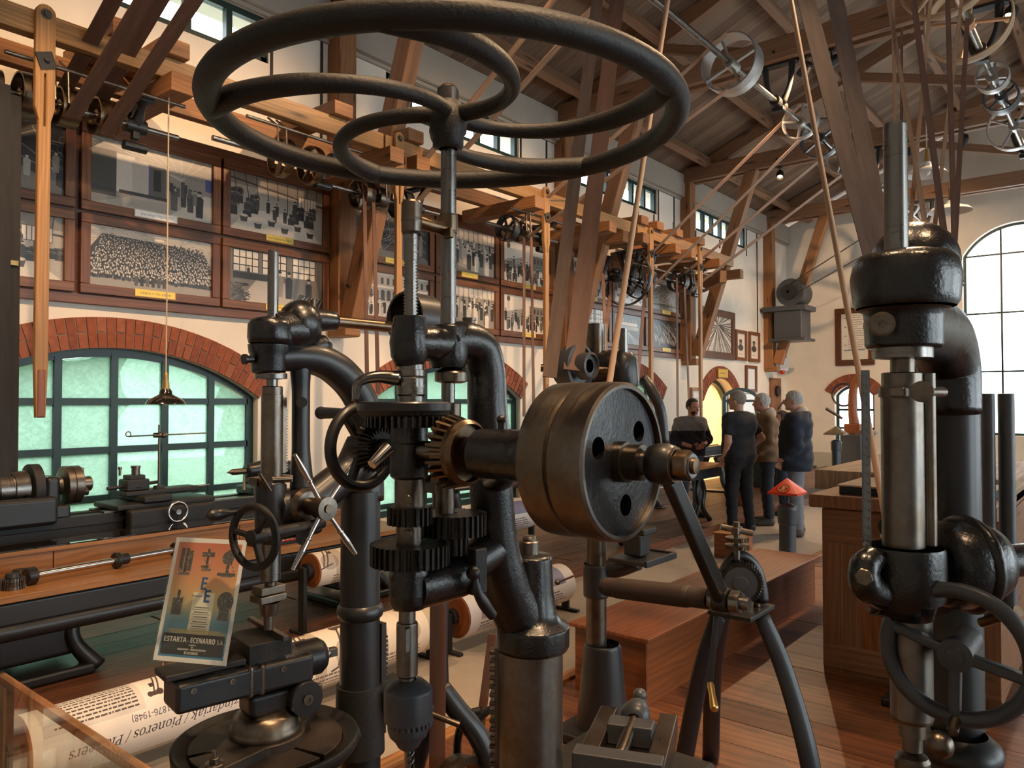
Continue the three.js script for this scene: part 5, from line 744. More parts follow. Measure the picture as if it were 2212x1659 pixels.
  part('knuckle_bolt', [latheAlong([[0, 0], [0.014, 0], [0.014, 0.003], [0.006, 0.003], [0.006, 0.001], [0, 0.001]], lp(0.085, 0.083, 0.078), vn, 20)], M.steelOld, v); part('index_lug', ld(0.02, 0.03, 0.012, 0.125, 0.09, 0.055), M.steelOld, v);
  part('body', [ld(0.36, 0.062, 0.11, -0.07, 0.142, 0.01, 0.012), latheAlong([[0, 0], [0.05, 0], [0.058, 0.004], [0.058, 0.03], [0.05, 0.045], [0.05, 0.12], [0.04, 0.135], [0.03, 0.14], [0, 0.14]], lp(0.03, 0.148, 0.0), vd, 36)], M.ironSmooth, v);
  part('clamp_band', [...[-0.065, -0.035].map((a) => ld(0.016, 0.066, 0.114, a, 0.142, 0.01, 0.012))], M.steelOld, v);
  part('jaw', [ld(0.12, 0.045, 0.15, -0.005, 0.19, -0.03, 0.004)], M.ironMatte, v);
  part('jaw_strip', [ld(0.016, 0.012, 0.24, 0.02, 0.219, -0.04, 0.002)], M.steelDark, v);
  part('rear_jaw', [ld(0.2, 0.014, 0.09, -0.17, 0.181, 0.0, 0.004)], M.ironMatte, v);
  for (const a of [-0.21, -0.115, 0.02]) part('cap_screw', latheAlong([[0, 0], [0.0075, 0], [0.0075, 0.004], [0.004, 0.004], [0.004, 0.001], [0, 0.001]], lp(a, 0.155, 0.064), vn, 14), M.steelOld, v);
  part('screw_end', [latheAlong([[0, 0], [0.022, 0], [0.02, 0.012], [0.012, 0.016], [0.012, 0.02], [0, 0.02]], lp(0.166, 0.148, 0), vd, 24), ld(0.025, 0.02, 0.02, 0.196, 0.148, 0, 0.002)], M.steelOld, v);
  for (const [a, b] of [[-0.185, 0.07], [0.185, -0.07]]) part('hold_down_bolt', [lathe([[0.022, 0.024], [0.022, 0.028], [0.008, 0.028]], vb.x + a, vb.y, vb.z + b, 20), hexNut(0.012, 0.014, V(vb.x + a, vb.y + 0.027, vb.z + b), Y), cyl(0.006, 0.006, yT + 0.03, yT + 0.056, vb.x + a, vb.z + b, 10)], M.steelOld, v);
  // poster in a clear stand on the vice
  const ps = thing('poster_stand', 'colourful machine poster in a clear stand on the vice', 'poster');
  const tx = canvasTex(640, 900, (x, w, h) => {
    x.fillStyle = '#f1efee'; x.fillRect(0, 0, w, h); const m = 34, g = x.createLinearGradient(0, m, 0, h); g.addColorStop(0, '#cf7a5c'); g.addColorStop(0.2, '#d8906a'); g.addColorStop(0.42, '#dcb27a'); g.addColorStop(0.55, '#c9bd94'); g.addColorStop(0.66, '#6f9cae'); g.addColorStop(1, '#3f86b4'); x.fillStyle = g; x.fillRect(m, m, w - 2 * m, h - 2 * m);
    const mach = (cx, cy, s, k) => { x.fillStyle = '#4a4845'; x.fillRect(cx - s * 0.08, cy - s * 0.6, s * 0.16, s * 1.1); x.fillStyle = '#7d7873'; x.fillRect(cx - s * 0.3, cy + s * 0.45, s * 0.6, s * 0.14); x.fillStyle = '#5c5955'; x.beginPath(); if (k === 0) { x.rect(cx - s * 0.34, cy - s * 0.6, s * 0.2, s * 1.0); x.rect(cx + s * 0.1, cy - s * 0.5, s * 0.22, s * 0.9); } else if (k === 1) { x.rect(cx - s * 0.4, cy - s * 0.42, s * 0.8, s * 0.26); x.rect(cx - s * 0.34, cy + s * 0.3, s * 0.5, s * 0.12); } else if (k === 2) { x.arc(cx - s * 0.05, cy - s * 0.25, s * 0.3, 0, 7); x.rect(cx - s * 0.5, cy + s * 0.4, s * 0.95, s * 0.14); } else if (k === 3) { x.rect(cx - s * 0.3, cy - s * 0.2, s * 0.6, s * 0.8); } else { x.arc(cx, cy - s * 0.2, s * 0.42, 0, 7); x.rect(cx - s * 0.24, cy + s * 0.1, s * 0.5, s * 0.5); } x.fill(); x.fillStyle = '#c9c2ba'; for (let i = 0; i < 14; i++) x.fillRect(cx - s * 0.35 + rnd() * s * 0.65, cy - s * 0.55 + rnd() * s, s * 0.07, s * 0.025); x.fillStyle = '#2d2b2a'; for (let i = 0; i < 10; i++) x.fillRect(cx - s * 0.3 + rnd() * s * 0.6, cy - s * 0.5 + rnd() * s, s * 0.05, s * 0.05); };
    mach(130, 180, 170, 0); mach(320, 160, 140, 1); mach(510, 180, 170, 2); mach(120, 480, 150, 3); mach(540, 490, 170, 4);
    x.fillStyle = '#e9e4d2'; x.fillRect(250, 400, 190, 300); x.fillStyle = '#2f5f9c'; x.font = 'bold 130px sans-serif'; x.fillText('E', 290, 380); x.fillText('E', 335, 470); x.fillStyle = '#555'; x.font = 'bold 17px sans-serif'; x.fillText('PROGRAMA', 238, 434); x.fillStyle = 'rgba(50,60,70,0.75)'; for (let i = 0; i < 11; i++) x.fillRect(i % 2 ? 268 : 282, 505 + i * 17, i % 2 ? 150 : 125, i % 2 ? 4 : 7);
    x.fillStyle = '#b7a26d'; for (let i = 0; i < 9; i++) x.fillRect(60 + rnd() * 60, 668 + i * 5, 450 + rnd() * 60, 4); x.fillStyle = '#35383b'; x.beginPath(); x.roundRect(46, 700, w - 92, 150, 18); x.fill(); x.fillStyle = '#efe9dc'; x.font = 'bold 50px sans-serif'; x.fillText('ESTARTA', 58, 760, 205); x.font = '20px sans-serif'; x.fillText('Y', 272, 760); x.font = 'bold 50px sans-serif'; x.fillText('ECENARRO', 294, 760, 220); x.font = '44px sans-serif'; x.fillText('S.A.', 528, 760, 60); x.font = 'bold 15px sans-serif'; x.textAlign = 'center'; x.fillText('FABRICA', w / 2, 782); x.fillText('DE', w / 2, 797); x.font = 'bold 18px sans-serif'; x.fillText('MAQUINAS - HERRAMIENTAS', w / 2, 815, 320); x.font = 'bold 25px sans-serif'; x.fillText('ELGOIBAR', w / 2, 842);
  });
  const yB = yT + 0.181 * 1.3 + 0.0095, P0 = onY(330, 1428, yB), P1 = onY(488, 1442, yB), e = P1.clone().sub(P0), wdt = e.length(), ex = e.clone().normalize(), lean = V(0.0, 1, 0).addScaledVector(ex.clone().cross(Y), -0.3).normalize(), nn = ex.clone().cross(lean), hgt = 0.31, mk = new THREE.Matrix4().makeBasis(ex, lean, nn).setPosition(P0.clone().addScaledVector(ex, wdt / 2).addScaledVector(lean, hgt / 2 + 0.003));
  part('print', sheet(wdt, hgt, 0, 0, 0, 0.001).applyMatrix4(mk), std({ map: tx, roughness: 0.5 }), ps);
  part('clear_front', sheet(wdt + 0.006, hgt + 0.006, 0, 0, 0.003, 0.001).applyMatrix4(mk), M.glass, ps);
  const back = new THREE.Matrix4().makeBasis(ex, Y.clone().addScaledVector(nn, 0.25).normalize(), nn).setPosition(P0.clone().addScaledVector(ex, wdt / 2).addScaledVector(nn, -0.05).add(V(0, 0.055, 0)));
  part('clear_foot', [sheet(wdt, 0.11, 0, 0, 0, 0.0015).applyMatrix4(back), bar(P0.clone().addScaledVector(nn, -0.06).add(V(0, 0.001, 0)), P1.clone().addScaledVector(nn, -0.06).add(V(0, 0.001, 0)), 0.002, 0.12, Y)], M.glass, ps);
}
{ // right drilling machine
  const t = thing('drilling_machine', 'black drilling machine with a domed head and spoked feed wheel, at the right edge', 'drill press');
  const d = 1.065, S = at(1948, 866, d), z = S.z, C = V(S.x + 0.35, 0, z), dC = C.clone().sub(EYE).dot(FWD), zp = (px, py, dz = 0) => onZ(px, py, z + dz), yS = (py) => at(1948, py, d).y;
  part('top_rod', vl(1940, d, [[0, 262], [23, 263], [24, 268], [24, 560]]), M.steel, t);
  part('gear_cover', [vl(1958, d, [[98, 664], [104, 655], [106, 640], [110, 600], [104, 566], [90, 550], [60, 543], [0, 541]].reverse(), 48, true), ball(0.062, V(S.x + 0.09, yS(548), z))], M.iron, t);
  part('head', [vl(1953, d, [[92, 668], [80, 674], [78, 690], [77, 745], [72, 752], [0, 754]], 40, true), sweep([V(S.x, yS(700), z), V(S.x + 0.14, yS(690), z), V(S.x + 0.26, yS(700), z), V(S.x + 0.345, yS(770), z), V(C.x, yS(900), z)], [0.05, 0.052, 0.052, 0.05, 0.05], 30, 20)], M.iron, t);
  part('cap_plug', [latheAlong([[0, 0], [0.0165, 0], [0.0165, 0.006], [0.013, 0.007], [0.0045, 0.007], [0.004, 0.003], [0, 0.003]], at(1905, 700, d - 0.052), ray(1905, 700).multiplyScalar(-1), 28)], M.steelOld, t);
  part('collar', vl(1950, d, [[60, 752], [60, 774], [28, 776]]), M.steel, t);
  part('neck', vl(1950, d, [[24, 774], [24, 806]]), M.steelDark, t);
  part('quill', [vl(1948, d, [[38, 805], [40, 807], [40, 836], [42, 837], [42, 1178]]), cyl(0.009, 0.009, yS(1178), yS(806), S.x + 0.03, S.z + 0.028)], M.steelOld, t);
  part('depth_clamp', [vl(1948, d, [[46, 836], [46, 858]]), box(0.03, 0.014, 0.02, S.x - 0.035, yS(848), z + 0.005, 0.003), latheAlong([[0, 0], [0.0135, 0], [0.0145, 0.006], [0.0135, 0.016], [0, 0.018]], at(1992, 846, d - 0.045), ray(1992, 846).multiplyScalar(-1), 24), rodg(at(1990, 847, d - 0.02), at(2036, 847, d + 0.03), 0.0075)], M.steelOld, t);
  { const g = canvasTex(64, 1024, (x, w, h) => { x.fillStyle = '#8e9499'; x.fillRect(0, 0, w, h); x.fillStyle = '#22262a'; for (let i = 0; i < 96; i++) x.fillRect(0, 30 + i * 10, i % 5 ? 14 : 26, 2); x.font = '22px sans-serif'; for (let i = 0; i < 19; i++) x.fillText(String(i + 1), 32, 48 + i * 50); }); const a = at(1871, 800, d + 0.02), b = at(1871, 1192, d + 0.01), fw = ray(1871, 990).multiplyScalar(-1).setY(0).normalize(), mm = new THREE.Matrix4().makeBasis(Y.clone().cross(fw), Y, fw).setPosition(V((a.x + b.x) / 2, (a.y + b.y) / 2, (a.z + b.z) / 2)); part('depth_scale', sheet(0.0115, a.y - b.y, 0, 0, 0, 0.003).applyMatrix4(mm), std({ map: g, metalness: 0.7, roughness: 0.45 }), t, 'steel ruler with numbers'); }
  part('slide_housing', [vl(1952, d, [[75, 1178], [78, 1184], [79, 1240], [76, 1290], [60, 1300], [52, 1330], [0, 1336]], 40, true), sweep([at(1890, 1205, d - 0.02), at(1868, 1225, d - 0.03), at(1872, 1265, d - 0.03), at(1905, 1285, d - 0.02)], [0.018, 0.02, 0.022, 0.022], 20, 14), sweep([zp(1990, 1270), V(S.x + 0.16, yS(1270), z), V(C.x, yS(1250), z)], [0.05, 0.055, 0.06], 14, 16)], M.iron, t);
  part('clamp_bolt', [hexNut(0.012, 0.012, at(1866, 1247, d - 0.055), ray(1866, 1247).multiplyScalar(-1)), rodg(at(1886, 1310, d - 0.01), at(1915, 1308, d), 0.013), hexNut(0.01, 0.008, at(1886, 1310, d - 0.012), RIGHT.clone().multiplyScalar(-1))], M.steelDark, t);
  for (const py of [1177, 1200]) part('screw', latheAlong([[0, 0], [0.0045, 0], [0.004, 0.003], [0, 0.004]], at(1871, py, d - 0.004), ray(1871, py).multiplyScalar(-1), 12), M.steel, t);
  part('feed_gearcase', [latheAlong([[0, 0], [0.05, 0], [0.062, 0.02], [0.066, 0.05], [0.06, 0.08], [0.05, 0.1], [0.03, 0.11], [0.024, 0.112], [0.024, 0.2]], V(S.x + 0.075, yS(1235), z + 0.02), V(0.75, 0.02, 0.66), 32, false), torus(0.062, 0.01, V(S.x + 0.118, yS(1234), z + 0.058), V(0.75, 0.02, 0.66), 40, 10)], M.iron, t);
  part('feed_shaft', [rodg(V(S.x + 0.17, yS(1234), z + 0.1), V(S.x + 0.36, yS(1234), z + 0.265), 0.018)], M.steel, t);
  // feed wheel facing the camera
  const wd = ray(2065, 1415).multiplyScalar(-1).setY(0).normalize().addScaledVector(RIGHT, -0.22).normalize(), wc = at(2065, 1413, 1.0), u = Y, r = u.clone().cross(wd).normalize();
  const fw = part('feed_wheel', [torus(0.0835, 0.0105, wc, wd, 72, 16), latheAlong([[0, -0.08], [0.02, -0.08], [0.021, -0.012], [0.021, 0.01], [0.012, 0.011], [0.011, 0.013], [0, 0.014]], wc, wd, 28)], M.ironGrey, t);
  for (const a of [1.4 - 1.57 + 3.0, -0.2, -1.6]) part('spoke', bar(wc, wc.clone().addScaledVector(r, Math.cos(a) * 0.08).addScaledVector(u, Math.sin(a) * 0.08), 0.018, 0.014, wd, 0.004), M.ironGrey, fw);
  part('wheel_grip', [rodg(wc.clone().addScaledVector(u, -0.084).addScaledVector(wd, 0.008), wc.clone().addScaledVector(u, -0.092).addScaledVector(wd, 0.03), 0.007), ball(0.017, wc.clone().addScaledVector(u, -0.106).addScaledVector(wd, 0.045).addScaledVector(r, -0.012))], M.steelDark, fw);
  part('spindle_sleeve', vl(1962, d, [[42, 1300], [42, 1540], [40, 1548], [26, 1550], [26, 1582], [20, 1584], [20, 1612]]), M.steelOld, t);
  part('spindle_nose', vl(1962, d, [[12, 1610], [30, 1624], [35, 1632], [35, 1720], [20, 1740]]), M.steelDark, t);
  part('lever', [rodg(at(2120, 1345, d + 0.06), at(2200, 1320, d + 0.0), 0.007, 0.008), rodg(at(2090, 1425, d + 0.06), at(2140, 1440, d + 0.02), 0.006)], M.bronze, t);
  part('column', [cyl(0.05, 0.047, 0.3, yAt(880, dC), C.x, C.z, 36)], M.ironSmooth, t);
  part('column_ring', [vl(2062, dC, [[54, 1575], [66, 1584], [80, 1596], [84, 1612], [80, 1628], [62, 1634]], 40, true)], M.ironSmooth, t);
  part('lower_column', [cyl(0.068, 0.062, 0.1, yAt(1630, dC), C.x, C.z, 36), span(C.x - 0.5, C.x + 0.2, 0.03, 0.11, z - 0.22, z + 0.22, 0.02)], M.ironSmooth, t);
  for (const [px, r] of [[2133, 0.012], [2173, 0.014]]) part('guide_rod', rodg(at(px, 850, 1.45), at(px + 6, 1330, 1.45), r), M.ironGrey, t);
  part('guide_bracket', bar(at(2060, 1235, 1.4), at(2190, 1240, 1.47), 0.03, 0.02, Y, 0.004), M.ironSmooth, t);
}
// ------------------------------------------------------------------ lathes along the wall
const ZLA = -5.45;
function latheMachine(x0, label, screen, group) { // x0: offset along the wall
  const t = thing('lathe', label, 'lathe', group), X0 = (x) => x + x0, cy = 1.045;
  part('bed', [span(X0(1.35), X0(4.35), 0.78, 0.85, ZLA - 0.13, ZLA - 0.05, 0.006), span(X0(1.35), X0(4.35), 0.78, 0.85, ZLA + 0.05, ZLA + 0.13, 0.006), span(X0(1.4), X0(4.3), 0.68, 0.79, ZLA - 0.12, ZLA + 0.12, 0.01)], M.ironMatte, t);
  part('bed_ways', [span(X0(2.2), X0(4.35), 0.851, 0.862, ZLA + 0.055, ZLA + 0.125), span(X0(2.2), X0(4.35), 0.851, 0.862, ZLA - 0.125, ZLA - 0.055)], M.steelDark, t);
  for (const x of [1.62, 3.95]) {
    const L0 = X0(x); part('leg', [sweep([V(L0, 0.68, ZLA + 0.1), V(L0 + 0.02, 0.45, ZLA + 0.16), V(L0 - 0.02, 0.25, ZLA + 0.22), V(L0, 0.11, ZLA + 0.3)], [0.07, 0.045, 0.045, 0.05], 20, 12), sweep([V(L0, 0.68, ZLA - 0.1), V(L0 + 0.02, 0.45, ZLA - 0.16), V(L0 - 0.02, 0.25, ZLA - 0.22), V(L0, 0.11, ZLA - 0.3)], [0.07, 0.045, 0.045, 0.05], 20, 12), span(L0 - 0.07, L0 + 0.07, DECK, DECK + 0.03, ZLA - 0.36, ZLA + 0.36, 0.01)], M.ironSmooth, t);
  }
  part('headstock', [span(X0(1.5), X0(2.0), 0.84, 0.93, ZLA - 0.12, ZLA + 0.12, 0.02), span(X0(1.86), X0(1.95), 0.9, cy + 0.07, ZLA - 0.09, ZLA + 0.09, 0.03), span(X0(1.42), X0(1.52), 0.9, cy + 0.07, ZLA - 0.09, ZLA + 0.09, 0.03), span(X0(1.3), X0(1.9), 0.82, 1.0, ZLA + 0.12, ZLA + 0.2, 0.03)], M.ironSmooth, t);
  part('cone_pulley', [latheAlong([[0.03, 0], [0.085, 0], [0.085, 0.08], [0.1, 0.082], [0.1, 0.16], [0.115, 0.162], [0.115, 0.24], [0.04, 0.245]], V(X0(1.53), cy, ZLA), X, 40)], M.steel, t);
  part('bull_gear', [latheAlong([[0.03, 0], [0.15, 0], [0.152, 0.004], [0.152, 0.055], [0.03, 0.06]], V(X0(1.785), cy, ZLA), X, 44)], M.ironMatte, t);
  part('chuck', [latheAlong([[0.05, 0], [0.06, 0.02], [0.12, 0.03], [0.127, 0.034], [0.127, 0.072], [0.122, 0.074], [0.127, 0.078], [0.127, 0.125], [0.12, 0.13], [0.05, 0.13], [0.05, 0.2], [0.045, 0.205], [0, 0.205]], V(X0(1.955), cy, ZLA), X, 48), ...[0, 2.09, 4.19].map((a) => box(0.03, 0.05, 0.035, 0, 0, 0, 0.003).rotateX(a).translate(X0(2.1), cy + Math.cos(a) * 0.085, ZLA + Math.sin(a) * 0.085))], M.steelOld, t);
  part('saddle', [span(X0(2.25), X0(2.95), 0.862, 0.9, ZLA - 0.18, ZLA + 0.2, 0.012), span(X0(2.42), X0(2.62), 0.9, 0.945, ZLA - 0.2, ZLA + 0.22, 0.012), span(X0(2.35), X0(2.88), 0.94, 0.975, ZLA - 0.06, ZLA + 0.1, 0.01), span(X0(2.3), X0(2.9), 0.66, 0.87, ZLA + 0.2, ZLA + 0.28, 0.02)], M.ironMatte, t);
  part('tool_post', [box(0.16, 0.08, 0.14, X0(2.44), 1.015, ZLA + 0.02, 0.012), cyl(0.05, 0.075, 0.975, 1.0, X0(2.44), ZLA + 0.02), box(0.11, 0.03, 0.11, X0(2.44), 1.068, ZLA + 0.02, 0.006), rodg(V(X0(2.26), 1.0, ZLA + 0.02), V(X0(2.62), 1.02, ZLA + 0.02), 0.012)], M.ironMatte, t);
  part('tool_bolt', [cyl(0.028, 0.028, 1.083, 1.13, X0(2.45), ZLA + 0.02, 6), cyl(0.034, 0.034, 1.13, 1.145, X0(2.45), ZLA + 0.02, 8)], M.steelOld, t); part('tool_bolt', [cyl(0.009, 0.009, 1.08, 1.13, X0(2.36), ZLA - 0.02, 8), cyl(0.013, 0.013, 1.12, 1.14, X0(2.36), ZLA - 0.02, 8)], M.steelOld, t);
  const wc = V(X0(2.6), 0.835, ZLA + 0.33), fw = part('handwheel', [torus(0.066, 0.009, wc, Z, 40, 10), rodg(wc.clone().add(V(0, 0, -0.05)), wc.clone().add(V(0, 0, 0.015)), 0.018)], M.chrome, t);
  for (const a of [0.5, 2.6, 4.7]) part('spoke', bar(wc, wc.clone().add(V(Math.cos(a) * 0.062, Math.sin(a) * 0.062, 0)), 0.012, 0.009, Z), M.ironMatte, fw);
  part('lead_screw', [rodg(V(X0(1.45), 0.72, ZLA + 0.19), V(X0(4.3), 0.72, ZLA + 0.19), 0.016), rodg(V(X0(2.64), 0.96, ZLA + 0.02), V(X0(3.0), 0.965, ZLA + 0.02), 0.008)], M.steelOld, t);
  part('tailstock', [span(X0(3.3), X0(3.62), 0.862, 0.93, ZLA - 0.12, ZLA + 0.12, 0.015), sweep([V(X0(3.32), cy, ZLA), V(X0(3.5), cy + 0.005, ZLA), V(X0(3.72), cy, ZLA)], [0.055, 0.075, 0.06], 14, 16), span(X0(3.38), X0(3.56), 0.92, cy, ZLA - 0.05, ZLA + 0.05, 0.02)], M.ironSmooth, t);
  part('centre', [latheAlong([[0, 0], [0.022, 0.05], [0.024, 0.052], [0.024, 0.16]], V(X0(3.15), cy, ZLA), X, 20)], M.bronze, t);
  part('lock_lever', [rodg(V(X0(3.27), cy - 0.03, ZLA + 0.05), V(X0(3.25), cy - 0.14, ZLA + 0.09), 0.008, 0.012), ball(0.016, V(X0(3.42), cy - 0.02, ZLA + 0.07))], M.steelOld, t);
  return t;
}
latheMachine(0, 'old lathe with steel chuck in front of the nearest arched window', null, 'lathes along the left wall');
latheMachine(3.95, 'second lathe behind the big drilling machine, under the middle photographs', null, 'lathes along the left wall');
latheMachine(7.9, 'third lathe farther along the wall, left of the visitors', null, 'lathes along the left wall');
{ // stand with a cross rod and hook on the nearest lathe
  const t = thing('gauge_stand', 'thin rod stand with a hooked cross arm standing on the nearest lathe', 'stand'), x = 2.6, z = ZLA + 0.05;
  part('rod', cyl(0.0085, 0.0085, 0.99, 1.43, x, z, 10), M.steelOld, t); part('foot', cyl(0.04, 0.035, 0.976, 0.995, x, z), M.ironMatte, t); part('cross_rod', [rodg(V(x - 0.22, 1.355, z + 0.02), V(x + 0.34, 1.36, z + 0.02), 0.0055), torus(0.017, 0.004, V(x - 0.225, 1.37, z + 0.02), Z, 16, 6)], M.steelOld, t); part('clamp', [rodg(V(x - 0.045, 1.356, z + 0.012), V(x + 0.04, 1.356, z + 0.012), 0.018), ball(0.02, V(x + 0.02, 1.353, z + 0.02))], M.steelOld, t);
}
{ // showcase shelf in front of the nearest lathe
  const t = thing('showcase', 'long oak showcase shelf with a dark glass top in front of the lathe', 'showcase'), x0 = 0.1, x1 = 4.1, zf = -4.33, zb = -4.84, yf = 0.63;
  part('shelf', span(x0, x1, yf - 0.035, yf, zb, zf, 0.004), M.oak, t); part('back_panel', [span(x0, 1.72, yf, 0.735, zb - 0.02, zb, 0.002), span(1.725, 2.9, yf, 0.735, zb - 0.02, zb, 0.002), span(2.905, x1, yf, 0.735, zb - 0.02, zb, 0.002)], M.oak, t); part('top_rail', span(x0, x1, 0.736, 0.762, zb - 0.035, zb + 0.02, 0.004), M.oak, t);
  part('glass_top', span(x0, x1, 0.763, 0.769, zb - 0.2, zb + 0.018), M.darkGlass, t);
  part('case_back', [span(x0, x1, 0.5, 0.762, zb - 0.2, zb - 0.18), span(x0, x0 + 0.02, 0.5, 0.762, zb - 0.18, zb), span(x1 - 0.02, x1, 0.5, 0.762, zb - 0.18, zb)], M.oak, t);
  part('iron_trough', [span(x0, x1, 0.47, yf - 0.036, zb - 0.15, zf - 0.02, 0.02), rodg(V(x0, 0.44, zf - 0.06), V(x1, 0.44, zf - 0.06), 0.05, 0.05, 18)], M.ironSmooth, t);
  for (const x of [1.55, 3.72]) part('leg', [span(x - 0.2, x + 0.2, 0.2, 0.48, -4.8, -4.55, 0.03), span(x - 0.26, x + 0.26, DECK, 0.16, -4.9, -4.45, 0.02), sweep([V(x + 0.2, 0.47, -4.6), V(x + 0.17, 0.3, -4.55), V(x + 0.28, 0.12, -4.5)], [0.05, 0.04, 0.05], 14, 10)], M.ironSmooth, t);
}
{ // things lying on the shelf
  const y = 0.63, a = thing('arbor_shaft', 'polished steel arbor with black collars lying on the oak shelf', 'shaft'), p = V(1.5, y + 0.047, -4.52), q = V(2.34, y + 0.047, -4.62), d = q.clone().sub(p).normalize();
  part('shaft', rodg(p, q, 0.02, 0.02, 24), M.chrome, a); for (const [f, r, w] of [[0.0, 0.046, 0.05], [0.55, 0.046, 0.03], [0.6, 0.032, 0.05], [1.0, 0.046, 0.045]]) part('collar', latheAlong([[0, -w / 2], [r * 0.9, -w / 2], [r, -w / 2 + 0.006], [r, w / 2 - 0.006], [r * 0.9, w / 2], [0, w / 2]], p.clone().lerp(q, f), d, 32), M.ironSmooth, a);
  const cu = (x, z, r, n, label) => { const t = thing('milling_cutter', label, 'cutter', 'cutters on the oak shelf'); for (let i = 0; i < n; i++) part('cutter_disc', gear(r * (1 - 0.03 * i), r * 0.9 * (1 - 0.03 * i), 26, 0, 0.018, 0.012).translate(x, y + i * 0.0195, z), i % 2 ? M.steelDark : M.steel, t); part('cap', cyl(r * 0.6, r * 0.5, y + n * 0.0195, y + n * 0.0195 + 0.02, x, z, 20), M.ironSmooth, t); };
  cu(1.41, -4.5, 0.06, 3, 'stack of steel cutters at the left end of the oak shelf'); cu(1.5, -4.68, 0.065, 2, 'shorter pair of cutters behind the cutter stack'); cu(1.24, -4.5, 0.05, 2, 'small cutter at the very left edge of the shelf');
  single('toothed_disc', gear(0.1, 0.088, 40, y, y + 0.02, 0.02).translate(2.66, 0, -4.68), M.ironMatte, 'flat dark toothed disc lying beyond the arbor', 'disc');
  const tr = thing('felt_tray', 'black tray lined with red spotted felt on the oak shelf', 'tray'); part('tray', span(2.82, 3.2, y, y + 0.022, -4.72, -4.44, 0.004), M.ironMatte, tr); part('felt', span(2.83, 3.19, y + 0.0225, y + 0.026, -4.71, -4.45), M.redFelt, tr); const dots = []; for (let i = 0; i < 9; i++) for (let j = 0; j < 6; j++) dots.push(cyl(0.008, 0.008, y + 0.0262, y + 0.0275, 2.86 + i * 0.036, -4.69 + j * 0.044, 8)); const dm = part('spot', dots, M.white, tr); dm.userData.kind = 'stuff';
}
// ------------------------------------------------------------------ printed rollers on stands
function rollerGeo(x0, x1, r, y, z) { const nx = 4, na = 48, P = [], U = [], I = []; for (let i = 0; i <= nx; i++) for (let j = 0; j <= na; j++) { const a = (j / na) * Math.PI * 2 - Math.PI / 2; P.push(x0 + ((x1 - x0) * i) / nx, y + Math.cos(a) * r, z + Math.sin(a) * r); U.push(i / nx, 1 - j / na); } for (let i = 0; i < nx; i++) for (let j = 0; j < na; j++) { const a = i * (na + 1) + j, b = a + na + 1; I.push(a, b, a + 1, b, b + 1, a + 1); } const g = new THREE.BufferGeometry(); g.setAttribute('position', new THREE.Float32BufferAttribute(P, 3)); g.setAttribute('uv', new THREE.Float32BufferAttribute(U, 2)); g.setIndex(I); g.computeVertexNormals(); return g.toNonIndexed(); }
function lines(x, X1, Y1, w, n, st, col) { x.fillStyle = col; for (let i = 0; i < n; i++) { let p = X1; const end = X1 + w * (0.85 + rnd() * 0.15); while (p < end) { const k = 6 + rnd() * 22; x.fillRect(p, Y1 + i * st, Math.min(k, end - p), st * 0.42); p += k + 5; } } }
function drawPrintMachine(x, cx, cy, s, col) { x.strokeStyle = col; x.fillStyle = col; x.lineWidth = s * 0.05; x.beginPath(); x.moveTo(cx - s * 0.3, cy + s * 0.5); x.lineTo(cx + s * 0.05, cy - s * 0.5); x.moveTo(cx - s * 0.15, cy + s * 0.5); x.lineTo(cx + s * 0.18, cy - s * 0.45); x.moveTo(cx - s * 0.5, cy + s * 0.6); x.lineTo(cx + s * 0.1, cy + s * 0.42); x.stroke(); x.fillRect(cx - s * 0.1, cy - s * 0.6, s * 0.5, s * 0.16); x.beginPath(); x.arc(cx, cy - s * 0.5, s * 0.12, 0, 7); x.arc(cx + s * 0.34, cy - s * 0.52, s * 0.1, 0, 7); x.fill(); x.fillRect(cx + s * 0.08, cy - s * 0.25, s * 0.16, s * 0.2); }
const panelA = canvasTex(1024, 860, (x, w, h) => {
  x.fillStyle = '#efe7dc'; x.fillRect(0, 0, w, h); x.save(); x.translate(w, h); x.rotate(Math.PI);   // printed upside down as the roller now stands
  const o = 372; x.fillStyle = '#d9d2cb'; x.fillRect(560, o + 130, 420, 250); x.fillStyle = '#2d2a3a'; x.font = 'italic 54px serif'; x.fillText('Aitzindariak / Pioneros / Pioneers', 30, o + 58, 880); x.font = '36px sans-serif'; x.fillText('▸ José León Ciaran (1876-1948)', 150, o + 116, 480);
  lines(x, 80, o + 150, 320, 13, 17, '#3c3636'); lines(x, 585, o + 150, 370, 12, 18, '#4a4444'); drawPrintMachine(x, 480, o + 250, 130, '#4a3a36'); x.restore();
});
const panelB = canvasTex(1024, 860, (x, w, h) => {
  x.fillStyle = '#efe0cc'; x.fillRect(0, 0, w, h); for (let i = 0; i < 5; i++) { x.fillStyle = ['#c9b79f', '#efe0cc', '#b6a48e', '#e6d4bd', '#cdbb9d'][i]; x.fillRect(i * 205 + 120, 0, 70 + i * 8, h); } for (const [a, b, s] of [[80, 290, 200], [330, 330, 220], [560, 260, 210], [800, 320, 200]]) { drawPrintMachine(x, a, b, s, '#57463e'); x.globalAlpha = 0.35; x.fillStyle = '#6b5a50'; x.beginPath(); x.arc(a, b + 60, s * 0.35, 0, 7); x.fill(); x.globalAlpha = 1; } lines(x, 100, 470, 800, 6, 26, '#7a6a60'); grainOver(x, w, h, 900, 0.1);
});
const panelC = canvasTex(1024, 860, (x, w, h) => { x.fillStyle = '#ece2d8'; x.fillRect(0, 0, w, h); x.fillStyle = '#a79da3'; x.fillRect(90, 190, 190, 260); x.fillStyle = '#8a8aa8'; x.fillRect(640, 200, 280, 190); drawPrintMachine(x, 460, 320, 200, '#4d3d38'); lines(x, 330, 430, 600, 6, 22, '#5e5560'); lines(x, 90, 470, 200, 4, 22, '#5e5560'); });
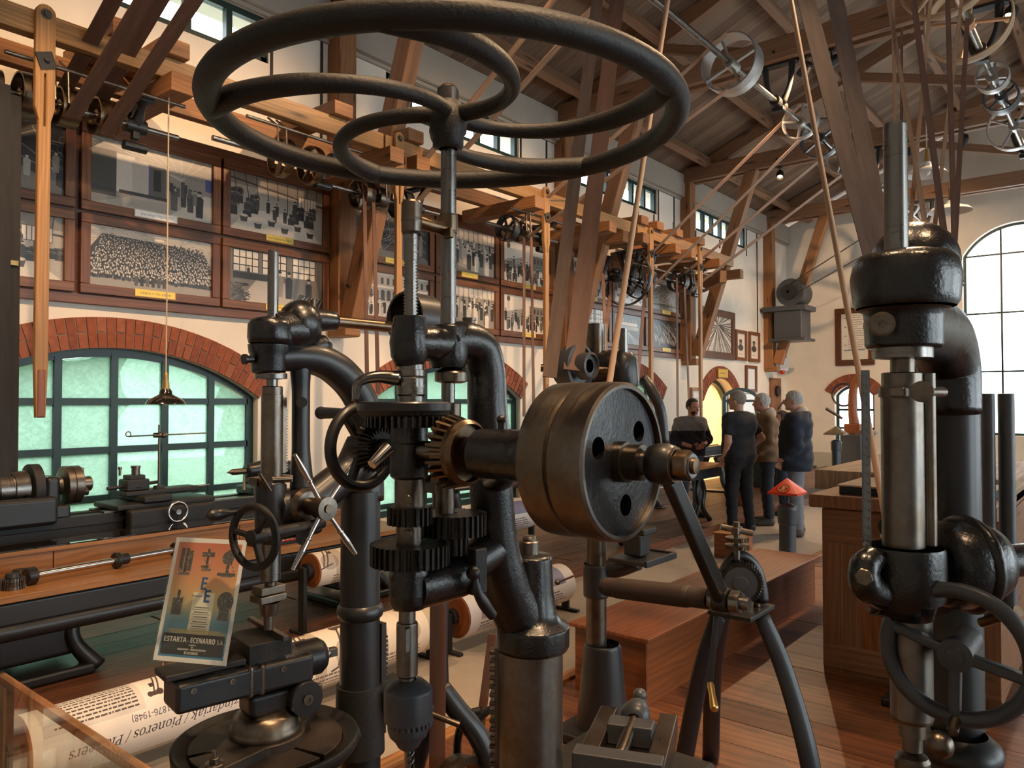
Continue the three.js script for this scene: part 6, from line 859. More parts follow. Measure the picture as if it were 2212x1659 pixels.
function roller(x0, x1, y, z, r, tex, label, post) {
  const t = thing('print_roller', label, 'roller', 'printed information rollers');
  part('printed_drum', rollerGeo(x0, x1, r, y, z), std({ map: tex, roughness: 0.55 }), t);
  for (const [x, s] of [[x0, -1], [x1, 1]]) { part('end_disc', latheAlong([[0, 0], [r * 0.96, 0], [r * 0.984, 0.008], [r * 0.984, 0.03], [0, 0.03]], V(x - 0.02 * (s > 0 ? 1 : 0) - 0.01, y, z), X, 40), M.oakRed, t); part('hub', rodg(V(x - 0.05, y, z), V(x + 0.05, y, z), 0.05, 0.05, 20), M.ironMatte, t); }
  for (const x of [x0 - 0.065, x1 + 0.065]) part('stand', [span(x - 0.015, x + 0.015, post, y + 0.03, z - 0.03, z + 0.03, 0.004), span(x - 0.02, x + 0.02, post, post + 0.02, z - 0.12, z + 0.12, 0.004)], M.ironMatte, t);
}
roller(1.1, 2.06, 0.22, -3.4, 0.142, panelA, 'printed roller with upside-down text, lower left beside the round table', 0);
roller(2.27, 3.28, 0.22, -3.4, 0.142, panelB, 'printed roller with machine engravings behind the left drilling machine', 0);
roller(3.56, 4.72, 0.22, -3.4, 0.142, panelC, 'printed roller with a wooden end disc behind the chuck', 0);
roller(4.72, 5.86, 0.5, -4.62, 0.135, panelC, 'white printed roller on the platform right of the big column', DECK);
roller(3.0, 4.0, 0.5, -4.15, 0.11, panelB, 'small printed roller with a wooden end left of the big column', DECK);
// ------------------------------------------------------------------ glass case at the lower left
{
  const t = thing('glass_case', 'oak framed glass display case in the lower left corner', 'showcase'), x0 = -0.35, x1 = 0.845, y1 = 0.755, z0 = -2.77, z1 = -1.15;
  part('base', span(x0, x1, 0.03, 0.42, z0, z1, 0.01), M.oak, t); part('floor_panel', span(x0 + 0.02, x1 - 0.02, 0.421, 0.435, z0 + 0.02, z1 - 0.02), M.paleWood, t);
  for (const [a, b] of [[x0, z0], [x1 - 0.03, z0], [x0, z1 - 0.03], [x1 - 0.03, z1 - 0.03]]) part('corner_post', span(a, a + 0.03, 0.42, y1 - 0.03, b, b + 0.03), M.oak, t);
  part('top_frame', [span(x0, x1, y1 - 0.03, y1 - 0.006, z0, z0 + 0.035), span(x0, x1, y1 - 0.03, y1 - 0.006, z1 - 0.035, z1), span(x0, x0 + 0.035, y1 - 0.03, y1 - 0.006, z0, z1), span(x1 - 0.022, x1, y1 - 0.03, y1 - 0.006, z0, z1)], M.oak, t);
  for (const x of [0.05, 0.4]) part('rib', span(x, x + 0.09, 0.436, 0.46, z0 + 0.03, z1 - 0.03), M.oak, t);
  part('top_glass', span(x0 + 0.01, x1 - 0.008, y1 - 0.005, y1, z0 + 0.008, z1 - 0.008), M.glass, t); part('side_glass', [span(x1 - 0.012, x1 - 0.008, 0.42, y1 - 0.03, z0 + 0.03, z1 - 0.03)], M.glass, t); part('back_glass', [span(x0 + 0.03, x1 - 0.03, 0.42, y1 - 0.03, z0 + 0.01, z0 + 0.014)], M.glass, t);
  const pap = canvasTex(256, 256, (x, w, h) => { x.fillStyle = '#bda98c'; x.fillRect(0, 0, w, h); lines(x, 20, 20, 210, 14, 16, '#7d6a52'); });
  for (const [x, z, a, l] of [[0.25, -2.3, 0.2, 'open yellowed document under the glass, far one'], [0.6, -1.9, -0.15, 'yellowed document under the glass, near one']]) { single('document', sheet(0.22, 0.3, 0, 0, 0, 0.003).rotateX(-Math.PI / 2).rotateY(a).translate(x, 0.4625, z), std({ map: pap, roughness: 0.8 }), l, 'document', 'papers in the glass case'); }
}
single('floor_edging', span(-0.6, 10.4, 0.0, 0.045, -2.56, -2.485, 0.006), M.oak, 'long wooden edging strip between grey floor and boards', 'edging', null, 'structure');
// ------------------------------------------------------------------ treadle frame behind the main column
{
  const t = thing('treadle_frame', 'black bent iron frame with hoops low behind the chuck', 'frame'), p = (px, py, d = 2.45) => at(px, py, d);
  part('upright', [sweep([p(950, 1270), p(948, 1400), p(950, 1490)], [0.03, 0.03, 0.03], 12, 10), sweep([p(950, 1480), p(985, 1530), p(1030, 1585), p(1060, 1660), p(1075, 1760), p(1080, 2000)], [0.03, 0.034, 0.034, 0.034, 0.034, 0.03], 22, 12), sweep([p(950, 1480), p(935, 1540), p(905, 1620), p(885, 1720), p(880, 2000)], [0.03, 0.034, 0.034, 0.034, 0.03], 22, 12)], M.ironSmooth, t);
  part('hoop', [tube([p(1040, 1535, 2.5), p(1010, 1545, 2.5), p(990, 1590, 2.5), p(988, 1660, 2.5)], 0.014, 24, 10)], M.ironSmooth, t); part('hoop', [tube([p(1090, 1520, 2.55), p(1055, 1535, 2.55), p(1030, 1560, 2.55)], 0.013, 20, 10)], M.ironSmooth, t);
  const wc = p(985, 1760, 2.35); part('flywheel', [latheAlong([[0.15, -0.03], [0.17, -0.03], [0.172, 0], [0.17, 0.03], [0.15, 0.03], [0.15, -0.03]], wc, V(0.25, 0, 1), 48), ...[0, 1, 2, 3].map((k) => bar(wc, wc.clone().add(V(Math.cos(k * 1.57) * 0.15, Math.sin(k * 1.57) * 0.15, 0)), 0.03, 0.02, Z))], M.steelDark, t);
  belt('broad brown belt hanging vertically behind the chuck', [[p(946, 1285, 2.38), p(944, 1760, 2.38)]], M.leather, null, 0.05, 0.008, RIGHT);
  belt('thin brown belt slanting behind the toothed column rack', [[p(1064, 1370, 2.6), p(1028, 1640, 2.6)]], M.leather, null, 0.03, 0.006, RIGHT);
}
// ------------------------------------------------------------------ small column drill before the wooden bench
{
  const t = thing('pedestal_drill', 'slender column drill with tapered black foot in front of the wooden bench', 'drill press'), d = 3.6, c = at(1287, 866, d), yv = (py) => at(1287, py, d).y;
  part('foot', [vl(1300, d, [[36, 1386], [40, 1392], [50, 1500], [62, 1596], [66, 1600], [66, 1606]], 36, true), box(0.34, 0.05, 0.3, c.x, 0.055, c.z, 0.015)], M.ironSmooth, t);
  part('column', vl(1287, d, [[22, 700], [22, 1392]]), M.steelDark, t);
  part('table_bracket', [vl(1287, d, [[27, 1216], [28, 1220], [28, 1282], [26, 1286]]), sweep([at(1300, 1235, d), at(1340, 1225, d - 0.05), at(1380, 1215, d - 0.1)], [0.05, 0.045, 0.035], 12, 12)], M.ironSmooth, t);
  const tb = at(1385, 1205, d - 0.12); part('table', [box(0.26, 0.022, 0.2, tb.x, tb.y, tb.z, 0.008), box(0.28, 0.03, 0.02, tb.x, tb.y + 0.004, tb.z + 0.1, 0.005), box(0.02, 0.03, 0.2, tb.x + 0.135, tb.y + 0.004, tb.z, 0.005)], M.ironSmooth, t);
  part('clamp_knob', [ball(0.014, at(1204, 1258, d)), rodg(at(1204, 1258, d), at(1240, 1244, d), 0.005)], M.steelDark, t);
  part('work_head', [box(0.09, 0.1, 0.09, tb.x - 0.02, tb.y + 0.065, tb.z - 0.01, 0.01), box(0.12, 0.03, 0.1, tb.x, tb.y + 0.125, tb.z, 0.008)], M.ironMatte, t);
  part('head', [sweep([at(1287, 800, d), at(1320, 790, d - 0.04), at(1360, 800, d - 0.08)], [0.07, 0.075, 0.06], 14, 16), vl(1345, d - 0.06, [[22, 762], [32, 775], [34, 800], [36, 830], [30, 838]], 28, true)], M.ironSmooth, t);
  part('top_rod', vl(1347, d - 0.06, [[0, 708], [10, 709], [10, 770]]), M.steel, t);
  part('feed_arm', sweep([at(1390, 815, d - 0.2), at(1405, 840, d - 0.22), at(1425, 880, d - 0.24), at(1435, 960, d - 0.24)], [0.02, 0.026, 0.024, 0.024], 20, 10), M.ironSmooth, t);
  const q = at(1245, 792, d - 0.2); for (const [o, r, w] of [[0, 0.105, 0.06], [0.07, 0.085, 0.05], [-0.07, 0.06, 0.06]]) part('step_pulley', latheAlong([[0.03, -w / 2], [r * 0.8, -w / 2], [r, -w / 2 + 0.004], [r, w / 2 - 0.004], [r * 0.85, w / 2], [r * 0.8, w / 4], [0.03, w / 4]], q.clone().add(V(0.02 * Math.sign(o), 0, -o)), Z, 40), M.ironGrey, t);
  part('countershaft', rodg(q.clone().add(V(0, 0, -0.2)), at(1345, 800, d - 0.1), 0.018), M.bronze, t);
}
// table with a machine vice behind the main column
{
  const t = thing('work_table', 'low black iron table carrying a grey screw vice', 'table'), y = 0.72; part('top', span(1.45, 1.76, y - 0.04, y, -1.15, -0.8, 0.012), M.ironMatte, t); part('pedestal', [cyl(0.09, 0.06, 0.06, y - 0.04, 1.67, -1.0), span(1.45, 1.9, 0.03, 0.07, -1.25, -0.78, 0.015)], M.ironMatte, t);
  const v = thing('screw_vice', 'grey screw vice lying open beside the foot of the main column', 'vice'), d = V(0.93, 0, -0.37).normalize(), n = V(0.37, 0, 0.93), o = V(1.59, y, -0.95), q = (w, h, dd, a, yy, b, r = 0.004) => box(w, h, dd, 0, 0, 0, r, 0).applyMatrix4(new THREE.Matrix4().makeBasis(d, Y, n).setPosition(o.clone().addScaledVector(d, a).addScaledVector(n, b).add(V(0, yy, 0))));
  part('body', [q(0.34, 0.04, 0.2, 0.02, 0.02, 0), q(0.34, 0.03, 0.045, 0.02, 0.055, -0.078), q(0.34, 0.03, 0.045, 0.02, 0.055, 0.078)], M.steelDark, v); part('fixed_jaw', q(0.05, 0.055, 0.2, -0.13, 0.068, 0), M.ironGrey, v); part('moving_jaw', q(0.06, 0.05, 0.11, 0.06, 0.066, 0), M.ironGrey, v);
  const sp = o.clone().add(V(0, 0.078, 0)); { const pr = []; for (let i = 0; i <= 44; i++) pr.push([i % 2 ? 0.0155 : 0.0125, i * 0.0045]); part('screw', latheAlong(pr, sp.clone().addScaledVector(d, -0.1), d, 20, false), M.steelDark, v); }
  part('screw_head', [latheAlong([[0.016, 0], [0.034, 0.004], [0.038, 0.03], [0.03, 0.07], [0.02, 0.09], [0.018, 0.12], [0, 0.122]], sp.clone().addScaledVector(d, 0.1), d, 24, false), ball(0.018, sp.clone().addScaledVector(d, 0.21).add(V(0, 0.022, 0)))], M.ironGrey, v);
}
// tripod with crank-driven gears
{
  const t = thing('gear_tripod', 'black tripod stand with a toothed crank gear and T-handle on top', 'tripod'), p = (px, py, d = 2.9) => at(px, py, d), top = p(1600, 1318);
  part('plate', [box(0.24, 0.018, 0.17, top.x + 0.01, top.y, top.z, 0.004)], M.ironSmooth, t);
  for (const [px0, py0, px1, d1] of [[1552, 1330, 1478, 3.0], [1645, 1330, 1748, 2.75], [1560, 1330, 1535, 3.35]]) { const a = p(px0, py0), b = at(px1, 1640, d1), m = p((px0 * 2 + px1) / 3 + (px1 > 1600 ? 12 : -10), 1440, (2.9 * 2 + d1) / 3), e = b.clone().add(b.clone().sub(m).normalize().multiplyScalar(0.3)); e.y = 0.02; part('leg', sweep([a, m, b, V(b.x + (b.x - m.x) * 0.4, 0.02, b.z + (b.z - m.z) * 0.4)], [0.013, 0.014, 0.015, 0.015], 22, 10, 2.5, RIGHT), M.ironSmooth, t); }
  for (const [a, b] of [[0.06, 0.04], [0.1, -0.02]]) part('bolt', hexNut(0.014, 0.014, V(top.x + a, top.y + 0.009, top.z + b), Y), M.bronze, t);
  const gc = p(1600, 1258), gd = ray(1600, 1258).multiplyScalar(-1).setY(0).normalize(), g = part('crank_gear', [turnTo(gear(0.082, 0.074, 44, -0.02, 0.02, 0, 1, 0.5), gc, gd)], M.gearIron, t);
  part('gear_hub', [latheAlong([[0.03, 0.02], [0.06, 0.02], [0.062, 0.023], [0.028, 0.024], [0.026, 0.03], [0.0, 0.031]], gc, gd, 32)], M.ironGrey, g);
  part('yoke', [sweep([p(1568, 1300, 2.95), p(1562, 1250, 2.95), p(1575, 1215, 2.95), p(1595, 1200, 2.95), p(1620, 1210, 2.95), p(1640, 1250, 2.95), p(1645, 1300, 2.95)], [0.03, 0.024, 0.022, 0.024, 0.022, 0.024, 0.03], 32, 10)], M.ironSmooth, t);
  part('rear_gear', [turnTo(gear(0.06, 0.053, 34, -0.015, 0.015, 0, 1, 0.5), p(1545, 1275, 3.0), RIGHT)], M.gearIron, t);
  const st = p(1592, 1195, 2.93), sv = part('spindle_post', [cyl(0.012, 0.012, st.y - 0.03, st.y + 0.12, st.x, st.z)], M.steelDark, t);
  for (const [py, r] of [[1184, 0.047], [1168, 0.045]]) part('top_gear', gear(r, r * 0.92, 40, 0, 0.016, 0.006).translate(st.x, p(1592, py).y - 0.008, st.z), M.bronze, t);
  const th = p(1592, 1146, 2.93); part('t_handle', [rodg(p(1556, 1138, 2.93), p(1625, 1152, 2.93), 0.012, 0.012), box(0.05, 0.03, 0.03, th.x, th.y, th.z, 0.005), cyl(0.009, 0.009, st.y + 0.03, th.y, st.x, st.z)], M.steelOld, t);
  part('crank_bar', [bar(p(1548, 1322, 2.86), p(1534, 1480, 2.84), 0.02, 0.012, RIGHT, 0.003)], M.ironSmooth, t); part('crank_grip', latheAlong([[0.01, 0], [0.014, 0.01], [0.012, 0.05], [0.016, 0.1], [0.012, 0.11], [0, 0.112]], p(1534, 1476, 2.82), at(1545, 1540, 2.72).sub(p(1534, 1476, 2.82)), 16, false), M.brass, t);
}
// ------------------------------------------------------------------ wooden bench box and cabinet
{
  const t = thing('wooden_bench', 'long reddish wooden box bench in front of the visitors', 'bench'), x0 = 3.47, x1 = 6.12, z0 = -2.4, z1 = -1.96, h = 0.386;
  part('lid', span(x0 - 0.03, x1 + 0.03, h - 0.022, h, z0 - 0.03, z1 + 0.03, 0.006), M.oakRed, t); part('front_panel', span(x0 + 0.02, x1 - 0.02, 0.03, h - 0.023, z1 - 0.02, z1), M.oakRed, t); part('rear_panel', span(x0 + 0.02, x1 - 0.02, 0.03, h - 0.023, z0, z0 + 0.02), M.oakRed2, t);
  for (const x of [x0, x1 - 0.02]) { for (let k = 0; k < 4; k++) part('end_board', span(x, x + 0.02, 0.03 + k * 0.083, 0.03 + k * 0.083 + 0.0815, z0, z1), k % 2 ? M.oakRed2 : M.oakRed, t); }
}
{
  const t = thing('tool_cabinet', 'pine workbench cabinet with panelled door and thick tops', 'cabinet'), x0 = 4.6, x1 = 5.9, z0 = -1.43, z1 = -0.55;
  part('body', [span(x0 + 0.012, x1, 0.03, 0.98, z0, z1)], M.pine, t);
  const door = part('door', [span(x0, x0 + 0.012, 0.06, 0.2, z0, z1, 0.003), span(x0, x0 + 0.012, 0.78, 0.97, z0, z1, 0.003), span(x0, x0 + 0.012, 0.2, 0.78, z0, z0 + 0.11, 0.003), span(x0, x0 + 0.012, 0.2, 0.78, z0 + 0.42, z0 + 0.5, 0.003)], M.pine, t);
  for (let k = 0; k < 3; k++) part('door_plank', span(x0 + 0.006, x0 + 0.011, 0.2, 0.78, z0 + 0.11 + k * 0.103, z0 + 0.212 + k * 0.103), k === 1 ? M.oakRed : M.pine, door);
  part('pull', latheAlong([[0, 0], [0.055, 0], [0.05, 0.02], [0, 0.028]], V(x0 - 0.0, 0.9, z0 + 0.36), NX, 24), M.ironMatte, door);
  part('label_card', sheet(0.09, 0.018, 0, 0, 0, 0.002).rotateY(-Math.PI / 2).translate(x0 - 0.002, 0.845, z0 + 0.36), M.white, door);
  part('worktop', span(x0 - 0.05, x1, 0.981, 1.055, z0 - 0.06, z1, 0.008), M.pine, t);
  const ch = thing('steel_chest', 'flat dark steel tool tray on the cabinet worktop', 'tray'); part('body', span(x0 + 0.06, x0 + 0.6, 1.056, 1.1, z0 + 0.08, z1 - 0.05, 0.004), M.ironMatte, ch); part('lid', span(x0 + 0.05, x0 + 0.61, 1.101, 1.112, z0 + 0.07, z1 - 0.05, 0.003), M.paleWood, ch);
  const sl = thing('wood_slab', 'thick pale wooden slab bench top behind the tool tray', 'board'); part('slab', span(x0 + 0.75, x1 + 1.2, 1.0, 1.13, z0 - 0.28, z1, 0.006), M.paleWood, sl); part('trestle', [span(x0 + 1.3, x0 + 1.4, 0.03, 1.0, z0 - 0.2, z0 - 0.1), span(x1 + 0.9, x1 + 1.0, 0.03, 1.0, z0 - 0.2, z0 - 0.1)], M.pine, sl);
  const hm = thing('brass_rod', 'brass ball-ended rod lying over the slab', 'rod'); part('rod', rodg(V(x0 + 0.5, 1.15, z0 + 0.12), V(x0 + 0.8, 1.145, z1 - 0.15), 0.009), M.brass, hm); part('knob', ball(0.02, V(x0 + 0.5, 1.15, z0 + 0.11)), M.brass, hm); part('rest', [box(0.05, 0.034, 0.05, x0 + 0.56, 1.13, z0 + 0.26, 0.004)], M.brass, hm);
}
// ------------------------------------------------------------------ bollards with pyramid caps
function bollard(x, z, y0, h, capMat, label, sign, s = 1) {
  const t = thing('bollard', label, 'bollard', 'bollards with pyramid caps'), top = y0 + h;
  part('post', [lathe([[0.09, 0], [0.09, 0.03], [0.075, 0.05], [0.075, h - 0.34]], x, y0, z, 28)], M.ironGrey, t);
  part('collar', [turned([[0.075, h - 0.36], [0.084, h - 0.35], [0.09, h - 0.22], [0.084, h - 0.19], [0.03, h - 0.165], [0, h - 0.16]], x, y0, z, 28)], M.ironGrey, t);
  part('stem', cyl(0.01, 0.01, top - 0.17, top - 0.07, x, z, 10), M.ironMatte, t);
  const w = 0.135 * s, g = new THREE.ConeGeometry(w * 1.414, 0.13, 4, 1); g.rotateY(Math.PI / 4); const cap = part('cap', [fix(g.translate(x, top + 0.005, z)), span(x - w, x + w, top - 0.08, top - 0.059, z - w, z + w)], capMat, t);
  if (sign) { const tx = canvasTex(256, 256, (c, W2, H2) => { c.fillStyle = '#c8301c'; c.fillRect(0, 0, W2, H2); c.strokeStyle = '#f0d9a0'; c.lineWidth = 16; c.beginPath(); c.arc(128, 128, 96, 0, 7); c.moveTo(60, 60); c.lineTo(196, 196); c.stroke(); c.fillStyle = '#f0d9a0'; c.beginPath(); c.roundRect(60, 110, 60, 44, 12); c.fill(); for (let i = 0; i < 4; i++) { c.beginPath(); c.roundRect(112, 100 + i * 15, 76, 11, 5); c.fill(); } });
    const sl = Math.atan2(0.13, w), q = new THREE.CylinderGeometry(0.052, 0.052, 0.002, 28).toNonIndexed(); q.rotateX(Math.PI / 2).scale(1.15, 0.95, 1).rotateX(-(Math.PI / 2 - sl)).translate(0, top - 0.02, w * 0.7 + 0.004); q.rotateY(-Math.PI / 2).translate(x, 0, z); part('sign', q, std({ map: tx, roughness: 0.5 }), t, 'no touching symbol'); }
}
{ const b = onY(1700, 1192, 0); bollard(7.05, -2.5, 0, 0.82, M.red, 'grey bollard with a red pyramid cap and no-touch symbol', true); bollard(13.6, -3.98, DECK, 1.0, M.paleWood, 'left of two distant bollards with pale pyramid caps', false, 1.2); bollard(13.9, -3.55, 0, 1.1, M.paleWood, 'right of two distant bollards with pale pyramid caps', false, 1.2); }
// ------------------------------------------------------------------ bench where the guide stands and things behind the visitors
{
  const t = thing('demonstration_bench', 'wooden topped bench on curved iron legs beside the guide', 'bench'), z = -3.95; part('top', span(6.3, 9.0, 0.79, 0.83, z - 0.45, z, 0.006), M.oak, t); part('apron', span(6.35, 8.95, 0.67, 0.789, z - 0.4, z - 0.03, 0.01), M.ironSmooth, t);
  for (const x of [6.6, 8.7]) for (const s of [-1, 1]) part('leg', sweep([V(x, 0.68, z - 0.22), V(x + s * 0.1, 0.5, z - 0.2), V(x + s * 0.06, 0.3, z - 0.2), V(x + s * 0.26, 0.12, z - 0.2)], [0.04, 0.03, 0.028, 0.035], 18, 10), M.ironSmooth, t);
  const bx = thing('wooden_form', 'small wooden press frame on the bench before the guide', 'press'); part('base', span(7.6, 8.3, 0.831, 0.86, z - 0.3, z - 0.1, 0.004), M.oakRed, bx); part('side', [span(7.62, 7.68, 0.86, 1.0, z - 0.3, z - 0.1, 0.004), span(8.2, 8.26, 0.86, 1.0, z - 0.3, z - 0.1, 0.004)], M.paleWood, bx); part('bar', span(7.6, 8.32, 0.95, 0.98, z - 0.18, z - 0.12, 0.004), M.steelOld, bx);
  const cr = thing('wooden_crate', 'low wooden box on the floor beside the dark-shirted visitor', 'box'); part('box', span(7.35, 7.62, 0.0, 0.24, -3.36, -3.06, 0.006), M.oakRed, cr); part('lid', span(7.34, 7.63, 0.241, 0.256, -3.37, -3.05, 0.004), M.oak, cr);
  const m = thing('milling_machine', 'small bright-metal machine behind the visitors by the doorway', 'machine'); part('base', span(12.9, 13.6, DECK, 0.85, -5.3, -4.7, 0.03), M.ironSmooth, m); part('table', span(12.7, 13.8, 0.851, 0.93, -5.2, -4.8, 0.01), M.steel, m); part('head', [span(13.1, 13.4, 0.93, 1.35, -5.2, -4.9, 0.03), rodg(V(13.0, 1.15, -4.85), V(13.5, 1.15, -4.85), 0.07)], M.steelOld, m); for (let i = 0; i < 4; i++) part('knob', [ball(0.035, V(12.85 + i * 0.2, 1.02, -4.78)), rodg(V(12.85 + i * 0.2, 0.93, -4.78), V(12.85 + i * 0.2, 1.0, -4.78), 0.012)], M.chrome, m);
  const rc = thing('red_box', 'red metal box low on the wall side behind the visitors', 'box'); part('body', span(10.6, 10.75, 0.55, 0.85, -4.6, -4.4, 0.01), M.red, rc); part('foot', span(10.55, 10.8, DECK, 0.55, -4.62, -4.38, 0.01), M.oakRed2, rc);
  const sw = thing('switch_panel', 'wooden switch panel with a black dial at the far corner', 'panel'); part('board', span(16.95, 17.55, 1.1, 2.12, ZL + 0.0, ZL + 0.06, 0.01), M.pine, sw); part('dial', rodg(V(17.25, 1.82, ZL + 0.06), V(17.25, 1.82, ZL + 0.12), 0.12, 0.12, 24), M.ironMatte, sw); part('lever', rodg(V(17.2, 1.4, ZL + 0.1), V(17.35, 1.62, ZL + 0.2), 0.02), M.ironMatte, sw);
  const fb = thing('fuse_box', 'white wall box high in the far corner', 'box'); part('box', span(17.2, 17.75, 2.3, 2.95, ZL, ZL + 0.16, 0.01), M.white, fb); part('meter', span(17.45, 17.6, 2.6, 2.75, ZL + 0.161, ZL + 0.17), M.ironGrey, fb); part('plug', ball(0.06, V(17.5, 2.27, ZL + 0.1)), M.red, fb);
  const dp = thing('bench_press', 'brown and black standing machine in front of the far small window', 'machine'); part('stand', span(15.6, 16.2, DECK, 0.95, -4.5, -4.1, 0.03), M.ironGrey, dp); part('body', [span(15.7, 16.1, 0.95, 1.15, -4.45, -4.15, 0.02), sweep([V(15.9, 1.1, -4.3), V(15.9, 1.5, -4.34), V(15.9, 1.9, -4.3), V(15.9, 2.1, -4.2)], [0.1, 0.08, 0.08, 0.09], 18, 12)], M.oakRed2, dp); part('wheel', torus(0.22, 0.02, V(15.9, 1.72, -4.5), X, 36, 8), M.ironSmooth, dp); part('handle', rodg(V(15.8, 1.25, -4.5), V(15.75, 1.45, -4.8), 0.025, 0.03), M.ironSmooth, dp);
}
// ------------------------------------------------------------------ people: bodies and clothes meshed from smooth distance fields
function surfaceNet(f, lo, hi, c) {
  const n = [0, 1, 2].map((k) => Math.ceil((hi[k] - lo[k]) / c) + 1), S = new Float32Array(n[0] * n[1] * n[2]), id = (i, j, k) => (k * n[1] + j) * n[0] + i;
  for (let k = 0; k < n[2]; k++) for (let j = 0; j < n[1]; j++) for (let i = 0; i < n[0]; i++) S[id(i, j, k)] = f(lo[0] + i * c, lo[1] + j * c, lo[2] + k * c);
  const vid = new Int32Array(S.length).fill(-1), P = [], I = [], ed = [[0, 1], [2, 3], [4, 5], [6, 7], [0, 2], [1, 3], [4, 6], [5, 7], [0, 4], [1, 5], [2, 6], [3, 7]];
  for (let k = 0; k + 1 < n[2]; k++) for (let j = 0; j + 1 < n[1]; j++) for (let i = 0; i + 1 < n[0]; i++) {
    const v = []; let m = 0; for (let q = 0; q < 8; q++) { const s = S[id(i + (q & 1), j + ((q >> 1) & 1), k + (q >> 2))]; v.push(s); if (s < 0) m++; } if (m === 0 || m === 8) continue;
    let x = 0, y = 0, z = 0, w = 0; for (const [a, b] of ed) if (v[a] < 0 !== v[b] < 0) { const t = v[a] / (v[a] - v[b]); x += (a & 1) + t * ((b & 1) - (a & 1)); y += ((a >> 1) & 1) + t * (((b >> 1) & 1) - ((a >> 1) & 1)); z += (a >> 2) + t * ((b >> 2) - (a >> 2)); w++; }
    vid[id(i, j, k)] = P.length / 3; P.push(lo[0] + (i + x / w) * c, lo[1] + (j + y / w) * c, lo[2] + (k + z / w) * c);
  }
  const quad = (a, b, d, e, flip) => { if (a < 0 || b < 0 || d < 0 || e < 0) return; flip ? I.push(a, d, b, b, d, e) : I.push(a, b, d, b, e, d); };
  for (let k = 1; k + 1 < n[2]; k++) for (let j = 1; j + 1 < n[1]; j++) for (let i = 1; i + 1 < n[0]; i++) {
    const s = S[id(i, j, k)] < 0;
    if (s !== S[id(i + 1, j, k)] < 0) quad(vid[id(i, j - 1, k - 1)], vid[id(i, j, k - 1)], vid[id(i, j - 1, k)], vid[id(i, j, k)], !s);
    if (s !== S[id(i, j + 1, k)] < 0) quad(vid[id(i - 1, j, k - 1)], vid[id(i - 1, j, k)], vid[id(i, j, k - 1)], vid[id(i, j, k)], !s);
    if (s !== S[id(i, j, k + 1)] < 0) quad(vid[id(i - 1, j - 1, k)], vid[id(i, j - 1, k)], vid[id(i - 1, j, k)], vid[id(i, j, k)], !s);
  }
  const g = new THREE.BufferGeometry(); g.setAttribute('position', new THREE.Float32BufferAttribute(P, 3)); g.setIndex(I); g.computeVertexNormals(); return g;
}
const smin = (a, b, k) => { const h = Math.max(k - Math.abs(a - b), 0) / k; return Math.min(a, b) - h * h * k * 0.25; };
function cap(x, y, z, a, b, ra, rb) { const bx = b[0] - a[0], by = b[1] - a[1], bz = b[2] - a[2], px = x - a[0], py = y - a[1], pz = z - a[2], t = Math.max(0, Math.min(1, (px * bx + py * by + pz * bz) / (bx * bx + by * by + bz * bz + 1e-9))); return Math.hypot(px - bx * t, py - by * t, pz - bz * t) - (ra + (rb - ra) * t); }
const ell = (x, y, z, c, r) => { const a = (x - c[0]) / r[0], b = (y - c[1]) / r[1], d = (z - c[2]) / r[2], k = Math.hypot(a, b, d); return (k - 1) * Math.min(r[0], r[1], r[2]); };
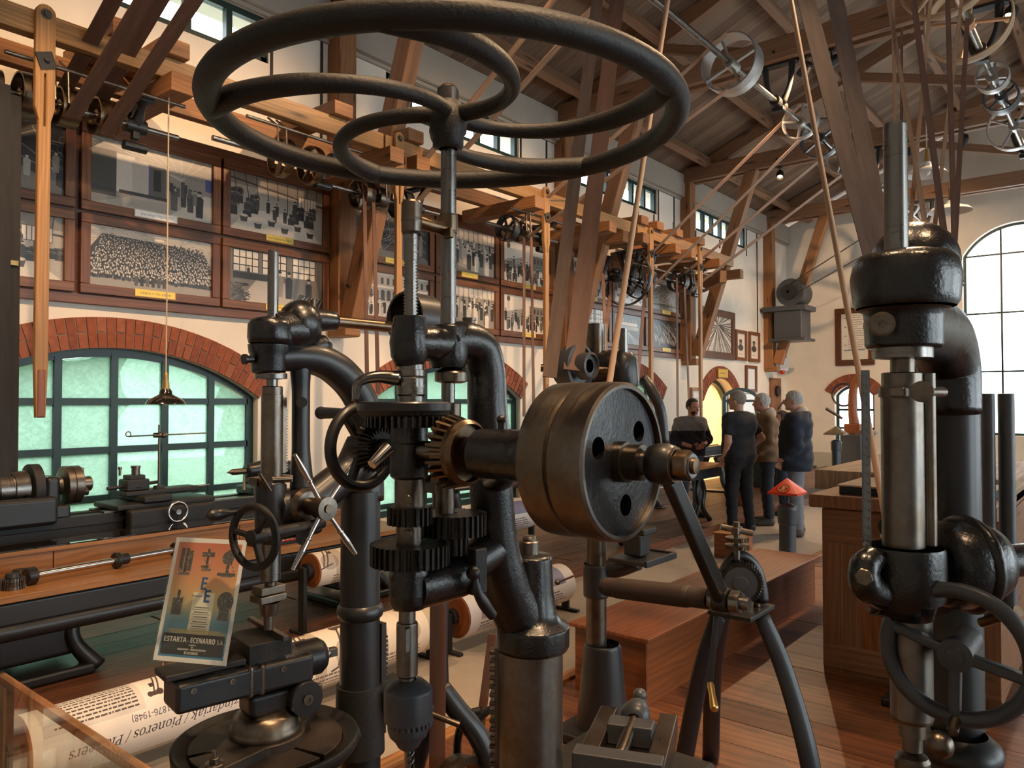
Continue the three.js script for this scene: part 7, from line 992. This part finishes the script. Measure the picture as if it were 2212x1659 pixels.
// bones in a frame where the person stands at the origin, 1.75 m tall, facing +z
function person(o) {
  const sh = o.shoulder ?? 0.185, big = o.girth ?? 1, A = o.arms, lean = o.lean ?? 0, lz = (y) => lean * Math.max(0, y - 0.9);
  const legs = o.legs ?? [[[0.095, 0.9, 0], [0.11, 0.5, 0.01], [0.12, 0.085, -0.02]], [[-0.095, 0.9, 0], [-0.11, 0.5, 0.01], [-0.12, 0.085, -0.02]]];
  const torso = (x, y, z, e) => { let d = cap(x, y, z, [0.085, 1.31, lz(1.31) - 0.005], [-0.085, 1.31, lz(1.31) - 0.005], 0.118 * big + e, 0.118 * big + e); d = smin(d, cap(x, y, z, [sh - 0.055, 1.385, lz(1.4) - 0.01], [-sh + 0.055, 1.385, lz(1.4) - 0.01], 0.064 + e, 0.064 + e), 0.07); d = smin(d, cap(x, y, z, [0.06, 1.1, lz(1.1) + 0.015 * big], [-0.06, 1.1, lz(1.1) + 0.015 * big], 0.118 * big + e, 0.118 * big + e), 0.1); return smin(d, cap(x, y, z, [0.075, 0.95, 0], [-0.075, 0.95, 0], 0.118 * big + e, 0.118 * big + e), 0.09); };
  const arm = (x, y, z, e, k) => smin(cap(x, y, z, A[k][0], A[k][1], 0.054 + e, 0.046 + e), cap(x, y, z, A[k][1], A[k][2], 0.044 + e, 0.031 + e), 0.02);
  const leg = (x, y, z, e) => { let d = 9; for (const l of legs) d = Math.min(d, smin(cap(x, y, z, l[0], l[1], 0.088 + e, 0.062 + e), cap(x, y, z, l[1], l[2], 0.06 + e, 0.043 + e), 0.03)); return d; };
  const foot = (x, y, z, e) => { let d = 9; legs.forEach((l, i) => { const s = i ? -1 : 1, k = l[2]; d = Math.min(d, smin(cap(x, y, z, [k[0], 0.05, k[2] - 0.015], [k[0] + s * 0.03, 0.038, k[2] + 0.16], 0.043 + e, 0.034 + e), cap(x, y, z, k, [k[0], 0.05, k[2]], 0.043 + e, 0.04 + e), 0.02)); }); return Math.max(d, -y + 0.004); };
  const H0 = [o.head?.[0] ?? 0, 1.615, lz(1.6) + 0.035 + (o.head?.[1] ?? 0)], turn = o.turn ?? 0, nod = o.nod ?? 0, cs = Math.cos(turn), sn = Math.sin(turn), cn = Math.cos(nod), sd = Math.sin(nod);
  const loc = (x, y, z) => { const a = x - H0[0], b = y - H0[1], c = z - H0[2], X1 = cs * a - sn * c, Z1 = sn * a + cs * c; return [X1, cn * b + sd * Z1, -sd * b + cn * Z1]; };
  const head = (x, y, z) => { const [a, b, c] = loc(x, y, z); let d = ell(a, b, c, [0, 0.025, -0.012], [0.077, 0.098, 0.096]); d = smin(d, ell(a, b, c, [0, -0.045, 0.022], [0.055, 0.068, 0.066]), 0.04); d = smin(d, cap(a, b, c, [0, 0.005, 0.083], [0, -0.028, 0.1], 0.011, 0.015), 0.014); for (const s of [-1, 1]) { d = smin(d, ell(a, b, c, [s * 0.079, -0.012, -0.012], [0.011, 0.032, 0.02]), 0.008); d = smin(d, cap(a, b, c, [s * 0.02, 0.026, 0.078], [s * 0.048, 0.024, 0.066], 0.01, 0.009), 0.012); d = Math.max(d, -ell(a, b, c, [s * 0.03, 0.008, 0.09], [0.016, 0.009, 0.012])); } d = smin(d, cap(a, b, c, [-0.018, -0.056, 0.083], [0.018, -0.056, 0.083], 0.009, 0.009), 0.01); return smin(d, ell(a, b, c, [0, -0.093, 0.068], [0.024, 0.018, 0.02]), 0.02); };
  const neck = (x, y, z) => cap(x, y, z, [0, 1.4, lz(1.4) - 0.005], [H0[0] * 0.8, 1.55, H0[2] - 0.03], 0.06, 0.052);
  const bodyF = (x, y, z) => { let d = torso(x, y, z, -0.012); d = smin(d, neck(x, y, z), 0.05); d = smin(d, head(x, y, z), 0.025); for (const k of [0, 1]) d = smin(d, arm(x, y, z, -0.004, k), 0.03); d = smin(d, leg(x, y, z, -0.012), 0.05); return Math.min(d, foot(x, y, z, -0.008)); };
  // a hand: palm and five bent fingers, closing along the forearm direction
  const hands = A.map((a, k) => {
    const w = V(...a[2]), d = V(...(a[3] ?? [a[2][0] - a[1][0], a[2][1] - a[1][1], a[2][2] - a[1][2]])).normalize(), side = V(...(a[4] ?? [0, 0, 1])); side.addScaledVector(d, -side.dot(d)).normalize(); const nrm = d.clone().cross(side).multiplyScalar(k ? 1 : -1), at3 = (f, s, n2) => { const q = w.clone().addScaledVector(d, f).addScaledVector(side, s).addScaledVector(nrm, n2); return [q.x, q.y, q.z]; };
    const B = [[at3(0.0, 0, 0), at3(0.03, 0, 0), 0.029, 0.024], [at3(0.035, 0.022, 0), at3(0.085, 0.026, 0.004), 0.019, 0.013], [at3(0.035, -0.014, 0), at3(0.082, -0.022, 0.004), 0.019, 0.013]], curl = a[5] ?? 0.6;
    [[0.03, 0.07], [0.01, 0.078], [-0.01, 0.073], [-0.03, 0.058]].forEach(([s, l]) => { const p1 = at3(0.082, s, 0.003), p2 = at3(0.082 + l * 0.45 * Math.cos(curl * 0.6), s, 0.003 + l * 0.45 * Math.sin(curl * 0.6)), p3 = at3(0.082 + l * 0.45 * Math.cos(curl * 0.6) + l * 0.55 * Math.cos(curl * 1.8), s, 0.003 + l * 0.45 * Math.sin(curl * 0.6) + l * 0.55 * Math.sin(curl * 1.8)); B.push([p1, p2, 0.0098, 0.009], [p2, p3, 0.009, 0.0078]); });
    const t1 = at3(0.022, 0.03, 0.004), t2 = at3(0.05, 0.052, 0.014), t3 = at3(0.078, 0.056, 0.026); B.push([t1, t2, 0.0125, 0.0105], [t2, t3, 0.0105, 0.009]);
    const f = (x, y, z) => { let m = 9; for (const [p, q, r0, r1] of B) m = smin(m, cap(x, y, z, p, q, r0, r1), 0.006); return m; };
    return surfaceNet(f, [w.x - 0.18, w.y - 0.18, w.z - 0.18], [w.x + 0.18, w.y + 0.18, w.z + 0.18], 0.0055);
  });
  const xs = A.flat().slice(0).map((p) => Math.abs(p?.[0] ?? 0)), wide = Math.max(0.42, ...A.map((a) => Math.max(...a.slice(0, 3).map((p) => Math.abs(p[0]))) + 0.14)), C = 0.013;
  const headG = surfaceNet((x, y, z) => Math.max(smin(head(x, y, z), neck(x, y, z), 0.03), 1.47 - y), [H0[0] - 0.14, 1.44, H0[2] - 0.17], [H0[0] + 0.14, 1.78, H0[2] + 0.19], 0.0065);
  const bodyG = surfaceNet((x, y, z) => Math.max(bodyF(x, y, z), y - 1.5), [-wide, -0.02, -0.34], [wide, 1.54, 0.5], C);
  const t = thing('person', o.label, 'person'), S = o.scale, R0 = o.yaw, place = (g) => { const m = g.attributes.uv ? g : fix(g, 1, false); return m.scale(S, S, S).rotateY(R0).translate(o.at.x, o.at.y, o.at.z); };
  const skin = std({ color: o.skin ?? L(0.50, 0.25, 0.165), roughness: 0.55 });
  part('body', [bodyG, headG, ...hands].map(place), skin, t);
  const col = (c, r = 0.85) => std({ color: c, roughness: r, bumpMap: T.cloth, bumpScale: 0.001 });
  // garments
  const top = o.top, e = top.loose ?? 0.02, hem = top.hem ?? 0.88, wr = (x, y, z) => 0.006 * Math.sin(y * 46 + x * 21) * Math.sin(x * 17 + z * 23) * (top.wrinkle ?? 1);
  const sleeve = (x, y, z, k) => { let d = arm(x, y, z, e * 0.75, k); const a = A[k], cut = top.sleeve ?? 0.92, seg = cut < 0.5 ? [a[0], a[1], cut * 2] : [a[1], a[2], cut * 2 - 1], q = [0, 1, 2].map((i) => seg[0][i] + (seg[1][i] - seg[0][i]) * seg[2]), n = V(seg[1][0] - seg[0][0], seg[1][1] - seg[0][1], seg[1][2] - seg[0][2]).normalize(), pl = (x - q[0]) * n.x + (y - q[1]) * n.y + (z - q[2]) * n.z; return cut < 0.5 ? Math.max(d, pl) : Math.max(d, Math.hypot(x - q[0], y - q[1], z - q[2]) < 0.16 ? pl : -1); };
  const topF = (x, y, z) => { let d = torso(x, y, z, e); if (hem < 0.86) d = smin(d, cap(x, y, z, [0.085, 0.86, 0], [-0.085, 0.86, 0], 0.115 * big + e, 0.115 * big + e), 0.06); d = smin(d, cap(x, y, z, [0, 1.4, lz(1.4)], [0, 1.475, lz(1.45)], 0.07 + e * 0.4, 0.062 + e * 0.3), 0.06); for (const k of [0, 1]) d = smin(d, sleeve(x, y, z, k), 0.03); if (top.hood) d = smin(d, ell(x, y, z, [0, 1.42, -0.1 + lz(1.4)], [0.13, 0.09, 0.075]), 0.03); d += wr(x, y, z); d = Math.max(d, hem - y, y - (top.neck ?? 1.485) - 0.3 * (lz(1.45) - z) * 0.3); return Math.max(d, -cap(x, y, z, [0, 1.44, lz(1.4)], [0, 1.6, lz(1.5) + 0.02], 0.05, 0.066)); };
  const g = place(surfaceNet(topF, [-wide - 0.02, hem - 0.04, -0.36], [wide + 0.02, 1.56, 0.5], C));
  let tm = col(top.color);
  if (top.bands) { const p = g.attributes.position, cl = new Float32Array(p.count * 3); for (let i = 0; i < p.count; i++) { const y = (p.getY(i) - o.at.y) / S; let c = top.bands[0][1]; for (const [yy, cc] of top.bands) if (y < yy) c = cc; cl.set([c.r, c.g, c.b], i * 3); } g.setAttribute('color', new THREE.BufferAttribute(cl, 3)); tm = std({ vertexColors: true, roughness: 0.95, bumpMap: T.cloth, bumpScale: 0.002 }); }
  part(top.name, g, tm, t);
  if (top.lining) part('collar', place(surfaceNet((x, y, z) => Math.max(cap(x, y, z, [0, 1.43, lz(1.4) - 0.03], [0, 1.47, lz(1.45) - 0.045], 0.105, 0.1), -cap(x, y, z, [0, 1.4, lz(1.4)], [0, 1.56, lz(1.5)], 0.07, 0.075), y - 1.515 + (z - lz(1.45)) * 0.5, 1.42 - y), [-0.16, 1.38, -0.2], [0.16, 1.56, 0.16], 0.01)), col(top.lining), t);
  part('trousers', place(surfaceNet((x, y, z) => { let d = smin(leg(x, y, z, 0.016), cap(x, y, z, [0.075, 0.94, 0], [-0.075, 0.94, 0], 0.125 * big, 0.125 * big), 0.06); d += 0.004 * Math.sin(y * 60 + x * 12); return Math.max(d, 0.07 - y, y - 1.03); }, [-0.36, 0.03, -0.3], [0.36, 1.06, 0.34], C)), col(o.trousers), t);
  const sG = surfaceNet((x, y, z) => Math.max(foot(x, y, z, 0.012), y - 0.105), [-0.36, -0.02, -0.3], [0.36, 0.13, 0.45], 0.009), ps = sG.attributes.position; const half = (s) => { const I = []; for (let i = 0; i < sG.index.count; i += 3) if (Math.sign(ps.getX(sG.index.getX(i))) === s) I.push(sG.index.getX(i), sG.index.getX(i + 1), sG.index.getX(i + 2)); const h = sG.clone(); h.setIndex(I); return h; }; for (const s of [-1, 1]) part('shoe', place(half(s)), col(o.shoes, 0.6), t);
  const hairF = (x, y, z) => { const [a, b, c] = loc(x, y, z); let d = ell(a, b, c, [0, 0.03, -0.016], [0.086, 0.103, 0.104]) + 0.003 * Math.sin(a * 190) * Math.sin(c * 150); const line = o.hairline ?? 0.055; d = Math.max(d, -Math.max((b - line) * -1 + (c - 0.045) * 0 - 0.0, -9)); return d; };
  const hairCut = (x, y, z) => { const [a, b, c] = loc(x, y, z); const d0 = ell(a, b, c, [0, 0.03, -0.016], [0.087, 0.104, 0.105]) + 0.0025 * Math.sin(a * 190 + b * 90) * Math.sin(c * 150); const front = c - 0.02 - Math.max(0, b - (o.hairline ?? 0.06)) * 2.6, low = -0.055 - (c < -0.02 ? 0.02 : 0) - b; return Math.max(d0, front, low); };
  part('hair', place(surfaceNet(hairCut, [H0[0] - 0.14, 1.5, H0[2] - 0.17], [H0[0] + 0.14, 1.79, H0[2] + 0.15], 0.0065)), std({ color: o.hair, roughness: 0.8 }), t);
  const hp = (a, b, c) => { const y1 = cn * b - sd * c, z1 = sd * b + cn * c; return V(H0[0] + cs * a + sn * z1, H0[1] + y1, H0[2] - sn * a + cs * z1); };
  for (const s of [-1, 1]) part('eye', place(ball(0.009, hp(s * 0.03, 0.008, 0.078))), o.glasses ? M.darkGlass : std({ color: L(0.05, 0.03, 0.02), roughness: 0.3 }), t);
  if (o.beard) part('beard', place(surfaceNet((x, y, z) => { const [a, b, c] = loc(x, y, z); return Math.max(ell(a, b, c, [0, -0.05, 0.022], [0.058, 0.071, 0.0695]), b + 0.03 + (c > 0.07 && Math.abs(a) < 0.03 ? 0.01 : 0), -c - 0.01, -ell(a, b, c, [0, -0.057, 0.1], [0.022, 0.008, 0.03])); }, [H0[0] - 0.12, 1.45, H0[2] - 0.12], [H0[0] + 0.12, 1.66, H0[2] + 0.17], 0.006)), std({ color: o.hair, roughness: 0.9 }), t);
  if (o.glasses) part('spectacles', [...[-1, 1].map((s) => torus(0.021, 0.0022, hp(s * 0.031, 0.008, 0.098), V(sn, 0, cs), 24, 6)), rodg(hp(0.052, 0.01, 0.096), hp(0.085, 0.006, -0.01), 0.002, 0.002, 6), rodg(hp(-0.052, 0.01, 0.096), hp(-0.085, 0.006, -0.01), 0.002, 0.002, 6)].map(place), M.ironMatte, t);
  return t;
}
const yawOf = (v) => Math.atan2(v.x, v.z), mixDir = (f, r) => V(FWD.x * f + RIGHT.x * r, 0, FWD.z * f + RIGHT.z * r);
const stand = (px, py, topPy, y0 = 0) => { const p = onY(px, py, y0), d = p.clone().sub(EYE).dot(FWD); return { at: p, scale: (at(px, topPy, d).y - y0) / 1.75 }; };
person({ ...stand(1492, 1116, 860, DECK + 0.002), yaw: yawOf(mixDir(-0.85, 0.3)), label: 'bearded man in a grey, black and navy banded sweater talking with hands together', lean: 0.06, turn: 0.25, nod: 0.12, girth: 1.08, shoulder: 0.2, beard: true, hairline: 0.075,
  arms: [[[0.2, 1.4, 0], [0.3, 1.13, 0.02], [0.09, 1.06, 0.2], [-0.8, -0.05, 0.5], [0, 1, 0], 1.0], [[-0.2, 1.4, 0], [-0.3, 1.13, 0.02], [-0.09, 1.04, 0.2], [0.8, 0, 0.5], [0, 1, 0], 1.0]],
  top: { name: 'sweater', color: L(0.1, 0.1, 0.1), hem: 0.9, loose: 0.026, sleeve: 0.72, bands: [[9, L(0.19, 0.165, 0.15)], [1.27, L(0.012, 0.012, 0.014)], [1.12, L(0.02, 0.022, 0.035)]] }, trousers: L(0.12, 0.14, 0.17), shoes: L(0.02, 0.02, 0.02), hair: L(0.035, 0.022, 0.016), skin: L(0.48, 0.22, 0.145) });
person({ ...stand(1598, 1150, 842), yaw: yawOf(mixDir(0.8, -0.6)), label: 'grey-haired man in a black T-shirt and black trousers seen from behind', turn: 0.25, girth: 1.16, shoulder: 0.215, glasses: true, hairline: 0.04,
  arms: [[[0.215, 1.39, 0], [0.265, 1.12, -0.04], [0.2, 0.93, 0.07]], [[-0.215, 1.39, 0], [-0.36, 1.15, -0.07], [-0.22, 0.99, 0.05]]], legs: [[[0.1, 0.9, 0], [0.13, 0.5, 0.02], [0.14, 0.085, 0.0]], [[-0.1, 0.9, 0], [-0.14, 0.5, 0.0], [-0.17, 0.085, -0.03]]],
  top: { name: 'shirt', color: L(0.012, 0.013, 0.017), hem: 0.9, loose: 0.024, sleeve: 0.36 }, trousers: L(0.008, 0.0085, 0.01), shoes: L(0.015, 0.015, 0.016), hair: L(0.27, 0.23, 0.19), skin: L(0.52, 0.27, 0.18) });
person({ ...stand(1658, 1132, 848), yaw: yawOf(mixDir(0.25, -0.95)), label: 'white-haired man in a tan jacket standing between the other visitors', girth: 1.12, shoulder: 0.2, hairline: 0.06, lean: 0.05,
  arms: [[[0.205, 1.4, 0], [0.24, 1.12, 0.0], [0.2, 0.93, 0.14]], [[-0.205, 1.4, 0], [-0.25, 1.12, -0.02], [-0.2, 0.93, 0.1]]],
  top: { name: 'jacket', color: L(0.20, 0.125, 0.07), hem: 0.84, loose: 0.034, sleeve: 0.94, lining: L(0.45, 0.36, 0.3), wrinkle: 1.4 }, trousers: L(0.014, 0.02, 0.03), shoes: L(0.06, 0.045, 0.035), hair: L(0.48, 0.46, 0.43), skin: L(0.52, 0.27, 0.19) });
person({ ...stand(1722, 1156, 842), yaw: yawOf(mixDir(0.4, -0.9)), label: 'grey-haired man in a navy hooded jacket and grey jeans, rightmost of the visitors', girth: 1.2, shoulder: 0.21, hairline: 0.03,
  arms: [[[0.215, 1.39, 0], [0.27, 1.1, -0.02], [0.2, 0.93, 0.12]], [[-0.215, 1.39, 0], [-0.27, 1.1, -0.04], [-0.2, 0.93, 0.1]]],
  top: { name: 'jacket', color: L(0.018, 0.024, 0.04), hem: 0.78, loose: 0.04, sleeve: 0.98, hood: true, lining: L(0.5, 0.42, 0.34), wrinkle: 1.5 }, trousers: L(0.17, 0.18, 0.2), shoes: L(0.10, 0.075, 0.06), hair: L(0.40, 0.375, 0.34), skin: L(0.54, 0.28, 0.2) });
person({ ...stand(1694, 1112, 886), yaw: yawOf(mixDir(0.1, -1)), label: 'person in dark clothes and blue jeans almost hidden behind the navy jacket', girth: 1.05, arms: [[[0.2, 1.4, 0], [0.24, 1.12, 0.0], [0.22, 0.9, 0.06]], [[-0.2, 1.4, 0], [-0.24, 1.12, 0], [-0.22, 0.9, 0.06]]],
  top: { name: 'jacket', color: L(0.03, 0.02, 0.025), hem: 0.86, loose: 0.03, sleeve: 0.95 }, trousers: L(0.03, 0.05, 0.09), shoes: L(0.03, 0.03, 0.03), hair: L(0.06, 0.045, 0.035) });
settle();
renderer.render(scene, camera);
